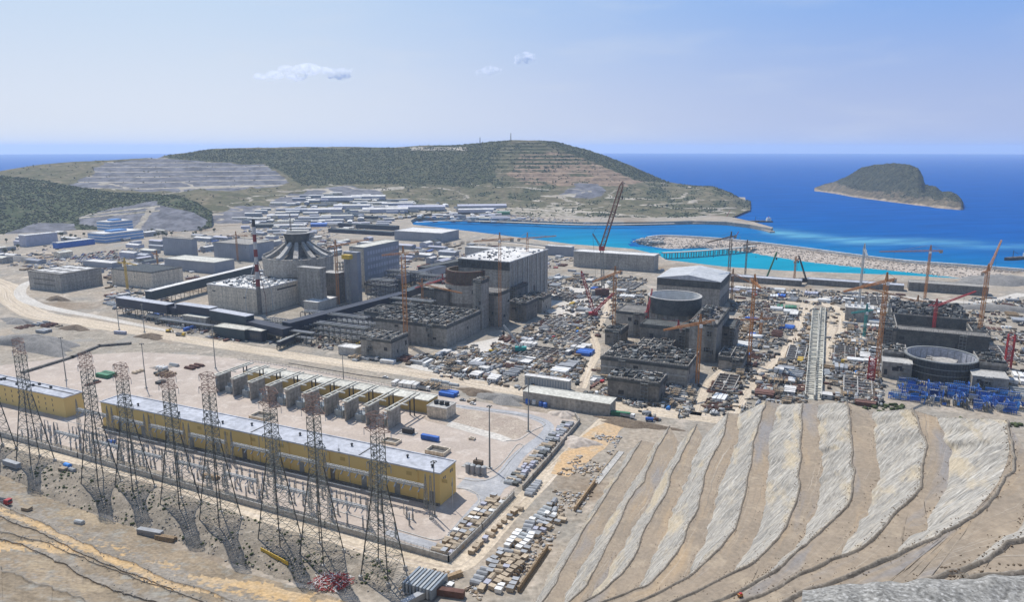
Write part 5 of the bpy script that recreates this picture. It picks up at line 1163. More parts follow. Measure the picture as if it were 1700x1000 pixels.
def rwall(px_, w_, h, m1, label):
    pts = [P(x, y, 0) for x, y in px_]; o = pts[0]; d = (pts[1] - o); t = thing('retaining_wall', label, 'wall', o, math.atan2(d.y, d.x)); L_ = d.length
    mb = MB()
    for k in range(int(L_ / 1.2)): x = k * 1.2; mb.box(x, x + 1.1, 0, .8, -.3, h * (.9 + .1 * random.random()))
    mb.build('wall', M[m1], t); mb = MB(); mb.box(0, L_, -w_, -.02, 0, .35); mb.build('footing', M['timber' if 'timber' in label else 'concrete_pale'], t)
rwall([(862, 985), (912, 912)], 1.0, 2.6, 'timber', 'brown timber trench wall nearest the viewer, right of the packing crates')
rwall([(955, 850), (990, 802)], 1.0, 2.4, 'timber', 'brown timber trench wall below the tan strip slab')
rwall([(984, 803), (1027, 750)], 3.2, .7, 'tan_crate', 'long tan slab strip at the foot of the terraces')
# light masts
def mast(px, py, ty, label, lattice=False, wid=.5, z0=0.0):
    b = P(px, py, z0) if z0 is not None else G(px, py); h = ztop(b, ty) - b.z; t = thing('light_mast', label, 'light mast', b)
    mb = MB()
    if lattice: mb.lattice((0, 0, 0), (0, 0, h), 1.6, .5, max(6, int(h / 2.2)), .1)
    else: mb.cyl((0, 0, 0), wid * .8, wid * .4, h, 10)
    mb.build('pole', M['galv' if not lattice else 'galv'], t)
    MB().cyl((0, 0, -.2), wid * 2.2, wid * 2.2, .8, 12).build('footing', M['concrete_pale'], t)
    if not lattice:
        mb = MB(); mb.ring((0, 0, h - .6), .9, .75, .25, 12); mb.build('lamp_ring', M['galv'], t)
        for k in range(4): a = k * math.pi / 2 + .4; mb = MB(); mb.obox((math.cos(a) * 1.1, math.sin(a) * 1.1, h - .8), .7, .8, .35, a, tilt=.5); mb.build('lamp', M['dark'], t)
    else:
        mb = MB(); mb.cyl((0, 0, h), .06, .03, 2.5, 6); mb.build('lightning_rod', M['galv'], t)
    return t
mast(813, 778, 673, 'tall slim light mast beside the four grey tanks', wid=.65); mast(877, 717, 626, 'tall slim light mast by the curved grey road', wid=.6)
mast(722, 858, 765, 'slim light mast at the right end of the long ochre hall', wid=.5)
mast(716, 862, 790, 'lattice lightning mast before the right end of the ochre hall', True)
mast(358, 612, 540, 'slim light mast above the leftmost fire wall'); mast(571, 642, 588, 'light mast with square head behind the fire walls')
mast(110, 632, 560, 'slim light mast above the ochre control building roof'); mast(243, 645, 570, 'light mast behind the long hall, left of the fire walls'); mast(198, 548, 505, 'thin light mast beside the main dirt road, far left'); mast(240, 552, 505, 'thin light mast before the dark gallery legs')
mast(565, 800, 745, 'lattice lightning mast at the middle of the ochre hall front', True)
# tanks
for k, (x, y) in enumerate(((777, 784), (785, 786), (794, 788), (803, 789))):
    t = thing('storage_tank', ('leftmost', 'second from the left', 'third from the left', 'rightmost')[k] + ' of the four grey upright tanks by the light mast', 'tank', P(x, y, .15), 0, 'grey upright tanks by the mast')
    MB().cyl((0, 0, .3), 1.35, 1.35, 4.2, 18).build('shell', M['panel'], t); MB().cyl((0, 0, 4.5), 1.35, .3, .55, 18).build('lid', M['galv_light'], t); MB().cyl((0, 0, -.1), 1.6, 1.6, .4, 18).build('footing', M['concrete_pale'], t)
    mb = MB(); mb.tube((1.5, 0, .2), (1.5, 0, 4.4), .09, 6); mb.build('pipe', M['galv'], t)
t = thing('pump_skid', 'brown boxy pump unit behind the four grey tanks', 'pump unit', P(794, 775, .15), A); MB().box(-2.5, 2.5, -1.2, 1.2, .3, 3.4).build('housing', M['rust'], t); MB().box(-8, 5, -4, 2, -.1, .28).build('slab', M['concrete_pale'], t); mb = MB(); mb.cyl((-1, 0, 3.4), .3, .3, 1.4, 10); mb.build('exhaust', M['dark'], t)
t = thing('cargo_container', 'long blue container lying in the paved substation yard', 'container', P(714, 731, .15), A); mb = MB(); mb.box(-5.6, 5.6, -1.2, 1.2, .2, 2.8)
for k in range(18): mb.box(-5.5 + k * .62, -5.2 + k * .62, -1.3, -1.2, .3, 2.7)
mb.build('shell', M['blue'], t); mb = MB(); mb.box(5.62, 5.72, -1.1, 1.1, .3, 2.7); mb.build('door', M['cobalt'], t)
t = thing('generator_unit', 'dark generator cabinet at the foot of the rightmost fire wall', 'generator', P(678, 720, .15), A); MB().box(-3.5, 3.5, -1.5, 1.5, .3, 3.2).build('housing', M['dark'], t); MB().box(-5, 5, -2.8, 2.8, -.1, .28).build('slab', M['concrete_pale'], t); mb = MB(); mb.cyl((2, 0, 3.2), .25, .25, 1.2, 8); mb.build('exhaust', M['galv'], t)
def basin(px, py, a, b_, h, label):
    t = thing('open_pit', label, 'concrete pit', P(px, py, .15), A); mb = MB(); mb.box(-a, a, -b_, -b_ + .5, 0, h); mb.box(-a, a, b_ - .5, b_, 0, h); mb.box(-a, -a + .5, -b_ + .5, b_ - .5, 0, h); mb.box(a - .5, a, -b_ + .5, b_ - .5, 0, h); mb.build('wall', M['beige'], t)
    MB().box(-a + .5, a - .5, -b_ + .5, b_ - .5, -.1, .4).build('floor', M['concrete_dark'], t)
basin(727, 752, 6, 4, 2.2, 'open topped beige concrete pit behind the right end of the ochre hall'); basin(435, 694, 6.5, 4.5, 2, 'shallow beige pit with white floor behind the ochre hall')
basin(784, 730, 1.8, 1.2, 1.2, 'tiny lone concrete box in the middle of the paved yard'); basin(650, 735, 5, 3, 1.6, 'low beige pit behind the long ochre hall below the last fire wall')

# ================================================================== PYLONS
def pylon():
    t = thing('transmission_tower', 'lattice pylon', 'pylon', (0, 0, 0), A, 'lattice pylons along the bank'); m = M['black_steel']; m2 = M['pylon_grey']; hb, hw = 6.3, 2.0; H1, H2 = 33, 60
    for i, (sx, sy) in enumerate(((-1, -1), (1, -1), (1, 1), (-1, 1))):
        mb = MB(); mb.bar((sx * hb, sy * hb, -.5), (sx * hw, sy * hw, H1), .42); mb.build('leg', m, t)
        mb = MB(); mb.cyl((sx * hb, sy * hb, -2.5), 1.15, .8, 2.9, 10); mb.build('footing', M['concrete_pale'], t)
    mb = MB(); lv = [0, .15, .29, .42, .54, .65, .75, .84, .92, 1]
    def c4(q): w2 = hb + (hw - hb) * q; return [Vector((a * w2, b_ * w2, H1 * q)) for a, b_ in ((-1, -1), (1, -1), (1, 1), (-1, 1))]
    for a, b_ in zip(lv, lv[1:]):
        p, q = c4(a), c4(b_)
        for i in range(4):
            j = (i + 1) % 4; mb.bar(p[i], q[j], .13, caps=False); mb.bar(p[j], q[i], .13, caps=False); mb.bar(q[i], q[j], .14, caps=False)
    mb.build('bracing', m2, t)
    def cage(z0_, z1_, w0_, w1_, n, mm, nm, r=.28, d=.13):
        mb = MB(); e = ((-1, -1), (1, -1), (1, 1), (-1, 1))
        for i in range(4): mb.bar((e[i][0] * w0_, e[i][1] * w0_, z0_), (e[i][0] * w1_, e[i][1] * w1_, z1_), r)
        for k in range(n):
            za, zb = z0_ + (z1_ - z0_) * k / n, z0_ + (z1_ - z0_) * (k + 1) / n; wa_, wb_ = w0_ + (w1_ - w0_) * k / n, w0_ + (w1_ - w0_) * (k + 1) / n
            for i in range(4):
                a, b_ = e[i], e[(i + 1) % 4]
                mb.bar((a[0] * wa_, a[1] * wa_, za), (b_[0] * wb_, b_[1] * wb_, zb), d, caps=False); mb.bar((b_[0] * wa_, b_[1] * wa_, za), (a[0] * wb_, a[1] * wb_, zb), d, caps=False); mb.bar((a[0] * wb_, a[1] * wb_, zb), (b_[0] * wb_, b_[1] * wb_, zb), d, caps=False)
        return mb.build(nm, mm, t)
    cage(H1, H2 - 8, hw, hw * .95, 8, m2, 'body'); cage(H2 - 8, H2, hw * .95, hw * .9, 4, M['pylon_rust'], 'head', .14, .1)
    for q, (z, ln) in enumerate(((H2 - 1.5, 5.2), (H2 - 6.5, 6.0), (H2 - 19, 5.4))):
        for s in (-1, 1):
            mb = MB(); tip = Vector((s * ln, 0, z + .3))
            for a, zz in ((-hw * .9, z - .2), (hw * .9, z - .2), (-hw * .8, z + 1.6), (hw * .8, z + 1.6)): mb.bar((s * hw * .9, a, zz), tip, .17, caps=False)
            for k in (.35, .65): mb.bar((s * (hw * .9 + (ln - hw * .9) * k), -hw * .9 * (1 - k), z), (s * (hw * .9 + (ln - hw * .9) * k), hw * .9 * (1 - k), z), .08, caps=False)
            ca = mb.build('crossarm', M['pylon_rust'] if q < 2 else m2, t)
            mb = MB(); mb.bar(tip, tip - Vector((0, 0, 2.6)), .07)
            for k in range(6): mb.cyl(tip - Vector((0, 0, 2.5 - k * .4)), .22, .14, .12, 6)
            mb.build('insulator_string', M['insul'], ca)
    return t, H2
py0, PH = pylon(); index_kids(py0)
for k, (x, y, ty) in enumerate(((-4, 748, 545), (59, 768, 563), (168, 805, 586), (224, 813, 604), (300, 841, 618), (366, 866, 620), (464, 896, 645), (534, 921, 655), (636, 950, 686))):
    o = py0 if k == 0 else copy_tree(py0); b = P(x, y, 1.2); o.location = b; s_ = (ztop(b, ty) - 1.2) / PH; o.scale = (1, 1, s_); o.rotation_euler[2] = A + random.uniform(-.05, .05)
    o['label'] = ('leftmost lattice pylon, cut by the photo edge', 'second lattice pylon from the left, before the ochre control building', 'third lattice pylon from the left', 'fourth lattice pylon from the left, close beside the third', 'fifth lattice pylon from the left, above the trampled bank', 'sixth lattice pylon from the left, before the first fire walls', 'third lattice pylon from the right, near the yellow barrier', 'second lattice pylon from the right, standing behind the pink steel heap', 'rightmost lattice pylon, nearest the green rack of panels')[k]
    land_mark(x, y - 60, ('the edge pylon', 'the second pylon', 'the third pylon', 'the fourth pylon', 'the fifth pylon', 'the sixth pylon', 'the third last pylon', 'the second last pylon', 'the rightmost pylon')[k])
# ================================================================== LESSER BUILDINGS
def simple(name, label, cat, fr, lx, bx, ty, wall, roof, z0=0.0, **k): return hall(name, label, cat, fr, lx, bx, ty, M[wall], M[roof], z0=z0, **k)
t, w_, d_, h_ = simple('workshop_building', 'grey workshop with white panelled roof at far left, inside the road bend', 'building', (103, 485), 50, 171, 457, 'concrete', 'concrete_dark', panel=6, mark='the far left grey workshop')
for k in range(9):
    mb = MB(); x = -w_ + 3 + (k % 3) * w_ / 3.4; y = 8 + (k // 3) * d_ / 3.4; mb.box(x, x + w_ / 4.4, y, y + d_ / 5, h_ + .4, h_ + .7); mb.build('roof_panel', M['roof_white'], t)
for k in range(2): mb = MB(); mb.box(-w_ * .85, -w_ * .2, -.5, -.02, h_ * (.3 + .3 * k), h_ * (.36 + .3 * k)); mb.build('canopy', M['concrete_dark'], t)
t, w_, d_, h_ = simple('workshop_building', 'square tan block with dark patterned roof, right of the far left workshop', 'building', (254, 480), 187, 305, 454, 'beige', 'rebar_dark', panel=8, mark='the tan grey block')
for k in range(10): mb = MB(); y = 2 + k * (d_ - 4) / 10; mb.box(-w_ + 2, -2, y, y + .9, h_ + .35, h_ + 1.3); mb.build('roof_duct', M['galv'], t)
simple('warehouse', 'low grey warehouse with broad pale cream roof behind the dark diagonal gallery', 'building', (357, 455), 274, 390, 437, 'panel', 'roof_cream', mark='the cream roofed warehouse')
simple('administration_block', 'tall bluish grey block with gridded front, left of the cream roofed warehouse', 'building', (320, 426), 272, 329, 398, 'panel', 'concrete', panel=4, mark='the bluish grey block')
simple('administration_block', 'long bluish grey block behind the slim orange crane, right of the gridded block', 'building', (415, 434), 356, 456, 407, 'panel', 'concrete', panel=5, mark='the long bluish block')
simple('accommodation_block', 'pale lavender long block with striped side at the far left edge', 'building', (44, 410), 33, 97, 392, 'lavender', 'roof_white', panel=3, mark='the pale lavender block')
simple('storage_shed', 'flat white roofed grey shed between the parking lot and the workshops', 'building', (186, 446), 138, 203, 438, 'panel', 'roof_white', mark='the flat white roofed shed')
t, w_, d_, h_ = simple('canteen_building', 'low cobalt blue building with pale roof, left of the tiered blue offices', 'building', (98, 413), 88, 158, 404, 'cobalt', 'roof_white', mark='the cobalt building')
for nm, fr, lx, bx, ty, lab in (('office_building', (175, 404), 147, 239, 389, 'broad blue and white banded office building beside the cobalt building'), ('office_building', (183, 384), 162, 221, 369, 'upper blue and white banded office block, behind the broad banded office')):
    t, w_, d_, h_ = simple(nm, lab, 'building', fr, lx, bx, ty, 'white', 'roof_white', z0=0 if ty > 380 else 4)
    for q in range(3):
        mb = MB(); z0_, z1_ = h_ * (.08 + q * .32), h_ * (.27 + q * .32); mb.box(-w_ - .12, .12, -.14, 0, z0_, z1_); mb.box(0, .14, 0, d_, z0_, z1_); mb.build('window_band', M['blue_pale'], t)
    mb = MB(); mb.box(-w_ * .7, -w_ * .3, d_ * .3, d_ * .7, h_ + .3, h_ + 3.5); mb.build('roof_house', M['blue_pale'], t)
land_mark(195, 385, 'the blue offices')
simple('service_building', 'small cream topped concrete building under the dark gallery, by the dirt road', 'building', (343, 547), 305, 368, 529, 'concrete', 'roof_cream', parapet=.5, mark='the small cream topped building')
simple('service_building', 'dark teal building with cream roof beside the dirt road', 'building', (407, 567), 356, 424, 549, 'teal_dark', 'roof_cream', parapet=.4, mark='the dark teal building')
t, w_, d_, h_ = simple('service_building', 'dark slate building joined to the right of the teal one, with tall windows', 'building', (435, 569), 409, 459, 551, 'steel_blue', 'roof_cream', parapet=.5)
windows(t, 'f', -w_ * .9, -w_ * .1, h_ * .2, h_ * .75, 5, 0); windows(t, 'r', d_ * .1, d_ * .9, h_ * .3, h_ * .8, 5, 0)
t, w_, d_, h_ = simple('service_building', 'white roofed small building with roof stack, in front of the curved grey annex', 'building', (528, 518), 505, 561, 503, 'concrete_pale', 'roof_white', parapet=.5); mb = MB(); mb.cyl((-w_ * .3, d_ * .4, h_), 1.2, 1.0, 7, 12); mb.build('stack', M['concrete'], t)
simple('service_building', 'tiny white walled yard building left of the roofless concrete building', 'building', (590, 592), 562, 602, 580, 'concrete_pale', 'roof_white', parapet=.8)
simple('pump_station', 'long grey concrete pump station on the harbour quay', 'building', (1085, 452), 952, 1100, 426, 'concrete', 'roof_white', parapet=1, panel=7, d=26, mark='the quay pump station')
simple('quay_building', 'grey blue low building at the quay, left of the concrete pump station', 'building', (948, 426), 905, 960, 411, 'panel', 'roof_white', d=14)
simple('quay_building', 'long pale grey concrete quay building behind the white roofed hall', 'building', (838, 430), 772, 846, 415, 'concrete_pale', 'roof_white', d=16)
simple('hall_building', 'grey hall with swept white roof at the near end of the lagoon', 'building', (733, 403), 655, 762, 388, 'panel', 'roof_white', panel=5, mark='the white roofed lagoon hall')
for lab, fr, lx, bx, ty in (('long low dark shed, nearest of the three by the lagoon end', (650, 392), 545, 661, 386), ('long low dark shed, middle of the three by the lagoon end', (657, 383), 562, 661, 376), ('long low dark shed, farthest of the three by the lagoon end', (622, 366), 570, 630, 360)):
    simple('long_shed', lab, 'shed', fr, lx, bx, ty, 'steel_blue', 'teal_dark', parapet=.5, d=14, group='dark sheds by the lagoon end')
t, w_, d_, h_ = simple('long_shed', 'long shed with pale dusty roof beside the dirt road, below the glazed hut row', 'shed', (1012, 692), 868, 1018, 672, 'concrete', 'roof_cream', parapet=.3, d=13, panel=5, mark='the long pale roofed shed')
t, w_, d_, h_ = simple('glazed_hut', 'greenish glazed hut row with pale roof behind the long pale roofed shed', 'hut', (944, 650), 871, 950, 634, 'galv_light', 'roof_white', parapet=.3, d=5, mark='the glazed hut row')
windows(t, 'f', -w_ * .98, -w_ * .02, h_ * .15, h_ * .85, 16, 0, M['insul'], gap=.6)
t, w_, d_, h_ = simple('electrical_house', 'white grey equipment house with four roof vents beyond the curved pit road', 'building', (1448, 536), 1402, 1454, 515, 'concrete', 'roof_white', parapet=1, d=18, mark='the vented equipment house')
for k in range(4): mb = MB(); mb.box(-w_ + 2 + k * w_ / 4.4, -w_ + 4.5 + k * w_ / 4.4, d_ * .5, d_ * .5 + 2.5, h_ + .3, h_ + 4.5); mb.build('roof_vent', M['white'], t)
simple('workshop_building', 'long dark low workshop along the basin edge, at right', 'building', (1640, 492), 1508, 1645, 478, 'concrete_dark', 'concrete', parapet=.6, d=20)
simple('workshop_building', 'dark low row of sheds along the basin edge, left of the long dark workshop', 'building', (1500, 484), 1340, 1506, 475, 'concrete_dark', 'roof_grey', parapet=.6, d=14)
simple('workshop_building', 'dark low shed row at the basin edge behind the ribbed roof hall', 'building', (1330, 476), 1212, 1338, 467, 'concrete_dark', 'roof_grey', parapet=.6, d=14)
# concrete channel row between third and fourth works: two lines of pale open culvert boxes
def culvert(a, b_, wd, n, lab):
    p, q = P(*a), P(*b_); d = (q - p); L_ = d.length; ang = math.atan2(d.y, d.x)
    for k in range(n):
        o = p.lerp(q, (k + .5) / n); t = thing('culvert_segment', lab, 'culvert', o, ang, 'concrete culvert segments in a line'); l2 = L_ / n / 2 - .35; mb = MB()
        mb.box(-l2, l2, -wd / 2, -wd / 2 + .5, 0, 3.6); mb.box(-l2, l2, wd / 2 - .5, wd / 2, 0, 3.6); mb.box(-l2, l2, -wd / 2 + .5, wd / 2 - .5, 0, .3); mb.build('channel', M['roof_cream'], t)
        for s_ in (-.6, 0, .6): mb = MB(); mb.box(s_ * l2 - .3, s_ * l2 + .3, -wd / 2 + .5, wd / 2 - .5, 2.9, 3.62); mb.build('strut', M['roof_cream'], t)
        QUEUE.append((t, lab))
culvert((1344, 664), (1354, 520), 6.5, 20, 'wide culvert segment'); culvert((1357, 664), (1366, 516), 5, 16, 'narrow culvert segment')
# ---- single trees among the far buildings
def tree_proto(seed, h):
    r = np.random.default_rng(seed); t = thing('broadleaf_tree', None, 'tree'); mb = MB(); mb.cyl((0, 0, -.4), .38, .2, h * .5 + .4, 8)
    for k in range(4): a = k * 1.6 + seed; mb.bar((0, 0, h * .38), (1.5 * math.cos(a), 1.5 * math.sin(a), h * .62), .2)
    mb.build('trunk', M['soil_dark'], t)
    n = 120; d = r.normal(0, 1, (n, 3)); d /= np.linalg.norm(d, axis=1)[:, None]; p = d * (r.random((n, 1)) ** .4) * np.array([h * .34, h * .34, h * .3]) * (1 + .25 * np.sin(d[:, :1] * 5 + seed)) + np.array([0, 0, h * .68])
    o = blobs('crown', p, r.uniform(.35, .8, n), M['pine'], None, seed, .8); o.parent = t; del o['kind']; return t
TP = [tree_proto(s_, h_) for s_, h_ in ((1, 7.5), (2, 6), (3, 9))]
for o in TP: index_kids(o)
tr = random.Random(8)
for k, (x, y) in enumerate([(tr.uniform(100, 140), tr.uniform(390, 402)) for _ in range(9)] + [(tr.uniform(240, 330), tr.uniform(386, 394)) for _ in range(11)] + [(tr.uniform(5, 35), tr.uniform(398, 430)) for _ in range(8)] + [(tr.uniform(330, 380), tr.uniform(380, 388)) for _ in range(5)]):
    o = TP[k] if k < 3 else copy_tree(TP[k % 3]); o.location = G(x, y); o.rotation_euler[2] = tr.random() * 6; o['group'] = 'trees among the far left buildings'; QUEUE.append((o, 'dark green bushy tree'))
# ---- dark elevated galleries on trestles
def gallery(label, a, b_, z, hgt, wd, roof='roof_grey', wall='steel_blue', cat='gallery', step=9, slope=0):
    p, q = P(*a, z), P(*b_, z); d = q - p; L_ = d.length; t = thing('conveyor_gallery', label, cat, Vector((p.x, p.y, 0)), math.atan2(d.y, d.x))
    MB().box(0, L_, -wd / 2, wd / 2, z, z + hgt).build('enclosure', M[wall], t)
    mb = MB(); mb.box(-.3, L_ + .3, -wd / 2 - .3, wd / 2 + .3, z + hgt, z + hgt + .4); mb.build('roof', M[roof], t)
    mb = MB(); mb.box(0, L_, -wd / 2 - .6, wd / 2 + .6, z - .9, z - .02)
    mb.build('deck', M['black_steel'], t)
    n = max(2, int(L_ / step))
    for k in range(n + 1):
        x = L_ * k / n; mb = MB(); mb.bar((x, -wd / 2, -.3), (x, -wd / 2, z - .9), .45); mb.bar((x, wd / 2, -.3), (x, wd / 2, z - .9), .45); mb.bar((x, -wd / 2, z * .2), (x, wd / 2, z * .8), .22); mb.bar((x, -wd / 2, z * .55), (x, wd / 2, z * .55), .25); mb.build('trestle', M['black_steel'], t)
gallery('dark gallery on legs with grey roof strip, leftmost piece before the tan block', (200, 506), (284, 519), 9, 8, 9); gallery('dark gallery piece without roof light, between two grey roofed pieces', (284, 519), (300, 521), 8, 6, 9, 'steel_blue')
gallery('dark gallery on legs with grey roof strip, middle piece left of the pale auxiliary building', (300, 519), (356, 527), 9, 9, 9); gallery('dark gallery on legs with teal roof strip, rightmost piece before the pale auxiliary building', (356, 529), (416, 540), 9, 8.5, 9, 'roof_grey', 'teal_dark')
gallery('dark low gallery continuing right of the pale auxiliary building to the pipe racks', (416, 543), (478, 557), 7, 6, 10, 'steel_blue'); gallery('long dark diagonal gallery with thin pale roof, running behind the tan block', (247, 498), (426, 452), 8, 9, 8, 'roof_white', 'teal_dark', step=14)
gallery('dark diagonal pipe gallery rising to the right behind the roofless concrete building', (476, 553), (670, 500), 7, 9, 10, 'steel_blue', 'steel_blue', step=7); gallery('far dark pipe gallery running from the tall crane toward the rusty reactor ring', (672, 498), (742, 470), 7, 9, 9, 'teal_dark', 'steel_blue')
gallery('dark gallery behind the finished turbine hall toward the rusty reactor ring', (664, 470), (735, 452), 10, 8, 12, 'steel_blue', 'panel'); gallery('dark upper gallery joining the white roofed hall from the left', (700, 452), (800, 432), 12, 6, 12, 'rebar_dark', 'rebar_dark')
gallery('short blue grey inclined pipe bridge ending at the dirt road', (462, 574), (505, 556), 4, 3, 3, 'galv', 'steel_blue', step=5)
# open steel racks under and beside the galleries
def rack(px, py, nx, ny, nz, label, sx=6, sy=6, sz=5, m='black_steel', r=.36):
    o = P(px, py); t = thing('pipe_rack', label, 'pipe rack', o, A)
    for i in range(nx + 1):
        mb = MB()
        for j in range(ny + 1): mb.bar((i * sx, j * sy, -.2), (i * sx, j * sy, nz * sz), r)
        for k in range(1, nz + 1): mb.bar((i * sx, 0, k * sz), (i * sx, ny * sy, k * sz), r)
        mb.build('frame', M[m], t)
    for k in range(1, nz + 1):
        for j in range(ny + 1): mb = MB(); mb.bar((0, j * sy, k * sz + .3), (nx * sx, j * sy, k * sz + .3), r * .8); mb.build('beam', M[m], t)
        for j in range(3): mb = MB(); y = ny * sy * (j + .5) / 3; mb.tube((0, y, k * sz + .75), (nx * sx, y, k * sz + .75), .4, 8); mb.build('pipe', M[('galv', 'galv_light', 'panel')[j]], t)
rack(520, 566, 9, 2, 3, 'dark open pipe rack below the diagonal gallery'); rack(560, 552, 8, 2, 2, 'open pipe rack in the middle, right of the diagonal gallery foot', m='galv'); rack(455, 566, 7, 1, 2, 'low dark pipe rack beside the slate building'); rack(236, 534, 12, 2, 1, 'low pipe rack under the leftmost gallery piece', m='galv'); rack(640, 520, 9, 2, 3, 'tall pipe rack before the far dark pipe gallery'); rack(690, 486, 8, 3, 4, 'dense blue grey pipe rack left of the rusty reactor ring', m='steel_blue'); rack(610, 504, 5, 3, 5, 'blue grey steel frame beside the slim stair tower', m='steel_blue')
rack(262, 540, 22, 1, 1, 'very long low dark pipe rack in front of the gallery legs', r=.35); rack(430, 552, 9, 3, 2, 'dark steel frame right of the pale auxiliary building corner', r=.4); rack(500, 545, 12, 2, 3, 'long dark rack alongside the diagonal pipe gallery', r=.4, m='steel_blue'); rack(585, 540, 7, 3, 2, 'dark open frame left of the wide auxiliary block', r=.35); rack(560, 470, 5, 4, 5, 'tall blue grey steel frame left of the finished turbine hall', m='steel_blue', r=.5); rack(640, 478, 9, 3, 4, 'dark machinery frame at the foot of the finished turbine hall', m='dark', r=.5)
# vent stack
b = P(432, 522); zt = ztop(b, 364); t = thing('vent_stack', 'tall red and white banded vent stack with lattice legs', 'chimney', b)
nb = 9
for k in range(nb): mb = MB(); mb.cyl((0, 0, zt * (.30 + .7 * k / nb)), 2.1 - .06 * k, 2.1 - .06 * (k + 1), zt * .7 / nb, 16); mb.build('band', M[('dark', 'dark')[0] if k == nb - 1 else ('stack_red' if k % 2 == 0 else 'stack_white')], t)
MB().cyl((0, 0, 0), 2.4, 2.1, zt * .30, 16).build('shaft', M['concrete_dark'], t)
for i in range(4):
    a = math.pi / 4 + i * math.pi / 2; mb = MB(); mb.bar((14 * math.cos(a), 14 * math.sin(a), zt * .22), (1.8 * math.cos(a), 1.8 * math.sin(a), zt * .56), .45); mb.bar((14 * math.cos(a), 14 * math.sin(a), 0), (14 * math.cos(a), 14 * math.sin(a), zt * .22), .4); mb.build('brace', M['brownred' if i % 2 else 'galv_light'], t)
land_mark(432, 440, 'the banded vent stack')
# ---- blue tanks and other coloured things by the long shed
for k, (x, y, m_) in enumerate(((876, 671, 'blue'), (887, 672, 'white'), (898, 675, 'blue'), (905, 677, 'blue'))):
    t = thing('water_tank', ('small blue water tank at the left end of the long pale roofed shed', 'small white water tank between two blue ones by the shed', 'blue water tank right of the white one by the shed', 'rightmost blue water tank in front of the long pale shed')[k], 'tank', P(x, y)); MB().cyl((0, 0, .4), 1.5, 1.5, 2.6, 16).build('shell', M[m_], t); MB().cyl((0, 0, 3), 1.5, .4, .5, 16).build('lid', M[m_], t); MB().box(-1.6, 1.6, -1.6, 1.6, 0, .4).build('footing', M['concrete'], t)

# ================================================================== INDUSTRIAL QUARTER (far)
ZI = [(395, 388), (400, 362), (455, 342), (520, 324), (600, 322), (680, 334), (760, 345), (845, 350), (845, 366), (700, 363), (668, 368), (640, 375), (560, 385), (480, 392)]
shed_g = 'far sheds between the hills and the lagoon'
rs = random.Random(12); placed = []
def shed(px, py, L_, w_, h_, rot, roof, wall, grp, words, hip=.12):
    o = G(px, py); t = thing('shed', words, 'shed', o - Vector((0, 0, .5)), rot, grp)
    MB().box(-L_ / 2, L_ / 2, -w_ / 2, w_ / 2, 0, h_ + .5).build('wall', M[wall], t)
    mb = MB(); z = h_ + .5; rise = w_ * hip
    mb.add([(-L_ / 2 - .4, -w_ / 2 - .4, z), (L_ / 2 + .4, -w_ / 2 - .4, z), (L_ / 2 + .4, w_ / 2 + .4, z), (-L_ / 2 - .4, w_ / 2 + .4, z), (-L_ / 2 - .4, 0, z + rise), (L_ / 2 + .4, 0, z + rise)], ((0, 1, 5, 4), (2, 3, 4, 5), (1, 2, 5), (3, 0, 4), (0, 3, 2, 1)))
    mb.build('roof', M[roof], t); QUEUE.append((t, words)); placed.append((o.x, o.y)); return t
big = [(612, 331, 90, 26, 9, 'roof_white'), (560, 333, 80, 24, 9, 'roof_white'), (640, 352, 110, 30, 8, 'roof_white'), (700, 348, 120, 30, 8, 'lavender'), (585, 346, 90, 22, 8, 'roof_white'), (540, 352, 80, 20, 7, 'roof_white'), (500, 352, 70, 20, 7, 'roof_grey'), (470, 362, 70, 18, 7, 'roof_white'), (520, 366, 80, 18, 7, 'panel'), (800, 346, 130, 30, 8, 'lavender'), (790, 352, 90, 20, 7, 'roof_white'), (722, 356, 80, 18, 6, 'roof_white'), (440, 378, 40, 16, 7, 'teal_dark'), (530, 376, 34, 18, 6, 'cobalt'), (836, 356, 30, 14, 6, 'green'), (480, 378, 60, 16, 6, 'roof_white'), (560, 362, 70, 18, 6, 'roof_cream'), (660, 341, 80, 18, 6, 'roof_white')]
COLW = {'roof_white': 'white', 'roof_grey': 'grey', 'lavender': 'lavender', 'panel': 'blue grey', 'teal_dark': 'dark teal', 'cobalt': 'cobalt blue', 'green': 'bright green', 'roof_cream': 'cream'}
for x, y, L_, w_, h_, m_ in big: shed(x, y, L_, w_, h_, R(8) + rs.uniform(-.05, .05), m_, 'lavender' if m_ in ('roof_white', 'roof_cream') else m_, shed_g, 'large shed with %s roof' % COLW[m_])
n = 0
while n < 190:
    x, y = rs.uniform(395, 850), rs.uniform(322, 392)
    if not inpoly(np.array([x]), np.array([y]), ZI)[0]: continue
    o = G(x, y)
    if any((o.x - a) ** 2 + ((o.y - c) * .6) ** 2 < 16 ** 2 for a, c in placed): n += .2; continue
    m_ = rs.choice(('roof_white',) * 5 + ('roof_grey', 'lavender', 'panel', 'roof_cream', 'teal_dark'))
    shed(x, y, rs.uniform(16, 44), rs.uniform(8, 14), rs.uniform(3.5, 6), R(8) + rs.choice((0, 0, math.pi / 2)) + rs.uniform(-.08, .08), m_, rs.choice(('lavender', 'panel', 'beige', 'grey')), shed_g, 'small shed with %s roof' % COLW[m_]); n += 1
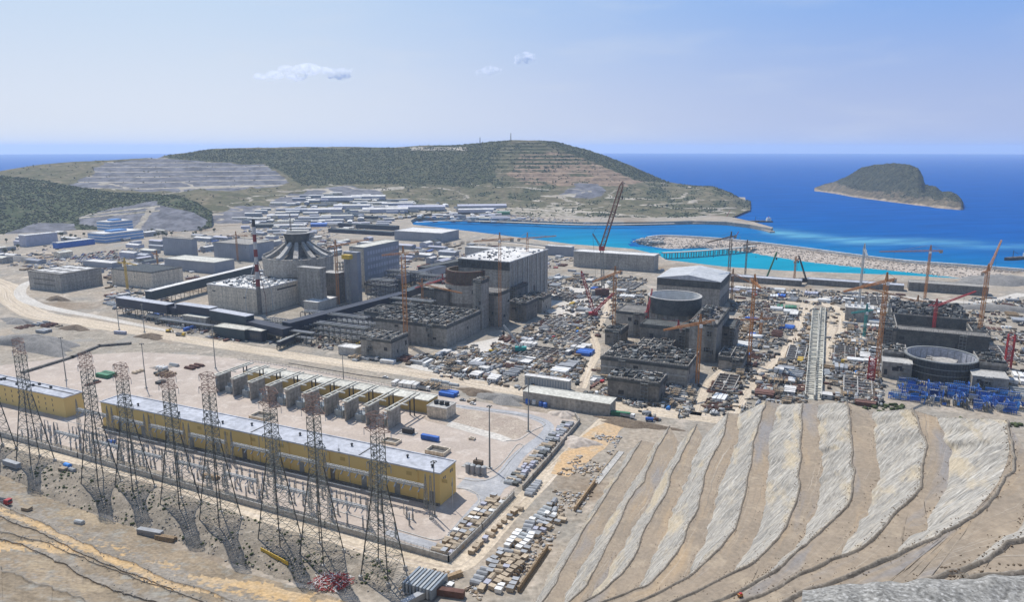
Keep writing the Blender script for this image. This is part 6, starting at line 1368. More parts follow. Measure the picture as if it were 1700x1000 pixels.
for x, y, L_, w_, h_, m_ in ((20, 428, 26, 12, 5, 'roof_white'), (60, 437, 30, 12, 5, 'panel'), (118, 400, 40, 12, 6, 'roof_white'), (250, 420, 30, 14, 5, 'roof_cream'), (232, 447, 26, 14, 6, 'roof_white'), (150, 452, 40, 12, 5, 'roof_grey'), (262, 405, 30, 12, 6, 'lavender'), (340, 400, 40, 14, 6, 'roof_white'), (370, 398, 36, 12, 5, 'lavender'), (700, 428, 40, 16, 6, 'roof_white'), (745, 424, 30, 14, 6, 'roof_grey')): shed(x, y, L_, w_, h_, A, m_, 'panel', 'sheds near the works', 'medium shed with %s roof' % COLW[m_])
n = 0; zb = [np.array(q, float) for q in ([(330, 386), (480, 390), (560, 398), (740, 402), (765, 420), (755, 440), (665, 455), (660, 415), (570, 410), (560, 440), (460, 448), (440, 410), (330, 420)], [(-20, 400), (30, 392), (110, 388), (110, 400), (60, 420), (120, 428), (40, 446), (-20, 440)], [(205, 400), (270, 385), (272, 425), (250, 445), (215, 432)])]
while n < 62:
    q = zb[(0, 0, 0, 1, 2)[n % 5]]; x, y = rs.uniform(q[:, 0].min(), q[:, 0].max()), rs.uniform(q[:, 1].min(), q[:, 1].max())
    if not inpoly(np.array([x]), np.array([y]), q)[0]: continue
    o = P(x, y)
    if any((o.x - a) ** 2 + (o.y - c) ** 2 < 17 ** 2 for a, c in placed): n = int(n) + (1 if rs.random() < .1 else 0); continue
    m_ = rs.choice(('roof_white', 'roof_white', 'roof_grey', 'lavender', 'panel', 'teal_dark', 'roof_cream')); shed(x, y, rs.uniform(12, 34), rs.uniform(8, 15), rs.uniform(4, 9), A + rs.choice((0, math.pi / 2)), m_, rs.choice(('lavender', 'panel', 'panel', 'beige', 'concrete')), 'sheds near the works', 'medium shed with %s roof' % COLW[m_]); n = int(n) + 1
land_mark(600, 345, 'the far shed quarter'); land_mark(760, 355, 'the lagoon head'); land_mark(450, 370, 'the west end of the shed quarter')

# ================================================================== HARBOUR
def rows_mesh(name, rws, n, m, amp=.6, K=5):
    c = [resample(r, n) for r in rws]; out = []
    for a, b_ in zip(c, c[1:]):
        for j in range(K): out.append(a + (b_ - a) * j / K)
    out.append(c[-1]); V = np.array(out); V[1:-1, :, 2] += amp * 2 * fbm(V[1:-1, :, 0] / 4, V[1:-1, :, 1] / 4, 3, 5)
    return reg(mesh_np(name, V.reshape(-1, 3), grid_faces(*V.shape[:2]), m)), V
M['rubble'] = earth('breakwater_rubble', ((.47, .40, .335), (.37, .31, .255), (.54, .47, .40)), .05, bump=1, fine=.5, fine_amp=(.6, 1.3))
bk_in = [P(x, y, SEA - .5) for x, y in ((1056, 402), (1070, 407.5), (1110, 414), (1170, 413), (1240, 420), (1320, 434), (1400, 443), (1500, 453), (1600, 465), (1700, 480), (1810, 496))]
bk_a = [P(x, y, -1.5) for x, y in ((1060, 399.5), (1076, 402), (1112, 404), (1180, 405.5), (1245, 410), (1325, 419), (1405, 428), (1500, 439), (1600, 447), (1700, 455), (1810, 464))]
bk_c = [P(x, y, 0.5) for x, y in ((1066, 398), (1086, 394.5), (1114, 393.5), (1190, 398), (1258, 405), (1332, 414), (1412, 425), (1500, 435.5), (1600, 443), (1700, 451), (1810, 460))]
bk_o = [v + Vector((6, 24, -.5 + SEA - 1)) for v in bk_c]
ob, BV = rows_mesh('breakwater', [bk_in, bk_a, bk_c, bk_o], 160, M['rubble'], .7); tag(ob, 'long stone breakwater curving out from the right edge to a rounded head', 'breakwater')
cw = resample(bk_c, 160); mb = MB()
for k in range(4, 159): mb.bar(cw[k] + [0, 1, 1.6], cw[k + 1] + [0, 1, 1.6], 3.4, 4.0, caps=False)
o_ = mb.build('parapet', M['roof_white'], ob)
r_ = np.random.default_rng(9); ii = r_.integers(0, BV.shape[0] - 6, 2600); jj = r_.integers(1, 158, 2600); pts = BV[ii, jj] + r_.normal(0, 1.2, (2600, 3)) * [1, 1, .2]
st_o = blobs('armour_stone_cover', pts, r_.uniform(.7, 1.5, 2600), M['stone'], None, 3); st_o.parent = ob
r_ = np.random.default_rng(10); hd = BV[:11, :14].reshape(-1, 3); pts = hd[r_.integers(0, len(hd), 260)] + r_.normal(0, 2.0, (260, 3)) * [1, 1, .2]
st_o = blobs('tetrapod_cover', pts, r_.uniform(1.8, 3.0, 260), M['concrete_pale'], None, 4); st_o.parent = ob
land_mark(1300, 420, 'the breakwater')
# small rubble spit of the headland
sp_ = [P(x, y, SEA + 1) for x, y in ((1150, 372), (1205, 372.5), (1245, 376.5), (1270, 382.5), (1282, 386))]
mb = MB()
for a, b_ in zip(resample(sp_, 40), resample(sp_, 40)[1:]): mb.bar(a, b_, 11, 5, caps=True)
ob2 = tag(mb.build('spit_bank', M['rubble']), None, None, None, 'structure')
# jetty on piles
def deck(name, label, pts, z, wd, th=1.2, piles=True, m='concrete_pale'):
    c = resample([P(x, y, z) for x, y in pts], 40); o = Vector(c[0]); t = thing(name, label, 'jetty', Vector((o.x, o.y, 0))); mb = MB(); off = np.array([o.x, o.y, 0])
    for a, b_ in zip(c, c[1:]): mb.bar(a - off, b_ - off, wd, th, caps=False)
    mb.build('deck', M[m], t)
    if piles:
        for k in range(1, 39, 2):
            d = (c[k + 1] - c[k - 1]); d /= np.linalg.norm(d); n_ = np.array([-d[1], d[0], 0]); mb = MB()
            for s in (-1, 1): p = c[k] - off + n_ * s * wd * .38; mb.cyl((p[0], p[1], SEA - 2), .7, .7, z - SEA + 1.5, 8)
            mb.build('pile', M['concrete_dark'], t)
deck('jetty', 'long white decked jetty on piles crossing the harbour to the breakwater', [(1100, 420), (1150, 417.5), (1200, 413.5), (1254, 408.5)], 1.5, 9)
pwall('quay_wall', 'low pale quay wall along the near shore of the lagoon', [(800, 398), (870, 405), (950, 415), (1050, 421), (1096, 424)], 2.0, fence=False, m='concrete_pale', th=1.2)
def ship(px, py, L_, rot, label, hullm='dark', tall=1.0, z=SEA):
    o = P(px, py, z); t = thing('cargo_ship', label, 'ship', o, rot); mb = MB(); W2 = L_ * .085; n = 12; rings = []
    for k in range(n + 1):
        x = -L_ / 2 + L_ * k / n; q = 1 - max(0, (k / n - .72) / .28) ** 1.8; q *= min(1, .75 + k / n * 1.5); W_ = W2 * max(q, .04); sh = 3.2 + 1.6 * max(0, (k / n - .7) / .3)
        rings.append([(x, -W_ * .82, -1), (x, -W_, sh * tall), (x, W_, sh * tall), (x, W_ * .82, -1)])
    vs = [p for r__ in rings for p in r__]; fs = []
    for k in range(n):
        for i in range(3): fs.append((k * 4 + i, k * 4 + 4 + i, k * 4 + 5 + i, k * 4 + 1 + i))
    fs += [(0, 1, 2, 3), (n * 4 + 3, n * 4 + 2, n * 4 + 1, n * 4)]; mb.add(vs, fs); mb.build('hull', M[hullm], t)
    mb = MB(); mb.box(-L_ * .42, -L_ * .25, -W2 * .8, W2 * .8, 3.2 * tall, 9 * tall); mb.box(-L_ * .4, -L_ * .27, -W2 * .7, W2 * .7, 9 * tall, 12 * tall); mb.build('bridge_house', M['white'], t)
    for q in (-.1, .12, .32): mb = MB(); mb.box(L_ * q - L_ * .08, L_ * q + L_ * .08, -W2 * .7, W2 * .7, 3.2 * tall, 4.4 * tall); mb.build('hatch', M['rust'], t)
    mb = MB(); mb.cyl((-L_ * .33, 0, 12 * tall), .8, .6, 3, 8); mb.build('funnel', M['red'], t); mb = MB(); mb.bar((L_ * .2, 0, 3), (L_ * .2, 0, 15 * tall), .6); mb.bar((L_ * .2, 0, 14 * tall), (L_ * .02, 0, 9), .4); mb.build('derrick', M['dark'], t)
ship(1690, 431, 62, R(200), 'dark hulled cargo ship beyond the breakwater at the right edge'); ship(1262, 369, 60, R(184), 'long dark dredger moored off the end of the headland spit', tall=.9); ship(1083, 373, 16, R(170), 'small pale boat by the far shore of the lagoon', 'white', .5)
def barge(px, py, L_, label):
    t = thing('work_barge', label, 'barge', P(px, py, SEA), R(176)); MB().box(-L_ / 2, L_ / 2, -6, 6, -1, 2).build('hull', M['dark'], t); mb = MB(); mb.lattice((0, 0, 2), (-10, 0, 22), 1.2, .6, 8, .2); mb.build('boom', M['red'], t); MB().box(3, 9, -3, 3, 2, 5.5).build('cabin', M['white'], t); mb = MB(); mb.cyl((-L_ / 2 + 2, 0, 2), .5, .5, 10, 8); mb.build('spud', M['galv'], t)
barge(1205, 363, 46, 'flat dark work barge by the tip of the headland'); barge(1216, 404, 30, 'flat work barge with red boom beside the white jetty end')
# beacons on the hill tops
def beacon(px, pyb, pyt, D, label):
    b = G(px, pyb + 2); h = ztop(b, pyt) - b.z; t = thing('radio_mast', label, 'mast', b); mb = MB(); mb.lattice((0, 0, -2), (0, 0, h), 3, 1.4, 8, .4); mb.build('lattice', M['dark'], t); mb = MB(); mb.cyl((0, 0, h), 1.3, 1.3, 2.0, 8); mb.build('drum', M['dark'], t)
beacon(848, 232, 222, 2600, 'short dark radio mast on the summit of the headland'); beacon(797, 240, 229, 2600, 'thin dark radio mast left of the headland summit')
# clouds
def cloud(px, py, w_, h_, D, seed, label):
    r = random.Random(seed); o = Q(px, py, D); s = D / F; mb = bmesh.new()
    for k in range(26):
        u_ = r.uniform(-1, 1); rad = h_ * s * r.uniform(.35, .75) * (1 - .55 * abs(u_))
        bmesh.ops.create_icosphere(mb, subdivisions=2, radius=rad, matrix=Matrix.Translation((u_ * w_ * s, r.uniform(-1, 1) * w_ * s * .4, r.uniform(-.2, .45) * h_ * s * (1 - abs(u_)) + (r.uniform(-.1, .25) + .25 * u_) * h_ * s)) @ Matrix.Diagonal((1.5, 1.2, .62, 1)))
    me = bpy.data.meshes.new('cloud'); mb.to_mesh(me); mb.free(); me.materials.append(M['cloud']); ob = bpy.data.objects.new('cloud', me); COL.objects.link(ob); ob.location = o; tag(ob, label, 'cloud', 'small clouds over the sea')
m = bpy.data.materials.new('cloud_vapour'); m.use_nodes = True; N = m.node_tree.nodes; L = m.node_tree.links; N.remove(N['Principled BSDF']); v = N.new('ShaderNodeVolumePrincipled'); v.inputs['Color'].default_value = (1, 1, 1, 1); v.inputs['Anisotropy'].default_value = .35
tcn = N.new('ShaderNodeNewGeometry'); nn = N.new('ShaderNodeTexNoise'); nn.inputs['Scale'].default_value = .011; nn.inputs['Detail'].default_value = 4; L.new(tcn.outputs['Position'], nn.inputs['Vector']); mr = N.new('ShaderNodeMapRange'); mr.inputs[1].default_value = .44; mr.inputs[2].default_value = .66; mr.inputs[3].default_value = 0; mr.inputs[4].default_value = .010; L.new(nn.outputs[0], mr.inputs[0]); L.new(mr.outputs[0], v.inputs['Density']); L.new(v.outputs[0], N['Material Output'].inputs['Volume']); M['cloud'] = m
cloud(488, 125, 54, 24, 12000, 3, 'largest small white cloud, left of centre in the sky'); cloud(566, 124, 22, 18, 12000, 8, 'small wispy cloud touching the right of the largest one'); cloud(872, 100, 14, 15, 12000, 4, 'compact white puff cloud above the headland summit'); cloud(810, 120, 18, 13, 12000, 5, 'faint small cloud left of the compact puff')
# ================================================================== CRANES
def tower_crane(px, pyb, pyt, jib_end, label, col='orange', mw=2.3, counter=14, cab_side=1, z0=0.0, luff=None, group=None, mark=None):
    """lattice tower crane: mast, slewing cab, jib towards a seen point, counter jib, apex and ties"""
    b = P(px, pyb, z0); zt = ztop(b, pyt); t = thing('tower_crane', label, 'crane', b, 0, group); m = M[col]
    apex = 7.0; zj = zt - apex - z0; n = max(8, int(zj / 2.6))
    mb = MB(); mb.lattice((0, 0, 0), (0, 0, zj), mw, mw, n, .22, diag=.15); mb.build('mast', m, t)
    MB().box(-3, 3, -3, 3, -.5, 1.2).build('base', M['concrete'], t)
    e = P(jib_end[0], jib_end[1], zt - apex) if abs(jib_end[1]) < 900 and not luff else None
    if luff: az, el, ln = R(luff[0]), R(luff[1]), luff[2]
    else:
        d = Vector((e.x - b.x, e.y - b.y, 0)); ln = min(max(d.length, 12), 60); az = math.atan2(d.y, d.x); el = 0
    dv = Vector((math.cos(az) * math.cos(el), math.sin(az) * math.cos(el), math.sin(el))); dh = Vector((math.cos(az), math.sin(az), 0)); o = Vector((0, 0, zj))
    mb = MB(); mb.lattice(o + dh * 1.2 + Vector((0, 0, .6)), o + dh * 1.2 + dv * ln, 1.5, .8, max(6, int(ln / 2.6)), .2, diag=.14); mb.build('jib', m, t)
    mb = MB(); mb.lattice(o - dh * 1.2 + Vector((0, 0, .5)), o - dh * counter + Vector((0, 0, .5)), 1.4, 1.2, 5, .2, diag=.14); mb.build('counter_jib', m, t)
    mb = MB(); p = o - dh * (counter - 2); mb.obox((p.x, p.y, p.z - 2.0), 3.2, 1.6, 2.6, az); mb.build('counterweight', M['concrete'], t)
    mb = MB(); mb.lattice(o, o + Vector((0, 0, apex)), 1.7, .5, 4, .22); ap = o + Vector((0, 0, apex)); mb.bar(ap, o + dh * 1.2 + dv * ln * .66 + Vector((0, 0, .8)), .14, caps=False); mb.bar(ap, o - dh * (counter - 1) + Vector((0, 0, 1)), .14, caps=False); mb.build('apex', m, t)
    mb = MB(); s = Vector((-dh.y, dh.x, 0)) * cab_side * 1.7 + dh * 1; mb.obox((o.x + s.x, o.y + s.y, o.z - 2.2), 1.9, 1.5, 2.3, az); mb.build('cab', M['white'], t)
    hk = o + dh * 1.2 + dv * ln * .7; mb = MB(); mb.bar(hk, hk - Vector((0, 0, min(18, zj * .45))), .1, caps=False); mb.obox(hk - Vector((0, 0, min(18, zj * .45) + .8)), .9, .6, 1.0, az); mb.build('hook', M['dark'], t)
    if mark: land_mark(px, (pyb + pyt) / 2, mark)
    return t
tower_crane(562, 508, 398, (612, 398), 'orange tower crane beside the slim stair tower, right of the ribbed reactor', cab_side=1, mark='the stair tower crane')
tower_crane(674, 572, 408, (636, 424), 'thickest orange tower crane, rising from the wide auxiliary block', mw=3.2, mark='the thick orange crane')
tower_crane(830, 546, 386, (788, 401), 'tall orange tower crane in front of the white roofed turbine hall', mark='the crane before the white roofed hall')
tower_crane(875, 494, 386, (922, 392), 'orange tower crane at the right side of the white roofed turbine hall')
tower_crane(1018, 567, 442, (985, 468), 'orange tower crane at the left corner of the third reactor annex', mark='the crane left of the third reactor')
tower_crane(1157, 640, 522, (1104, 548), 'yellow orange tower crane at the right end of the rebar covered auxiliary block', mark='the crane at the rebar block', mw=2.0)
tower_crane(1208, 486, 384, (1158, 406), 'dark orange tower crane behind the right corner of the ribbed roof hall', col='rust')
tower_crane(1243, 605, 455, (1262, 478), 'slender orange tower crane standing in the yard right of the third reactor', mw=1.9, mark='the slender yard crane')
tower_crane(1262, 560, 518, (1188, 534), 'short orange tower crane with long level jib, beside the slender yard crane', mw=1.7)
tower_crane(1535, 497, 407, (1462, 418), 'orange tower crane with long jib in front of the breakwater', mark='the crane before the breakwater', mw=1.8)
tower_crane(1454, 630, 452, (1402, 484), 'orange tower crane at the left side of the wide fourth reactor shell', mark='the crane left of the fourth reactor')
tower_crane(1624, 567, 438, (1660, 470), 'orange tower crane at the right rear of the fourth turbine foundation', luff=(40, 48, 34), mark='the crane right of the fourth foundation')
tower_crane(212, 482, 428, (226, 440), 'yellow tower crane in front of the tan grey block', col='yellow', mw=1.8); tower_crane(395, 434, 384, (410, 392), 'small orange tower crane before the long bluish block', mw=1.8)
tower_crane(262, 440, 416, (252, 420), 'tiny orange tower crane left of the cream roofed warehouse', mw=1.5, counter=8); tower_crane(484, 402, 355, (470, 362), 'brown tower crane rising behind the ribbed reactor dome', col='rust', mw=2.0)
tower_crane(1425, 512, 404, (1440, 425), 'pale teal tower crane behind the vented equipment house', col='galv_light', mw=1.5, counter=8); tower_crane(1434, 562, 505, (1415, 520), 'small teal tower crane in front of the vented equipment house', col='teal', mw=1.6, counter=7)
tower_crane(1237, 458, 398, (1262, 404), 'thin rusty tower crane at the basin edge behind the ribbed roof hall', col='rust', mw=1.5, counter=8); tower_crane(1318, 470, 425, (1326, 430), 'short orange tower crane at the basin edge', mw=1.6, counter=8)
tower_crane(1549, 552, 496, (1548, 500), 'red luffing crane inside the fourth turbine foundation', col='red', mw=1.8, luff=(10, 18, 40), counter=8); tower_crane(1520, 530, 490, (1480, 478), 'orange luffing crane behind the fourth turbine foundation', luff=(160, 14, 44), counter=8, mw=1.7)
tower_crane(1073, 566, 505, (1073, 540), 'red luffing crane standing between the third reactor annexes', col='red', mw=1.7, luff=(65, 55, 22), counter=7); tower_crane(1214, 500, 446, (1214, 440), 'orange luffing crane at the right side wall of the ribbed roof hall', luff=(-35, -20, 34), counter=6, mw=1.6)
tower_crane(1124, 585, 532, (1100, 530), 'low red crane with level jib before the third reactor shell', col='red', mw=1.5, counter=7); tower_crane(702, 520, 462, (790, 492), 'orange yellow crane with long jib lying over the wide auxiliary block', col='orange', mw=1.6, counter=8)
tower_crane(735, 490, 455, (690, 478), 'low red crane with long jib at the left of the rusty reactor ring', col='red', mw=1.4, counter=7)
tower_crane(858, 500, 448, (872, 440), 'short red crane at the front corner of the white roofed turbine hall', col='red', mw=1.7, luff=(60, 60, 18), counter=6)
for x, yb, yt, lab in ((1672, 612, 556, 'red lattice hoist tower right of the fourth reactor'), (1445, 634, 594, 'small red lattice hoist tower left of the fourth reactor')):
    b = P(x, yb); h = ztop(b, yt); t = thing('hoist_tower', lab, 'hoist tower', b, A); mb = MB(); mb.lattice((0, 0, 0), (0, 0, h), 4.2, 4.2, 9, .45, diag=.3); mb.build('mast', M['red'], t); MB().box(-1.4, 1.4, -1.4, 1.4, h * .55, h * .55 + 3).build('cage', M['white'], t); MB().box(-3, 3, -3, 3, -.4, .5).build('base', M['concrete'], t)
def crawler(px, py, tip, label, col='red', mastpx=None, back=None, wid=2.4, boom_col=None, depth=0.0, extra=None):
    b = P(px, py); t = thing('crawler_crane', label, 'crane', b, 0)
    for s in (-1, 1):
        mb = MB(); mb.box(-5, 5, s * 3.4 - .8, s * 3.4 + .8, 0, 1.7); mb.build('track', M['dark'], t)
    (MB().box(-8, 8, -4.4, 4.4, 1.72, 8.5) if mastpx else MB().box(-4.5, 5, -2.4, 2.4, 1.72, 4.6)).build('body', M['brownred' if mastpx else col], t); MB().box(3.0, 5.2, 2.45, 4.2, 2.2, 4.8).build('cab', M['white'], t); (MB().box(-12, -8.02, -4.6, 4.6, 2, 7) if mastpx else MB().box(-7.2, -4.55, -2.6, 2.6, 2, 5.2)).build('counterweight', M['concrete'], t)
    if mastpx: t.scale = (1, 1, 1)
    def at(p): v = Q(p[0], p[1], b.y + (p[2] if len(p) > 2 else 0)); return v - b
    foot = Vector((1.5, 0, 3))
    if mastpx:
        k = at(mastpx); mb = MB(); mb.lattice(foot, k, 3.0, 3.0, max(8, int(k.length / 3.2)), .36, diag=.22); mb.build('tower', M['galv' if boom_col else col], t); foot = k
        mb = MB(); mb.obox(k - Vector((0, 0, 2)), 6, 5, 4.5, 0); mb.build('head', M['red'], t)
    e = at(tip); mb = MB(); L_ = (e - foot).length; mb.lattice(foot, foot.lerp(e, .93), wid, wid * .8, max(8, int(L_ / max(3, wid))), .34 * max(1, wid / 3), diag=.22 * max(1, wid / 3)); mb.lattice(foot.lerp(e, .93), e, wid * .8, .7, 3, .3); mb.build('boom', M[boom_col or col], t)
    mb = MB(); mb.bar(e, e - Vector((0, 0, L_ * .22)), .22); mb.obox(e - Vector((0, 0, L_ * .22 + 2.5)), 1.6, 1.2, 2.8, 0); mb.build('hook', M['dark'], t)
    if back:
        q = at(back); mb = MB(); mb.lattice(foot, q, 1.8, 1.0, max(5, int((q - foot).length / 3)), .3, diag=.2); mb.build('back_mast', M[boom_col or col], t)
        mb = MB(); mb.bar(q, e, .16, caps=False); mb.bar(q, Vector((-6, 0, 5)), .2, caps=False); mb.build('pendant_line', M['dark'], t)
    if extra: x = at(extra); mb = MB(); mb.lattice(Vector((1, 1, 4)), x, 2.2, 1.4, 9, .36, diag=.24); mb.build('luffing_jib', M[col], t)
    return t
crawler(999, 492, (1034, 301), 'giant crawler crane with very tall dark inclined boom between the second and third reactors', 'red', (999, 413), (984, 388), 4.6, 'brownred'); land_mark(1010, 400, 'the giant crawler crane')
crawler(984, 526, (965, 450), 'red crawler crane with two thick red booms, in front of the giant crawler', 'red', extra=(1020, 486), wid=2.6); land_mark(984, 500, 'the red crawler crane')
crawler(1270, 466, (1290, 418), 'green mobile crane with thin inclined boom at the basin edge', 'green', wid=1.2); crawler(1336, 468, (1326, 424), 'dark crawler crane leaning left at the basin edge', 'dark', wid=1.3)
crawler(864, 585, (836, 540), 'small teal crawler crane with pale boom in the yard before the white roofed hall', 'teal', boom_col='galv_light', wid=1.2)
t = thing('crane_operator_house', 'yellow boxy hoist house beside the orange crane by the stair tower', 'hoist house', P(580, 508), A); z_ = ztop(P(580, 508), 430); MB().box(-5, 5, -3, 3, z_, z_ + 4.5).build('housing', M['yellow'], t); mb = MB(); mb.lattice((0, 0, 0), (0, 0, z_), 3, 3, 14, .25); mb.build('tower', M['galv'], t)

# ================================================================== VEHICLES AND SITE STOCK
def proto(fn): o = fn(); index_kids(o); return o
PR = {}
def wheels(t, xs, y, r, w_=.35):
    for x in xs:
        for s in (-1, 1): mb = MB(); mb.tube((x, s * y - w_ / 2 * s, r), (x, s * y + w_ / 2 * s, r), r, 10); mb.build('wheel', M['dark'], t)
def k_container(c):
    def f():
        t = thing('cargo_container', None, 'container'); L_ = 6.1; mb = MB(); mb.box(-L_, L_ * 0 + 6, -1.22, 1.22, .15, 2.75)
        for k in range(20): mb.box(-L_ + .2 + k * .6, -L_ + .45 + k * .6, -1.3, -1.22, .25, 2.65)
        mb.build('shell', M[c], t); mb = MB(); mb.box(6.02, 6.1, -1.15, -.05, .2, 2.7); mb.build('door', M[c], t); mb = MB(); mb.box(6.02, 6.1, .05, 1.15, .2, 2.7); mb.build('door', M[c], t); return t
    return f
def k_cabin(c):
    def f():
        t = thing('site_cabin', None, 'cabin'); MB().box(-3.6, 3.6, -1.5, 1.5, .25, 2.9).build('wall', M[c], t); MB().box(-3.75, 3.75, -1.65, 1.65, 2.9, 3.08).build('roof', M['roof_white'], t)
        for x in (-2.2, 0.2): mb = MB(); mb.box(x - .6, x + .6, -1.56, -1.49, 1.2, 2.2); mb.build('window', M['glass'], t)
        mb = MB(); mb.box(1.7, 2.6, -1.56, -1.49, .3, 2.4); mb.build('door', M['grey'], t); return t
    return f
def k_beams(c):
    def f():
        t = thing('beam_stack', None, 'beam stack'); r = random.Random(len(c)); mb = MB()
        for lay in range(4):
            for q in range(7 - lay): y = -1.6 + q * .5 + lay * .2; mb.box(-4.5 + r.uniform(-.6, .3), 4.5 + r.uniform(-.3, .7), y, y + .4, .25 + lay * .42, .25 + lay * .42 + .38)
        mb.build('beams', M[c], t)['kind'] = 'stuff'; mb = MB()
        for x in (-3, 3): mb.box(x - .15, x + .15, -1.9, 2, 0, .25); mb.build('bearer', M['timber'], t); mb = MB()
        return t
    return f
def k_pallet(c, cover):
    def f():
        t = thing('packing_crate', None, 'crate'); MB().box(-1.3, 1.3, -1.0, 1.0, .2, 1.75).build('body', M[c], t); MB().box(-1.38, 1.38, -1.08, 1.08, 1.75, 1.9).build('lid', M[cover], t)
        for y in (-.8, .8): MB().box(-1.3, 1.3, y - .12, y + .12, 0, .2).build('skid', M['timber'], t)
        return t
    return f
def k_tarp(c):
    def f():
        t = thing('covered_stack', None, 'covered stack'); mb = MB(); n = 7; rows = []
        for (x, s) in ((-2.2, .86), (-2.0, 1), (-.7, 1.04), (.6, .98), (2.0, 1.0), (2.2, .84)): rows.append([(x, -1.15 * s, 0), (x, -1.1 * s, 1.1 * s), (x, -.6 * s, 1.65 * s), (x, .5 * s, 1.7 * s), (x, 1.08 * s, 1.15 * s), (x, 1.15 * s, 0)])
        vs = [p for r in rows for p in r]; fs = [(a * 6 + i, a * 6 + i + 1, a * 6 + 7 + i, a * 6 + 6 + i) for a in range(5) for i in range(5)] + [(0, 1, 2, 3, 4, 5)[::-1], tuple(range(30, 36))]
        mb.add(vs, fs); mb.build('cover', M[c], t); mb = MB()
        for x in (-1.2, 1.1): mb.bar((x, -1.2, .8), (x, 1.2, .8), .06)
        for x in (-1.4, 1.4): MB().box(x - .2, x + .2, -1.1, 1.1, -.05, .12).build('skid', M['timber'], t)
        return t
    return f
def k_pipes(c):
    def f():
        t = thing('pipe_stack', None, 'pipe stack')
        for lay in range(3):
            for q in range(4 - lay): MB().tube((-4.6, -1.2 + q * .84 + lay * .42, .55 + lay * .72), (4.6, -1.2 + q * .84 + lay * .42, .55 + lay * .72), .41, 8).build('pipe', M[c], t)
        for x in (-3, 3): MB().box(x - .15, x + .15, -1.7, 1.9, 0, .14).build('bearer', M['timber'], t)
        return t
    return f
def k_rebar():
    t = thing('rebar_bundle', None, 'rebar bundle'); r = random.Random(2); mb = MB()
    for k in range(26): y = r.uniform(-1.5, 1.5); z = r.uniform(.2, 1.0); mb.bar((-5.5 + r.uniform(-.8, .5), y, z), (5.5 + r.uniform(-.5, .8), y + r.uniform(-.2, .2), z), .16)
    mb.build('bars', M['brownred'], t)['kind'] = 'stuff'
    for x in (-3, 0, 3): MB().box(x - .15, x + .15, -1.7, 1.7, 0, .25).build('bearer', M['timber'], t)
    return t
def k_truck(c):
    def f():
        t = thing('parked_truck', None, 'truck'); mb = MB(); mb.box(2.4, 4.6, -1.2, 1.2, .9, 3.1); mb.box(2.0, 2.4, -1.2, 1.2, .9, 2.4); mb.build('cab', M[c], t); MB().box(4.56, 4.66, -1.05, 1.05, 1.9, 2.85).build('windscreen', M['glass'], t)
        mb = MB(); mb.box(-4.6, 1.9, -1.25, 1.25, 1.1, 1.3); mb.box(-4.6, 1.9, -1.25, -1.15, 1.3, 2.6); mb.box(-4.6, 1.9, 1.15, 1.25, 1.3, 2.6); mb.box(1.8, 1.9, -1.15, 1.15, 1.3, 2.8); mb.box(-4.6, -4.5, -1.15, 1.15, 1.3, 2.5); mb.build('bed', M['grey' if c != 'grey' else 'rust'], t); MB().box(-4.6, 4.4, -.5, .5, .6, 1.08).build('chassis', M['dark'], t); wheels(t, (3.4, -2.2, -3.6), 1.05, .52); return t
    return f
def k_mixer():
    t = thing('mixer_truck', None, 'truck'); mb = MB(); mb.box(2.4, 4.6, -1.2, 1.2, .9, 3.0); mb.build('cab', M['white'], t); MB().box(4.58, 4.66, -1.05, 1.05, 1.9, 2.8).build('windscreen', M['glass'], t); mb = MB(); mb.tube((1.8, 0, 2.1), (-1.2, 0, 2.6), 1.25, 12); mb.tube((-1.2, 0, 2.6), (-3.6, 0, 3.1), .85, 12); mb.build('drum', M['galv_light'], t); MB().box(-4.4, 4.2, -.6, .6, .6, 1.08).build('chassis', M['dark'], t); wheels(t, (3.4, -2.2, -3.6), 1.05, .52); return t
def k_car(c):
    def f():
        t = thing('parked_car', None, 'car'); mb = MB(); mb.box(-2.1, 2.1, -.88, .88, .35, 1.0); mb.build('body', M[c], t); mb = MB()
        mb.add([(-1.5, -.82, 1), (1.1, -.82, 1), (1.1, .82, 1), (-1.5, .82, 1), (-1.1, -.7, 1.5), (.5, -.7, 1.5), (.5, .7, 1.5), (-1.1, .7, 1.5)], BOXF); mb.build('cabin', M['glass'], t); MB().box(-1.08, .48, -.69, .69, 1.5, 1.54).build('roof', M[c], t); wheels(t, (1.3, -1.3), .82, .34, .22); return t
    return f
def k_excav(c):
    def f():
        t = thing('excavator', None, 'excavator')
        for s in (-1, 1): MB().box(-2, 2, s * 1.3 - .35, s * 1.3 + .35, 0, .95).build('track', M['dark'], t)
        MB().box(-2.3, 1.4, -1.3, 1.3, 1.05, 2.3).build('body', M[c], t); MB().box(.1, 1.6, .3, 1.3, 2.3, 3.2).build('cab', M['glass'], t); mb = MB(); mb.bar((1.4, -.3, 2), (4.2, -.3, 4.4), .5, .7); mb.bar((4.2, -.3, 4.4), (6.2, -.3, 2.0), .4, .55); mb.build('arm', M[c], t); MB().box(5.6, 6.9, -.9, .3, .9, 1.9).build('bucket', M['dark'], t); return t
    return f
def k_drum():
    t = thing('cable_drum', None, 'cable drum')
    for y in (-.75, .75): MB().tube((0, y - .08, 1.1), (0, y + .08, 1.1), 1.1, 16).build('flange', M['timber'], t)
    MB().tube((0, -.66, 1.1), (0, .66, 1.1), .75, 14).build('winding', M['dark'], t); return t
def k_panel(c):
    def f():
        t = thing('formwork_stack', None, 'formwork stack')
        for k in range(5): MB().box(-2 + .1 * (k % 2), 2 + .12 * (k % 3), -1.3, 1.3 - .1 * (k % 2), .15 + k * .32, .15 + k * .32 + .25).build('panel', M[c], t)
        for x in (-1.4, 1.4): MB().box(x - .12, x + .12, -1.3, 1.3, 0, .14).build('bearer', M['timber'], t)
        return t
    return f
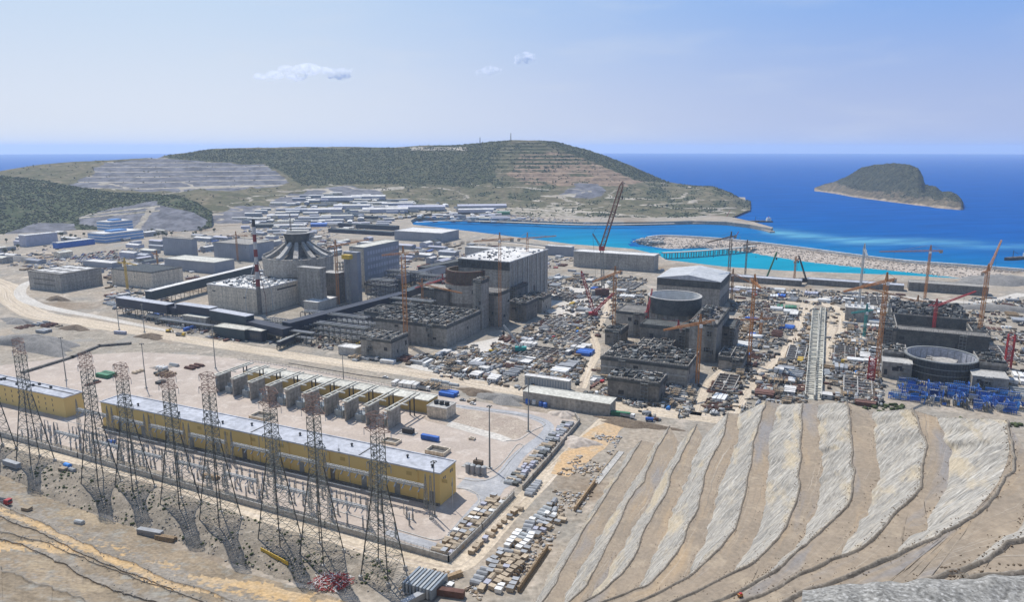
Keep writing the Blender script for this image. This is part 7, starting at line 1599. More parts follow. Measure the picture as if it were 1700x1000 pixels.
def k_scaf():
    t = thing('scaffold_frame', None, 'scaffold'); mb = MB()
    for x in (-3, 0, 3):
        for y in (-1.2, 1.2): mb.bar((x, y, 0), (x, y, 5), .16)
    for z in (1.6, 3.3, 4.9):
        for y in (-1.2, 1.2): mb.bar((-3, y, z), (3, y, z), .13)
        for x in (-3, 0, 3): mb.bar((x, -1.2, z), (x, 1.2, z), .13)
    mb.build('frame', M['galv'], t)
    for z in (1.7, 3.4): MB().box(-3, 3, -1.1, 1.1, z, z + .12).build('platform', M['timber'], t)
    return t
def k_tank(c):
    def f():
        t = thing('water_tank', None, 'tank'); MB().tube((-2.4, 0, 1.5), (2.4, 0, 1.5), 1.15, 14).build('shell', M[c], t)
        for x in (-1.6, 1.6): MB().box(x - .2, x + .2, -1, 1, 0, .5).build('saddle', M['dark'], t)
        return t
    return f
KIND = {}
for c, wd in (('white', 'white'), ('grey', 'grey'), ('blue', 'blue'), ('green', 'green'), ('brownred', 'rust red'), ('lavender', 'pale lilac')): KIND['con_' + c] = (k_container(c), wd + ' cargo container')
for c, wd in (('white', 'white'), ('beige', 'beige'), ('grey', 'grey')): KIND['cab_' + c] = (k_cabin(c), wd + ' site cabin')
for c, wd in (('timber', 'timber'), ('grey', 'grey steel'), ('brownred', 'rusty')): KIND['beam_' + c] = (k_beams(c), wd + ' beam stack')
for c, cv, wd in (('tan_crate', 'tan_crate', 'tan packing crate'), ('tan_crate', 'grey', 'tan crate with grey lid'), ('lavender', 'lavender', 'lilac wrapped crate'), ('timber', 'tan_crate', 'brown wooden crate'), ('white', 'white', 'white wrapped crate')): KIND['crate_' + c + cv] = (k_pallet(c, cv), wd)
for c, wd in (('grey', 'grey'), ('galv_light', 'pale grey'), ('tan_crate', 'tan'), ('skyblue', 'blue')): KIND['tarp_' + c] = (k_tarp(c), wd + ' tarpaulin covered stack')
for c, wd in (('galv_light', 'pale'), ('grey', 'grey'), ('brownred', 'rusty')): KIND['pipe_' + c] = (k_pipes(c), wd + ' pipe stack')
KIND['rebar'] = (k_rebar, 'rusty rebar bundle'); KIND['mixer'] = (k_mixer, 'concrete mixer truck'); KIND['drum'] = (k_drum, 'wooden cable drum'); KIND['scaf'] = (k_scaf, 'grey scaffold frame')
for c in ('white', 'grey', 'red', 'yellow', 'blue'): KIND['truck_' + c] = (k_truck(c), c + ' dump truck')
for c in ('white', 'grey', 'dark', 'blue', 'red'): KIND['car_' + c] = (k_car(c), ('black' if c == 'dark' else c) + ' parked car')
for c in ('yellow', 'orange'): KIND['exc_' + c] = (k_excav(c), c + ' excavator')
for c, wd in (('rust', 'brown'), ('tan_crate', 'tan'), ('rebar_dark', 'dark'), ('yellow', 'yellow'), ('red', 'red')): KIND['pan_' + c] = (k_panel(c), wd + ' formwork stack')
for c in ('blue', 'white'): KIND['tank_' + c] = (k_tank(c), c + ' horizontal tank')
GROUPS = {'cargo_container': 'cargo containers around the works', 'site_cabin': 'site cabins around the works', 'beam_stack': 'beam stacks in the yards', 'packing_crate': 'packing crates along the walls and yards', 'covered_stack': 'covered stacks in the yards', 'pipe_stack': 'pipe stacks in the yards', 'rebar_bundle': 'rebar bundles in the yards', 'mixer_truck': 'mixer trucks on the site', 'cable_drum': 'cable drums in the yards', 'scaffold_frame': 'scaffold frames in the yards', 'parked_truck': 'trucks on the site', 'parked_car': 'cars on the site', 'excavator': 'excavators on the site', 'formwork_stack': 'formwork stacks in the yards', 'water_tank': 'water tanks in the yards'}
FAMILY = {}
blk = []
for o in list(COL.objects):
    if o.type == 'MESH' and o.name.split('.')[0] in ('wall', 'drum', 'collar', 'outer_shell', 'formwork_ring', 'enclosure', 'shell'):
        mw = Matrix.Translation(o.parent.location) @ o.parent.rotation_euler.to_matrix().to_4x4() if o.parent else Matrix()
        blk.append(BVHTree.FromPolygons([mw @ v.co for v in o.data.vertices], [tuple(p.vertices) for p in o.data.polygons]))
blk += TERR[-4:]
def seen(p, margin=1.5):
    o = Vector((0, 0, H)); d = (p + Vector((0, 0, 1.6)) - o); L_ = d.length; d.normalize()
    for b in blk:
        h = b.ray_cast(o, d, L_ + 10)
        if h[0] is not None and h[3] < L_ - margin: return False
        if (h[0] is not None) and abs(h[3] - L_) < 4: return False
    return True
GRIDOCC = {}
def free(p, r):
    gx, gy = int(p.x // 6), int(p.y // 6)
    for i in range(gx - 2, gx + 3):
        for j in range(gy - 2, gy + 3):
            for q, rq in GRIDOCC.get((i, j), ()):
                if (q - p).length < (r + rq) * .8: return False
    return True
def occupy(p, r): GRIDOCC.setdefault((int(p.x // 6), int(p.y // 6)), []).append((p.copy(), r))
RADS = {'cargo_container': 4.6, 'site_cabin': 3.2, 'beam_stack': 4, 'packing_crate': 1.6, 'covered_stack': 2.2, 'pipe_stack': 4, 'rebar_bundle': 4, 'mixer_truck': 3.6, 'parked_truck': 3.6, 'parked_car': 1.9, 'excavator': 3.6, 'formwork_stack': 2.2, 'scaffold_frame': 3, 'cable_drum': 1.4, 'water_tank': 2.4}
COUNT = {}
def place(kind, p, rz, words=None, sc=1.0, check=True, stack=0):
    fn, wd = KIND[kind]
    if kind not in PR: PR[kind] = None
    fam = None
    if PR[kind] is None:
        o = fn(); index_kids(o); PR[kind] = o; first_ = True
    else: o = PR[kind]; first_ = False
    fam = o.name.split('.')[0]
    if COUNT.get(fam, 0) >= 290:
        return None
    COUNT[fam] = COUNT.get(fam, 0) + 1
    if not first_: o = copy_tree(o)
    o.location = p; o.rotation_euler = (0, 0, rz); o.scale = (sc, sc, sc); o['group'] = GROUPS[fam]; QUEUE.append((o, words or wd)); return o
RADK = lambda kind: 4.6 if kind.startswith('con') else 1.7 if kind.startswith(('crate', 'car', 'drum')) else 2.3 if kind.startswith(('tarp', 'pan', 'tank')) else 3.3
ROADS = [np.array([[v.co.x, v.co.y] for v in o.data.vertices])[4::9] for o in COL.objects if o.type == 'MESH' and o.name.split('.')[0] in ('dirt_road', 'site_road', 'pale_road', 'wall_track', 'shore_road')]
def onroad(p, r):
    for a in ROADS:
        if np.min((a[:, 0] - p.x) ** 2 + (a[:, 1] - p.y) ** 2) < r * r: return True
    return False
def zone(poly, weights, n, seed, jit=.12, ground=False, road=7):
    r = random.Random(seed); pa = np.array(poly); ks = list(weights); ws = list(weights.values()); done = 0; tries = 0
    wp = np.array([tuple(P(*q))[:2] for q in poly]); lo, hi = wp.min(0), wp.max(0)
    while done < n and tries < n * 25:
        tries += 1
        x, y = r.uniform(lo[0], hi[0]), r.uniform(lo[1], hi[1])
        if not inpoly(np.array([x]), np.array([y]), wp)[0]: continue
        k = r.choices(ks, ws)[0]; p = Vector((x, y, .02)); rad = RADK(k)
        if any(-.5 < (q0 - p).dot(U) < fw + .5 and -1 < (p - q0).dot(W) < fd + 1 for q0, fw, fd in FND): continue
        if not free(p, rad) or onroad(p, road if rad > 2 else 5) or not seen(p): continue
        az = A + r.choice((0, 0, math.pi / 2)) + r.uniform(-jit, jit) * .6; run = r.choice((1, 2, 3, 3, 4, 5, 6)); sv = Vector((-math.sin(az), math.cos(az), 0)); gap = {'con': 2.9, 'cab': 3.6, 'crate': 3.0, 'tarp': 3.1, 'car': 2.4, 'tru': 3.4, 'mix': 3.4, 'exc': 7, 'tan': 3.2, 'pan': 3.3, 'dru': 2.4, 'sca': 3.6}.get(k[:5] if k.startswith('crate') else k[:4] if k.startswith('tarp') else k[:3], 4.4)
        if k.startswith(('exc', 'mix', 'tru')): run = 1
        for q in range(run):
            pq = p + sv * gap * q * r.choice((1, 1, 1, 1.15)); pq.z = p.z
            if q and (not inpoly(np.array([pq.x]), np.array([pq.y]), wp)[0] or not free(pq, gap * .5 / .8 - .6) or onroad(pq, road if rad > 2 else 5) or not seen(pq)): break
            if place(k, pq, az + r.uniform(-.03, .03), sc=r.uniform(.92, 1.08)) is None: tries += 3; break
            occupy(pq, gap * .5); done += 1
MIX = {'con_white': 3, 'con_grey': 4, 'con_blue': .8, 'con_green': .5, 'con_brownred': 1, 'cab_white': 3, 'cab_grey': 1.5, 'beam_timber': 3, 'beam_grey': 4, 'beam_brownred': 3, 'tarp_grey': 3, 'tarp_galv_light': 3, 'tarp_tan_crate': 2, 'tarp_skyblue': .4, 'pipe_galv_light': 2, 'pipe_grey': 2, 'pipe_brownred': 1.5, 'rebar': 4, 'pan_rust': 4, 'pan_tan_crate': 3, 'pan_rebar_dark': 6, 'pan_yellow': .4, 'pan_red': .4, 'scaf': 11, 'crate_tan_cratetan_crate': 3, 'crate_tan_crategrey': 2, 'crate_whitewhite': 1.5, 'drum': 1.5, 'truck_white': 1, 'truck_red': .4, 'truck_yellow': .5, 'mixer': .5, 'car_white': 1, 'exc_yellow': .4, 'tank_white': .5, 'tank_blue': .4}
def mixw(**k): d = dict(MIX); d.update(k); return d
zone([(1165, 690), (1180, 640), (1225, 605), (1225, 560), (1250, 510), (1330, 510), (1310, 560), (1290, 600), (1262, 615), (1232, 655), (1215, 692)], MIX, 120, 1)
zone([(1245, 690), (1285, 612), (1330, 560), (1345, 520), (1340, 600), (1335, 670), (1310, 690)], MIX, 90, 2)
zone([(1370, 670), (1372, 610), (1380, 580), (1405, 545), (1460, 540), (1462, 668), (1420, 680)], MIX, 130, 3)
zone([(1640, 570), (1700, 560), (1760, 580), (1760, 690), (1690, 690), (1676, 640)], MIX, 60, 4)
zone([(1090, 690), (1100, 655), (1160, 648), (1180, 640), (1165, 690)], MIX, 40, 5)
zone([(795, 600), (830, 565), (900, 535), (985, 528), (985, 575), (970, 630), (955, 645), (905, 634), (862, 645)], mixw(rebar=10, beam_timber=7, beam_brownred=7, pipe_grey=5), 170, 6, jit=.05)
zone([(690, 590), (760, 578), (800, 600), (862, 645), (800, 640), (730, 625)], mixw(con_white=9, cab_white=8, con_grey=5), 70, 7)
zone([(905, 520), (905, 462), (950, 455), (1062, 462), (1062, 520), (1010, 556), (975, 528)], MIX, 110, 8)
zone([(1215, 500), (1215, 478), (1340, 482), (1400, 488), (1400, 500), (1340, 504)], mixw(con_white=9, cab_white=8, con_lavender=6, pan_red=3), 90, 9)
zone([(1395, 516), (1400, 488), (1500, 490), (1470, 540), (1405, 545)], mixw(con_white=5, cab_white=5), 50, 10)
zone([(1640, 560), (1615, 500), (1700, 492), (1790, 500), (1790, 560)], MIX, 60, 11)
zone([(560, 600), (555, 575), (600, 565), (700, 590), (690, 612), (620, 600)], mixw(con_white=8, cab_white=6, con_blue=4), 24, 12)
zone([(170, 505), (178, 490), (240, 486), (205, 512)], MIX, 22, 13); zone([(250, 515), (350, 540), (460, 566), (470, 580), (370, 566), (240, 540)], mixw(tarp_galv_light=7), 30, 14)
zone([(630, 480), (670, 470), (760, 455), (790, 440), (760, 412), (660, 412), (660, 470)], MIX, 70, 15)
zone([(455, 440), (330, 412), (330, 392), (480, 392), (560, 400), (560, 440), (500, 470)], mixw(con_white=9, cab_white=9, con_lavender=8, con_blue=3), 80, 16)
zone([(720, 405), (800, 405), (950, 430), (950, 455), (900, 440), (800, 432), (740, 420)], mixw(con_white=5), 60, 17)
zone([(1100, 440), (1200, 458), (1205, 476), (1120, 470), (1090, 462)], MIX, 24, 18)
zone([(700, 368), (760, 368), (850, 370), (990, 374), (990, 368), (850, 362), (700, 358)], mixw(con_white=9, con_lavender=9, cab_white=9), 60, 19, road=3)
zone([(960, 672), (1008, 655), (1010, 640), (985, 600), (975, 640)], MIX, 20, 20)
zone([(0, 545), (10, 522), (70, 530), (110, 545), (60, 560)], mixw(pan_red=4), 18, 21); zone([(150, 640), (180, 600), (330, 598), (350, 640), (260, 640)], mixw(tarp_grey=6), 22, 22)
zone([(660, 655), (640, 632), (720, 640), (800, 668), (760, 672)], mixw(tarp_galv_light=6, truck_white=4), 18, 23)
zone([(20, 450), (60, 425), (110, 430), (90, 448)], mixw(tarp_grey=6), 14, 24); zone([(200, 440), (270, 430), (330, 455), (330, 470), (306, 480), (300, 450)], mixw(con_white=6), 24, 25); zone([(400, 460), (440, 450), (450, 470), (350, 490)], MIX, 14, 26); zone([(175, 495), (180, 455), (186, 450), (186, 500)], MIX, 10, 27)
# parking lot in front of the blue offices
for row in range(9):
    for k in range(24):
        if random.random() < .25: continue
        a = P(112, 425).lerp(P(228, 413), k / 23); b_ = P(140, 438).lerp(P(255, 424), k / 23); p = a.lerp(b_, row / 8); p.z = .02
        px, py = proj(p)
        if seen(p): place(random.choice(('car_white', 'car_white', 'car_grey', 'car_dark', 'car_blue', 'car_red')), p, A + math.pi / 2)
# crates and covered goods along the yard walls and in the lower yard
rc = random.Random(77)
def line_up(a, b_, kinds, step, off, rows, jit=.25):
    p, q = P(*a), P(*b_); d = (q - p); L_ = d.length; d.normalize(); nrm = Vector((-d.y, d.x, 0)); ang = math.atan2(d.y, d.x)
    for r_ in range(rows):
        s = rc.uniform(0, 1)
        while s < L_:
            k = rc.choice(kinds); o = p + d * s + nrm * (off + r_ * 3.2 + rc.uniform(-jit, jit)); o.z = .1; rad = RADK(k)
            if free(o, rad * .6): 
                if place(k, o, ang + rc.choice((0, math.pi / 2)) * (rad < 2) + math.pi / 2 * (rad > 2) + rc.uniform(-.15, .15), sc=rc.uniform(.8, 1.15)): occupy(o, rad * .6)
            s += step * rc.uniform(.8, 1.3)
CR_ = ['crate_tan_cratetan_crate', 'crate_tan_crategrey', 'crate_lavenderlavender', 'crate_timbertan_crate', 'crate_tan_cratetan_crate', 'crate_whitewhite']
line_up((758, 926), (850, 832), CR_ + ['tarp_tan_crate'], 2.9, 3.0, 3); line_up((770, 918), (858, 838), ['tarp_tan_crate', 'tarp_grey'] + CR_, 4.2, -3.2, 1)
line_up((862, 808), (955, 705), ['tarp_grey', 'tarp_galv_light', 'crate_lavenderlavender', 'tarp_tan_crate', 'pan_rebar_dark'], 3.0, 2.6, 2)
line_up((868, 822), (885, 800), ['tarp_grey'], 3, -3.0, 1)
zlow = [(780, 968), (820, 930), (850, 895), (905, 848), (925, 830), (935, 868), (905, 885), (880, 900), (868, 945), (850, 985), (800, 985)]
wts = {'crate_tan_cratetan_crate': 5, 'crate_tan_crategrey': 4, 'crate_whitewhite': 2, 'crate_lavenderlavender': 3, 'tarp_grey': 6, 'tarp_galv_light': 6, 'tarp_tan_crate': 4, 'drum': 3, 'pan_tan_crate': 2}
zone(zlow, wts, 130, 44, jit=.3, road=5)
# rows of ribbed cabins / panel rack by the rightmost pylon
b = P(668, 985); t = thing('panel_rack', 'large grey green rack of ribbed panels at the foot of the rightmost pylon', 'panel rack', b, A)
for k in range(9): mb = MB(); mb.box(k * 1.5, k * 1.5 + .9, 0, 12, .2, 4.4); mb.build('panel', M['galv_light' if k % 2 else 'insul'], t)
mb = MB(); mb.box(-.4, 13.6, -.2, 12.2, -.2, .2); mb.build('base', M['concrete_dark'], t)
for k, (x, y, kk) in enumerate(((735, 978, 'truck_white'), (745, 990, 'con_brownred'), (712, 960, 'crate_timbertan_crate'), (700, 972, 'tarp_skyblue'), (722, 985, 'tarp_skyblue'), (748, 962, 'beam_timber'), (690, 1000, 'con_grey'))): place(kk, P(x, y, .02), A + .2 * k)
# truck convoy and lone vehicles
for x, y, kk in ((1042, 694, 'truck_white'), (1030, 691, 'con_green'), (1078, 700, 'tank_blue'), (780, 668, 'car_white'), (768, 666, 'car_grey'), (300, 558, 'truck_yellow'), (280, 552, 'exc_yellow'), (785, 672, 'car_white'), (640, 628, 'car_white'), (200, 555, 'con_lavender'), (185, 738, 'tank_blue'), (20, 775, 'con_grey'), (112, 775, 'tarp_skyblue'), (120, 783, 'tarp_grey'), (105, 782, 'pan_tan_crate'), (350, 795, 'beam_timber'), (1255, 586, 'tank_white'), (1272, 580, 'tank_white')):
    place(kk, G(x, y) + Vector((0, 0, .05)), A + rc.uniform(-.2, .2))
for x, y in ((720, 633), (727, 634), (734, 636), (742, 637), (750, 640), (757, 641)): place('tarp_galv_light', P(x, y, .03), A)
b = G(1229, 992); t = thing('compressor_unit', 'small red orange machine parked low on the terraces, at the bottom edge', 'compressor', b, R(20)); t.scale = (.55, .55, .55); MB().box(-.95, .75, -.5, .5, .25, 1.15).build('housing', M['orange'], t); MB().box(-.4, .5, -.42, .42, 1.15, 1.5).build('cowl', M['red'], t); MB().tube((-.95, 0, .7), (-1.1, 0, .7), .3, 10).build('fan', M['dark'], t); wheels(t, (-.55, .45), .55, .25, .14)
for x, y, kk in ((5, 838, 'truck_red'), (45, 848, 'pan_tan_crate'), (132, 870, 'tarp_galv_light'), (250, 890, 'con_grey'), (275, 897, 'beam_timber')): place(kk, G(x, y), A + .15)
# heap of pink reinforcing steel under the pylons
r = random.Random(5); b = G(552, 968); t = thing('steel_heap', 'pinkish heap of scrap steel at the foot of the second last pylon', 'scrap heap', b); mb = MB()
for k in range(420):
    a = r.uniform(0, 6.28); rr_ = 6 * r.random() ** .6; p = Vector((rr_ * math.cos(a) * 1.3, rr_ * math.sin(a), .3 + 2.6 * (1 - rr_ / 6) * r.random())); q = p + Vector((r.uniform(-2, 2), r.uniform(-2, 2), r.uniform(-.5, .8))); mb.bar(p, q, .16, mi=r.choice((0, 0, 1)), caps=False)
mb.build('bars', [M['red'], M['white']], t)['kind'] = 'stuff'; mb = MB(); mb.cyl((0, 0, -1), 7, 3.5, 1.6, 14); mb.build('mound', M['soil_dark'], t)
b = G(455, 928); t = thing('barrier_fence', 'yellow timber barrier panel with dark posts below the third last pylon', 'barrier', b, A - .2); mb = MB(); mb.box(-9, 9, 0, .25, 0, 1.7); mb.build('panel', M['yellow'], t)
for k in range(10): mb = MB(); mb.bar((-8.6 + k * 1.9, .55, -.3), (-8.6 + k * 1.9, .55, 2.1), .3); mb.build('post', M['dark'], t)
# spoil heaps
def heap(px, py, rx, ry, h, m, label, seed):
    o = G(px, py); n, k = 40, 12; V = []; r = np.random.default_rng(seed)
    for j in range(k):
        q = j / (k - 1)
        for i in range(n): a = 2 * math.pi * i / n; s = 1 + .25 * math.sin(3 * a + seed) + .12 * math.sin(7 * a); V.append((rx * s * (1 - q) * math.cos(a), ry * s * (1 - q) * math.sin(a), h * (1 - (1 - q) ** 1.7) * 1.0 - .3))
    V = np.array(V); V[:, 2] += .35 * h * fbm(V[:, 0] / 3 + seed, V[:, 1] / 3, 4, seed) * np.repeat(np.linspace(0, 1, k), n) ** .3
    Fa = np.array([(j * n + i, j * n + (i + 1) % n, (j + 1) * n + (i + 1) % n, (j + 1) * n + i) for j in range(k - 1) for i in range(n)])
    ob = mesh_np('spoil_heap', V, Fa, M[m]); ob.location = o; ob.rotation_euler[2] = A; tag(ob, label, 'heap')
heap(95, 498, 16, 7, 5, 'soil_dark', 'brown soil heap in front of the far left grey workshop', 1); heap(125, 546, 16, 8, 4, 'soil_dark', 'dark soil heap below the main road at far left', 2); heap(250, 560, 15, 8, 3.5, 'soil_dark', 'flat brown soil heap left of the excavator on the road', 3)
heap(60, 575, 52, 16, 10, 'gravel_pile', 'big grey gravel bank behind the second pylon', 4); heap(835, 664, 20, 9, 4, 'gravel_pile', 'grey rubble heap at the left end of the long pale shed', 5); heap(790, 652, 14, 7, 3, 'soil_dark', 'dark rubble heap left of the road by the cooler house', 6); heap(1050, 704, 26, 7, 2.5, 'soil_dark', 'low brown soil bank at the top of the terraces', 7)
heap(1670, 470, 60, 26, 10, 'gravel_pile', 'grey mound at the landward root of the breakwater', 8); heap(1660, 515, 50, 12, 6, 'gravel_pile', 'long grey embankment behind the fourth works', 9); heap(268, 612, 10, 6, 3, 'stone', 'pale rubble mound behind the ochre hall roof', 10); heap(935, 690, 9, 6, 3, 'stone', 'pale stony mound above the orange bank', 11); heap(30, 535, 26, 8, 4, 'gravel_pile', 'grey bank with stored goods at the far left edge', 12); heap(960, 735, 12, 8, 3, 'stone', 'stony spoil beside the wall of the curved road', 13)
heap(30, 432, 60, 12, 7, 'gravel_pile', 'grey rocky bank inside the far left road bend', 14)
# uncountable litter of the works
def debris(name, polys, n, mats, seed, smax=2.6, hmax=1.3):
    r = np.random.default_rng(seed); Vs = []; mi = []; c8 = np.array([(-1, -1, 0), (1, -1, 0), (1, 1, 0), (-1, 1, 0), (-1, -1, 1), (1, -1, 1), (1, 1, 1), (-1, 1, 1)], float)
    for poly, share in polys:
        wp = np.array([tuple(P(*q))[:2] for q in poly]); k = int(n * share); got = 0
        while got < k:
            q = r.uniform(wp.min(0), wp.max(0), (k * 2, 2)); q = q[inpoly(q[:, 0], q[:, 1], wp)]
            for a in ROADS:
                d = np.min((q[:, None, 0] - a[None, ::2, 0]) ** 2 + (q[:, None, 1] - a[None, ::2, 1]) ** 2, 1); q = q[d > 16]
            cl = fbm(q[:, 0] / 16, q[:, 1] / 16, 3, seed) > -.05; q = q[cl][:k - got]
            if not len(q): break
            m_ = len(q); sx = r.uniform(.2, smax, m_) ** 1.0; sy = np.where(r.random(m_) < .55, r.uniform(.12, .4, m_), r.uniform(.3, 1.4, m_)); sz = r.uniform(.25, hmax, m_); an = A + r.choice([0, math.pi / 2], m_) + r.normal(0, .15, m_)
            C = c8[None] * np.stack([sx, sy, sz], -1)[:, None]; X = C[..., 0] * np.cos(an)[:, None] - C[..., 1] * np.sin(an)[:, None]; Y = C[..., 0] * np.sin(an)[:, None] + C[..., 1] * np.cos(an)[:, None]
            Vs.append(np.stack([X + q[:, :1], Y + q[:, 1:], C[..., 2]], -1)); mi.append(np.repeat(r.integers(0, len(mats), m_), 6)); got += m_
    V = np.concatenate(Vs); nb_ = len(V); Fa = (np.array(BOXF)[None] + (np.arange(nb_) * 8)[:, None, None]).reshape(-1, 4)
    o = mesh_np(name, V.reshape(-1, 3), Fa, [M[m_] for m_ in mats], mi=np.concatenate(mi)); return tag(o, None, None, None, 'stuff')
DZ = [([(1165, 690), (1215, 500), (1345, 505), (1340, 670), (1310, 690)], .2), ([(1370, 672), (1375, 560), (1460, 540), (1465, 675)], .11), ([(795, 600), (830, 560), (905, 530), (1010, 520), (985, 580), (965, 650), (862, 648)], .2), ([(690, 592), (790, 575), (862, 645), (730, 628)], .05), ([(905, 530), (905, 460), (1075, 460), (1070, 540), (1010, 556)], .12), ([(1090, 700), (1000, 650), (960, 672), (1100, 640), (1180, 640), (1165, 690)], .06), ([(1210, 500), (1210, 476), (1500, 490), (1470, 545), (1400, 545)], .1), ([(1600, 570), (1610, 495), (1780, 495), (1780, 690), (1690, 690)], .1), ([(440, 560), (660, 490), (760, 450), (640, 560), (560, 585)], .06)]
debris('site_litter', DZ, 13000, ['rebar_dark', 'concrete_dark', 'grey', 'rust', 'concrete', 'brownred', 'concrete_pale', 'galv', 'tan_crate', 'dark', 'galv_light', 'timber', 'beige'], 3, 2.8, 2.2)
DZ2 = [([(40, 452), (60, 425), (280, 440), (330, 455), (330, 480), (180, 500), (180, 450)], .1), ([(0, 440), (110, 395), (110, 440), (60, 450)], .05), ([(330, 392), (560, 388), (560, 440), (330, 420)], .2), ([(395, 388), (455, 350), (660, 350), (640, 378), (480, 395)], .3), ([(660, 415), (950, 430), (900, 455), (660, 470)], .2), ([(110, 428), (250, 414), (270, 440), (140, 442)], .06), ([(690, 362), (1000, 372), (850, 356)], .1), ([(170, 515), (180, 486), (250, 484), (470, 575), (360, 565)], .14)]
debris('site_litter', DZ2, 3500, ['grey', 'white', 'lavender', 'dark', 'beige', 'panel', 'brownred'], 4, 4, 2.0)
DZ3 = [([(780, 990), (850, 900), (935, 830), (935, 880), (870, 960)], .35), ([(905, 815), (985, 715), (1035, 720), (960, 860), (930, 830)], .35), ([(640, 1000), (680, 950), (790, 945), (800, 1000)], .3)]
debris('yard_litter', DZ3, 900, ['rust', 'timber', 'grey', 'tan_crate', 'concrete_pale', 'stone'], 5, .9, .6)
# rocks along benches, banks and slope edges
def rocks_on(name, pts, lo, hi, m, seed):
    r = np.random.default_rng(seed); o = blobs(name, np.array(pts), r.uniform(lo, hi, len(pts)), M[m], None, seed, .7); return o
pts = []
rg = np.random.default_rng(31)
for k in range(len(crest)):
    for c, n_, sp in ((crest[k], 600, .6), (toe[k], 420, .9)):
        i = rg.integers(0, NT - 1, n_); f_ = rg.random((n_, 1)); q = c[i] * (1 - f_) + c[i + 1] * f_; q[:, :2] += rg.normal(0, sp, (n_, 2)); pts.append(q)
rocks_on('bench_rubble', np.vstack(pts), .06, .18, 'soil_dark', 32)
pts = []
for k in range(1, 5):
    n_ = 260; i = rg.integers(0, NL - 1, n_); q = rows[k][i] + np.array([0, 0, .5]); q[:, :2] += rg.normal(0, .8, (n_, 2)); pts.append(q)
rocks_on('slope_rubble', np.vstack(pts), .08, .3, 'gravel_pile', 33)
i = rg.integers(0, 199, 1500); j = rg.integers(2, 36, 1500); pts = Vb[i, j] + rg.normal(0, .6, (1500, 3)) * [1, 1, .1]; rocks_on('bank_rubble', pts, .12, .55, 'gravel_pile', 34)
wq = np.clip(fbm(Vb[2:-2, 2:36, 0] / 9, Vb[2:-2, 2:36, 1] / 9, 3, 3) - .02, 0, 1).ravel(); kq = rg.choice(len(wq), 500, p=wq / wq.sum()); i = 2 + kq // 34; j = 2 + kq % 34; rocks_on('bank_scrub', Vb[i, j] + rg.normal(0, .6, (500, 3)) * [1, 1, .1], .25, .8, 'leaf', 35)
pwall('pipe_wall', 'long dark low wall leading from the ochre control building to the road heaps', [(40, 620), (120, 595), (165, 576), (215, 572)], 1.8, fence=False, m='concrete_dark', th=2.2)
pwall('wire_fence', 'wire fence on thin posts behind the low ochre building', [(395, 597), (480, 610), (580, 628), (690, 652)], .25, m='concrete_pale')
pwall('barrier_row', 'long row of low dark barriers along the dirt road edge, centre', [(480, 604), (600, 624), (720, 640), (850, 660)], .5, fence=False, m='concrete_dark')
sc_ = [P(1380 + 4 * k + rg.uniform(-3, 3), 682 + k * .35 + rg.uniform(-4, 3), 0) for k in range(80)] + [P(rg.uniform(1380, 1500), rg.uniform(672, 682), 0) for k in range(60)]
rocks_on('edge_scrub', [tuple(v) for v in sc_], .8, 2.2, 'leaf', 36)
# ================================================================== LABELS THAT SINGLE OUT THE REPEATS
ORD = ['first', 'second', 'third', 'fourth', 'fifth', 'sixth', 'seventh', 'eighth', 'ninth', 'tenth', 'eleventh', 'twelfth', 'thirteenth', 'fourteenth', 'fifteenth', 'sixteenth', 'seventeenth', 'eighteenth', 'nineteenth', 'twentieth'] + ['%d%s' % (n, {1: 'st', 2: 'nd', 3: 'rd'}.get(n % 10, 'th')) for n in range(21, 120)]
def plural(s):
    w_ = s.split()
    i = next((k for k, x in enumerate(w_) if x in ('with', 'on')), len(w_)) - 1
    w_[i] = w_[i] + ('es' if w_[i].endswith(('s', 'x')) else 's'); return ' '.join(w_)
QUEUE = [(o, {'grey disconnector on lattice legs': 'grey disconnector', 'slim grey surge arrester on a lattice stand': 'slim surge arrester', 'pale horizontal busbar tube on thin posts': 'pale busbar tube', 'tan crate with grey lid': 'grey lidded tan crate'}.get(w, w.replace('tarpaulin covered', 'covered'))) for o, w in QUEUE]
for o, w in QUEUE:
    if w.startswith(('large shed with ', 'small shed with ')): pass
QUEUE = [(o, w.replace('shed with ', '').replace(' roof', ' roofed shed') if 'shed with' in w else w) for o, w in QUEUE]
buck = {}
for o, words in QUEUE:
    px, py = proj(o.location)
    lm = min(LM, key=lambda l: (l[0] - px) ** 2 + ((l[1] - py) * 1.8) ** 2); dx, dy = px - lm[0], py - lm[1]
    rel = ('right of' if dx > 0 else 'left of') if abs(dx) > abs(dy) * 1.4 else ('in front of' if dy > 0 else 'behind')
    buck.setdefault((words, rel, lm[2]), []).append((px, py, o))
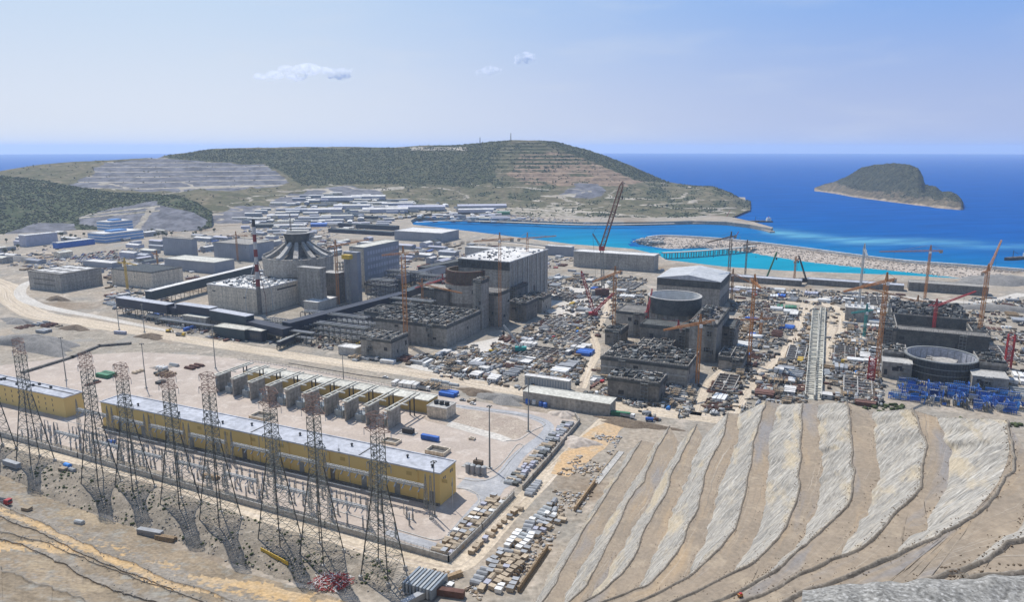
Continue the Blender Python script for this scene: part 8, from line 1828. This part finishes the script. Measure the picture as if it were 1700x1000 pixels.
for (words, rel, lm), it in buck.items():
    it.sort(key=lambda q: q[0]); n = len(it); tail = f'{rel} {lm}'
    for k, (px, py, o) in enumerate(it):
        if n == 1: s = f'{words} {tail}'; s = s if len(s.split()) > 5 else 'lone ' + s
        elif n == 2: s = f"{('left' if k == 0 else 'right')} one of two {plural(words)} {tail}"
        elif k == 0: s = f'leftmost of the {plural(words)} {tail}'
        elif k == n - 1: s = f'rightmost of the {plural(words)} {tail}'
        elif k < (n + 1) // 2: s = f'{ORD[k]} from left of the {plural(words)} {tail}'
        else: s = f'{ORD[n - 1 - k]} from right of the {plural(words)} {tail}'
        for x, y in ((' from left of the ', ' from left, '), (' from right of the ', ' from right, '), ('tarpaulin covered ', 'covered '), (' on a lattice stand', ''), (' on lattice stands', ''), (' on lattice legs', ''), (' on thin posts', ''), ('the unfinished ', 'the '), ('horizontal ', ''), (' cluttered', '')):
            if len(s.split()) > 16: s = s.replace(x, y)
        if len(s.split()) > 16: s = s.replace(' in front of ', ' before ')
        if len(s.split()) > 16: s = s.replace('of the ', '', 1) if s.startswith(('left', 'right')) else s.replace(' the ', ' ')
        o['label'] = s
for o in list(COL.objects):                           # parts with pieces nobody could count
    if o.parent and o.name.split('.')[0] in ('rebar', 'formwork', 'scaffold', 'roof_gear', 'scaffold_ring', 'beams', 'bars'): o['kind'] = 'stuff'
pn = [o for o in COL.objects if o.name.split('.')[0] == 'shoring_frame']
pn.sort(key=lambda o: proj(o.location)[0])
rowd = {}
for o in pn: rowd.setdefault(int((proj(o.location)[1] - 620) // 12), []).append(o)
for r_, it in rowd.items():
    ry = 'nearest front slope nearby upper rear farthest'.split()
    for k, o in enumerate(it): o['label'] = f"{ORD[k]} from left of the blue shoring frames in row {('one', 'two', 'three', 'four', 'five', 'six', 'seven')[min(r_, 6)]} from the rear"
# ================================================================== AIR
def haze_box():
    b = MB(); b.box(-30000, 30000, -3000, 31000, -16, 262)
    m = bpy.data.materials.new('haze_air'); m.use_nodes = True; N = m.node_tree.nodes; L = m.node_tree.links
    N.remove(N['Principled BSDF']); v = N.new('ShaderNodeVolumePrincipled')
    v.inputs['Color'].default_value = (.62, .78, 1, 1); v.inputs['Density'].default_value = .000066; v.inputs['Anisotropy'].default_value = .2
    L.new(v.outputs[0], N['Material Output'].inputs['Volume'])
    try: m.cycles.homogeneous_volume = True
    except Exception: pass
    o = b.build('haze', m); tag(o, kind='stuff')
haze_box()
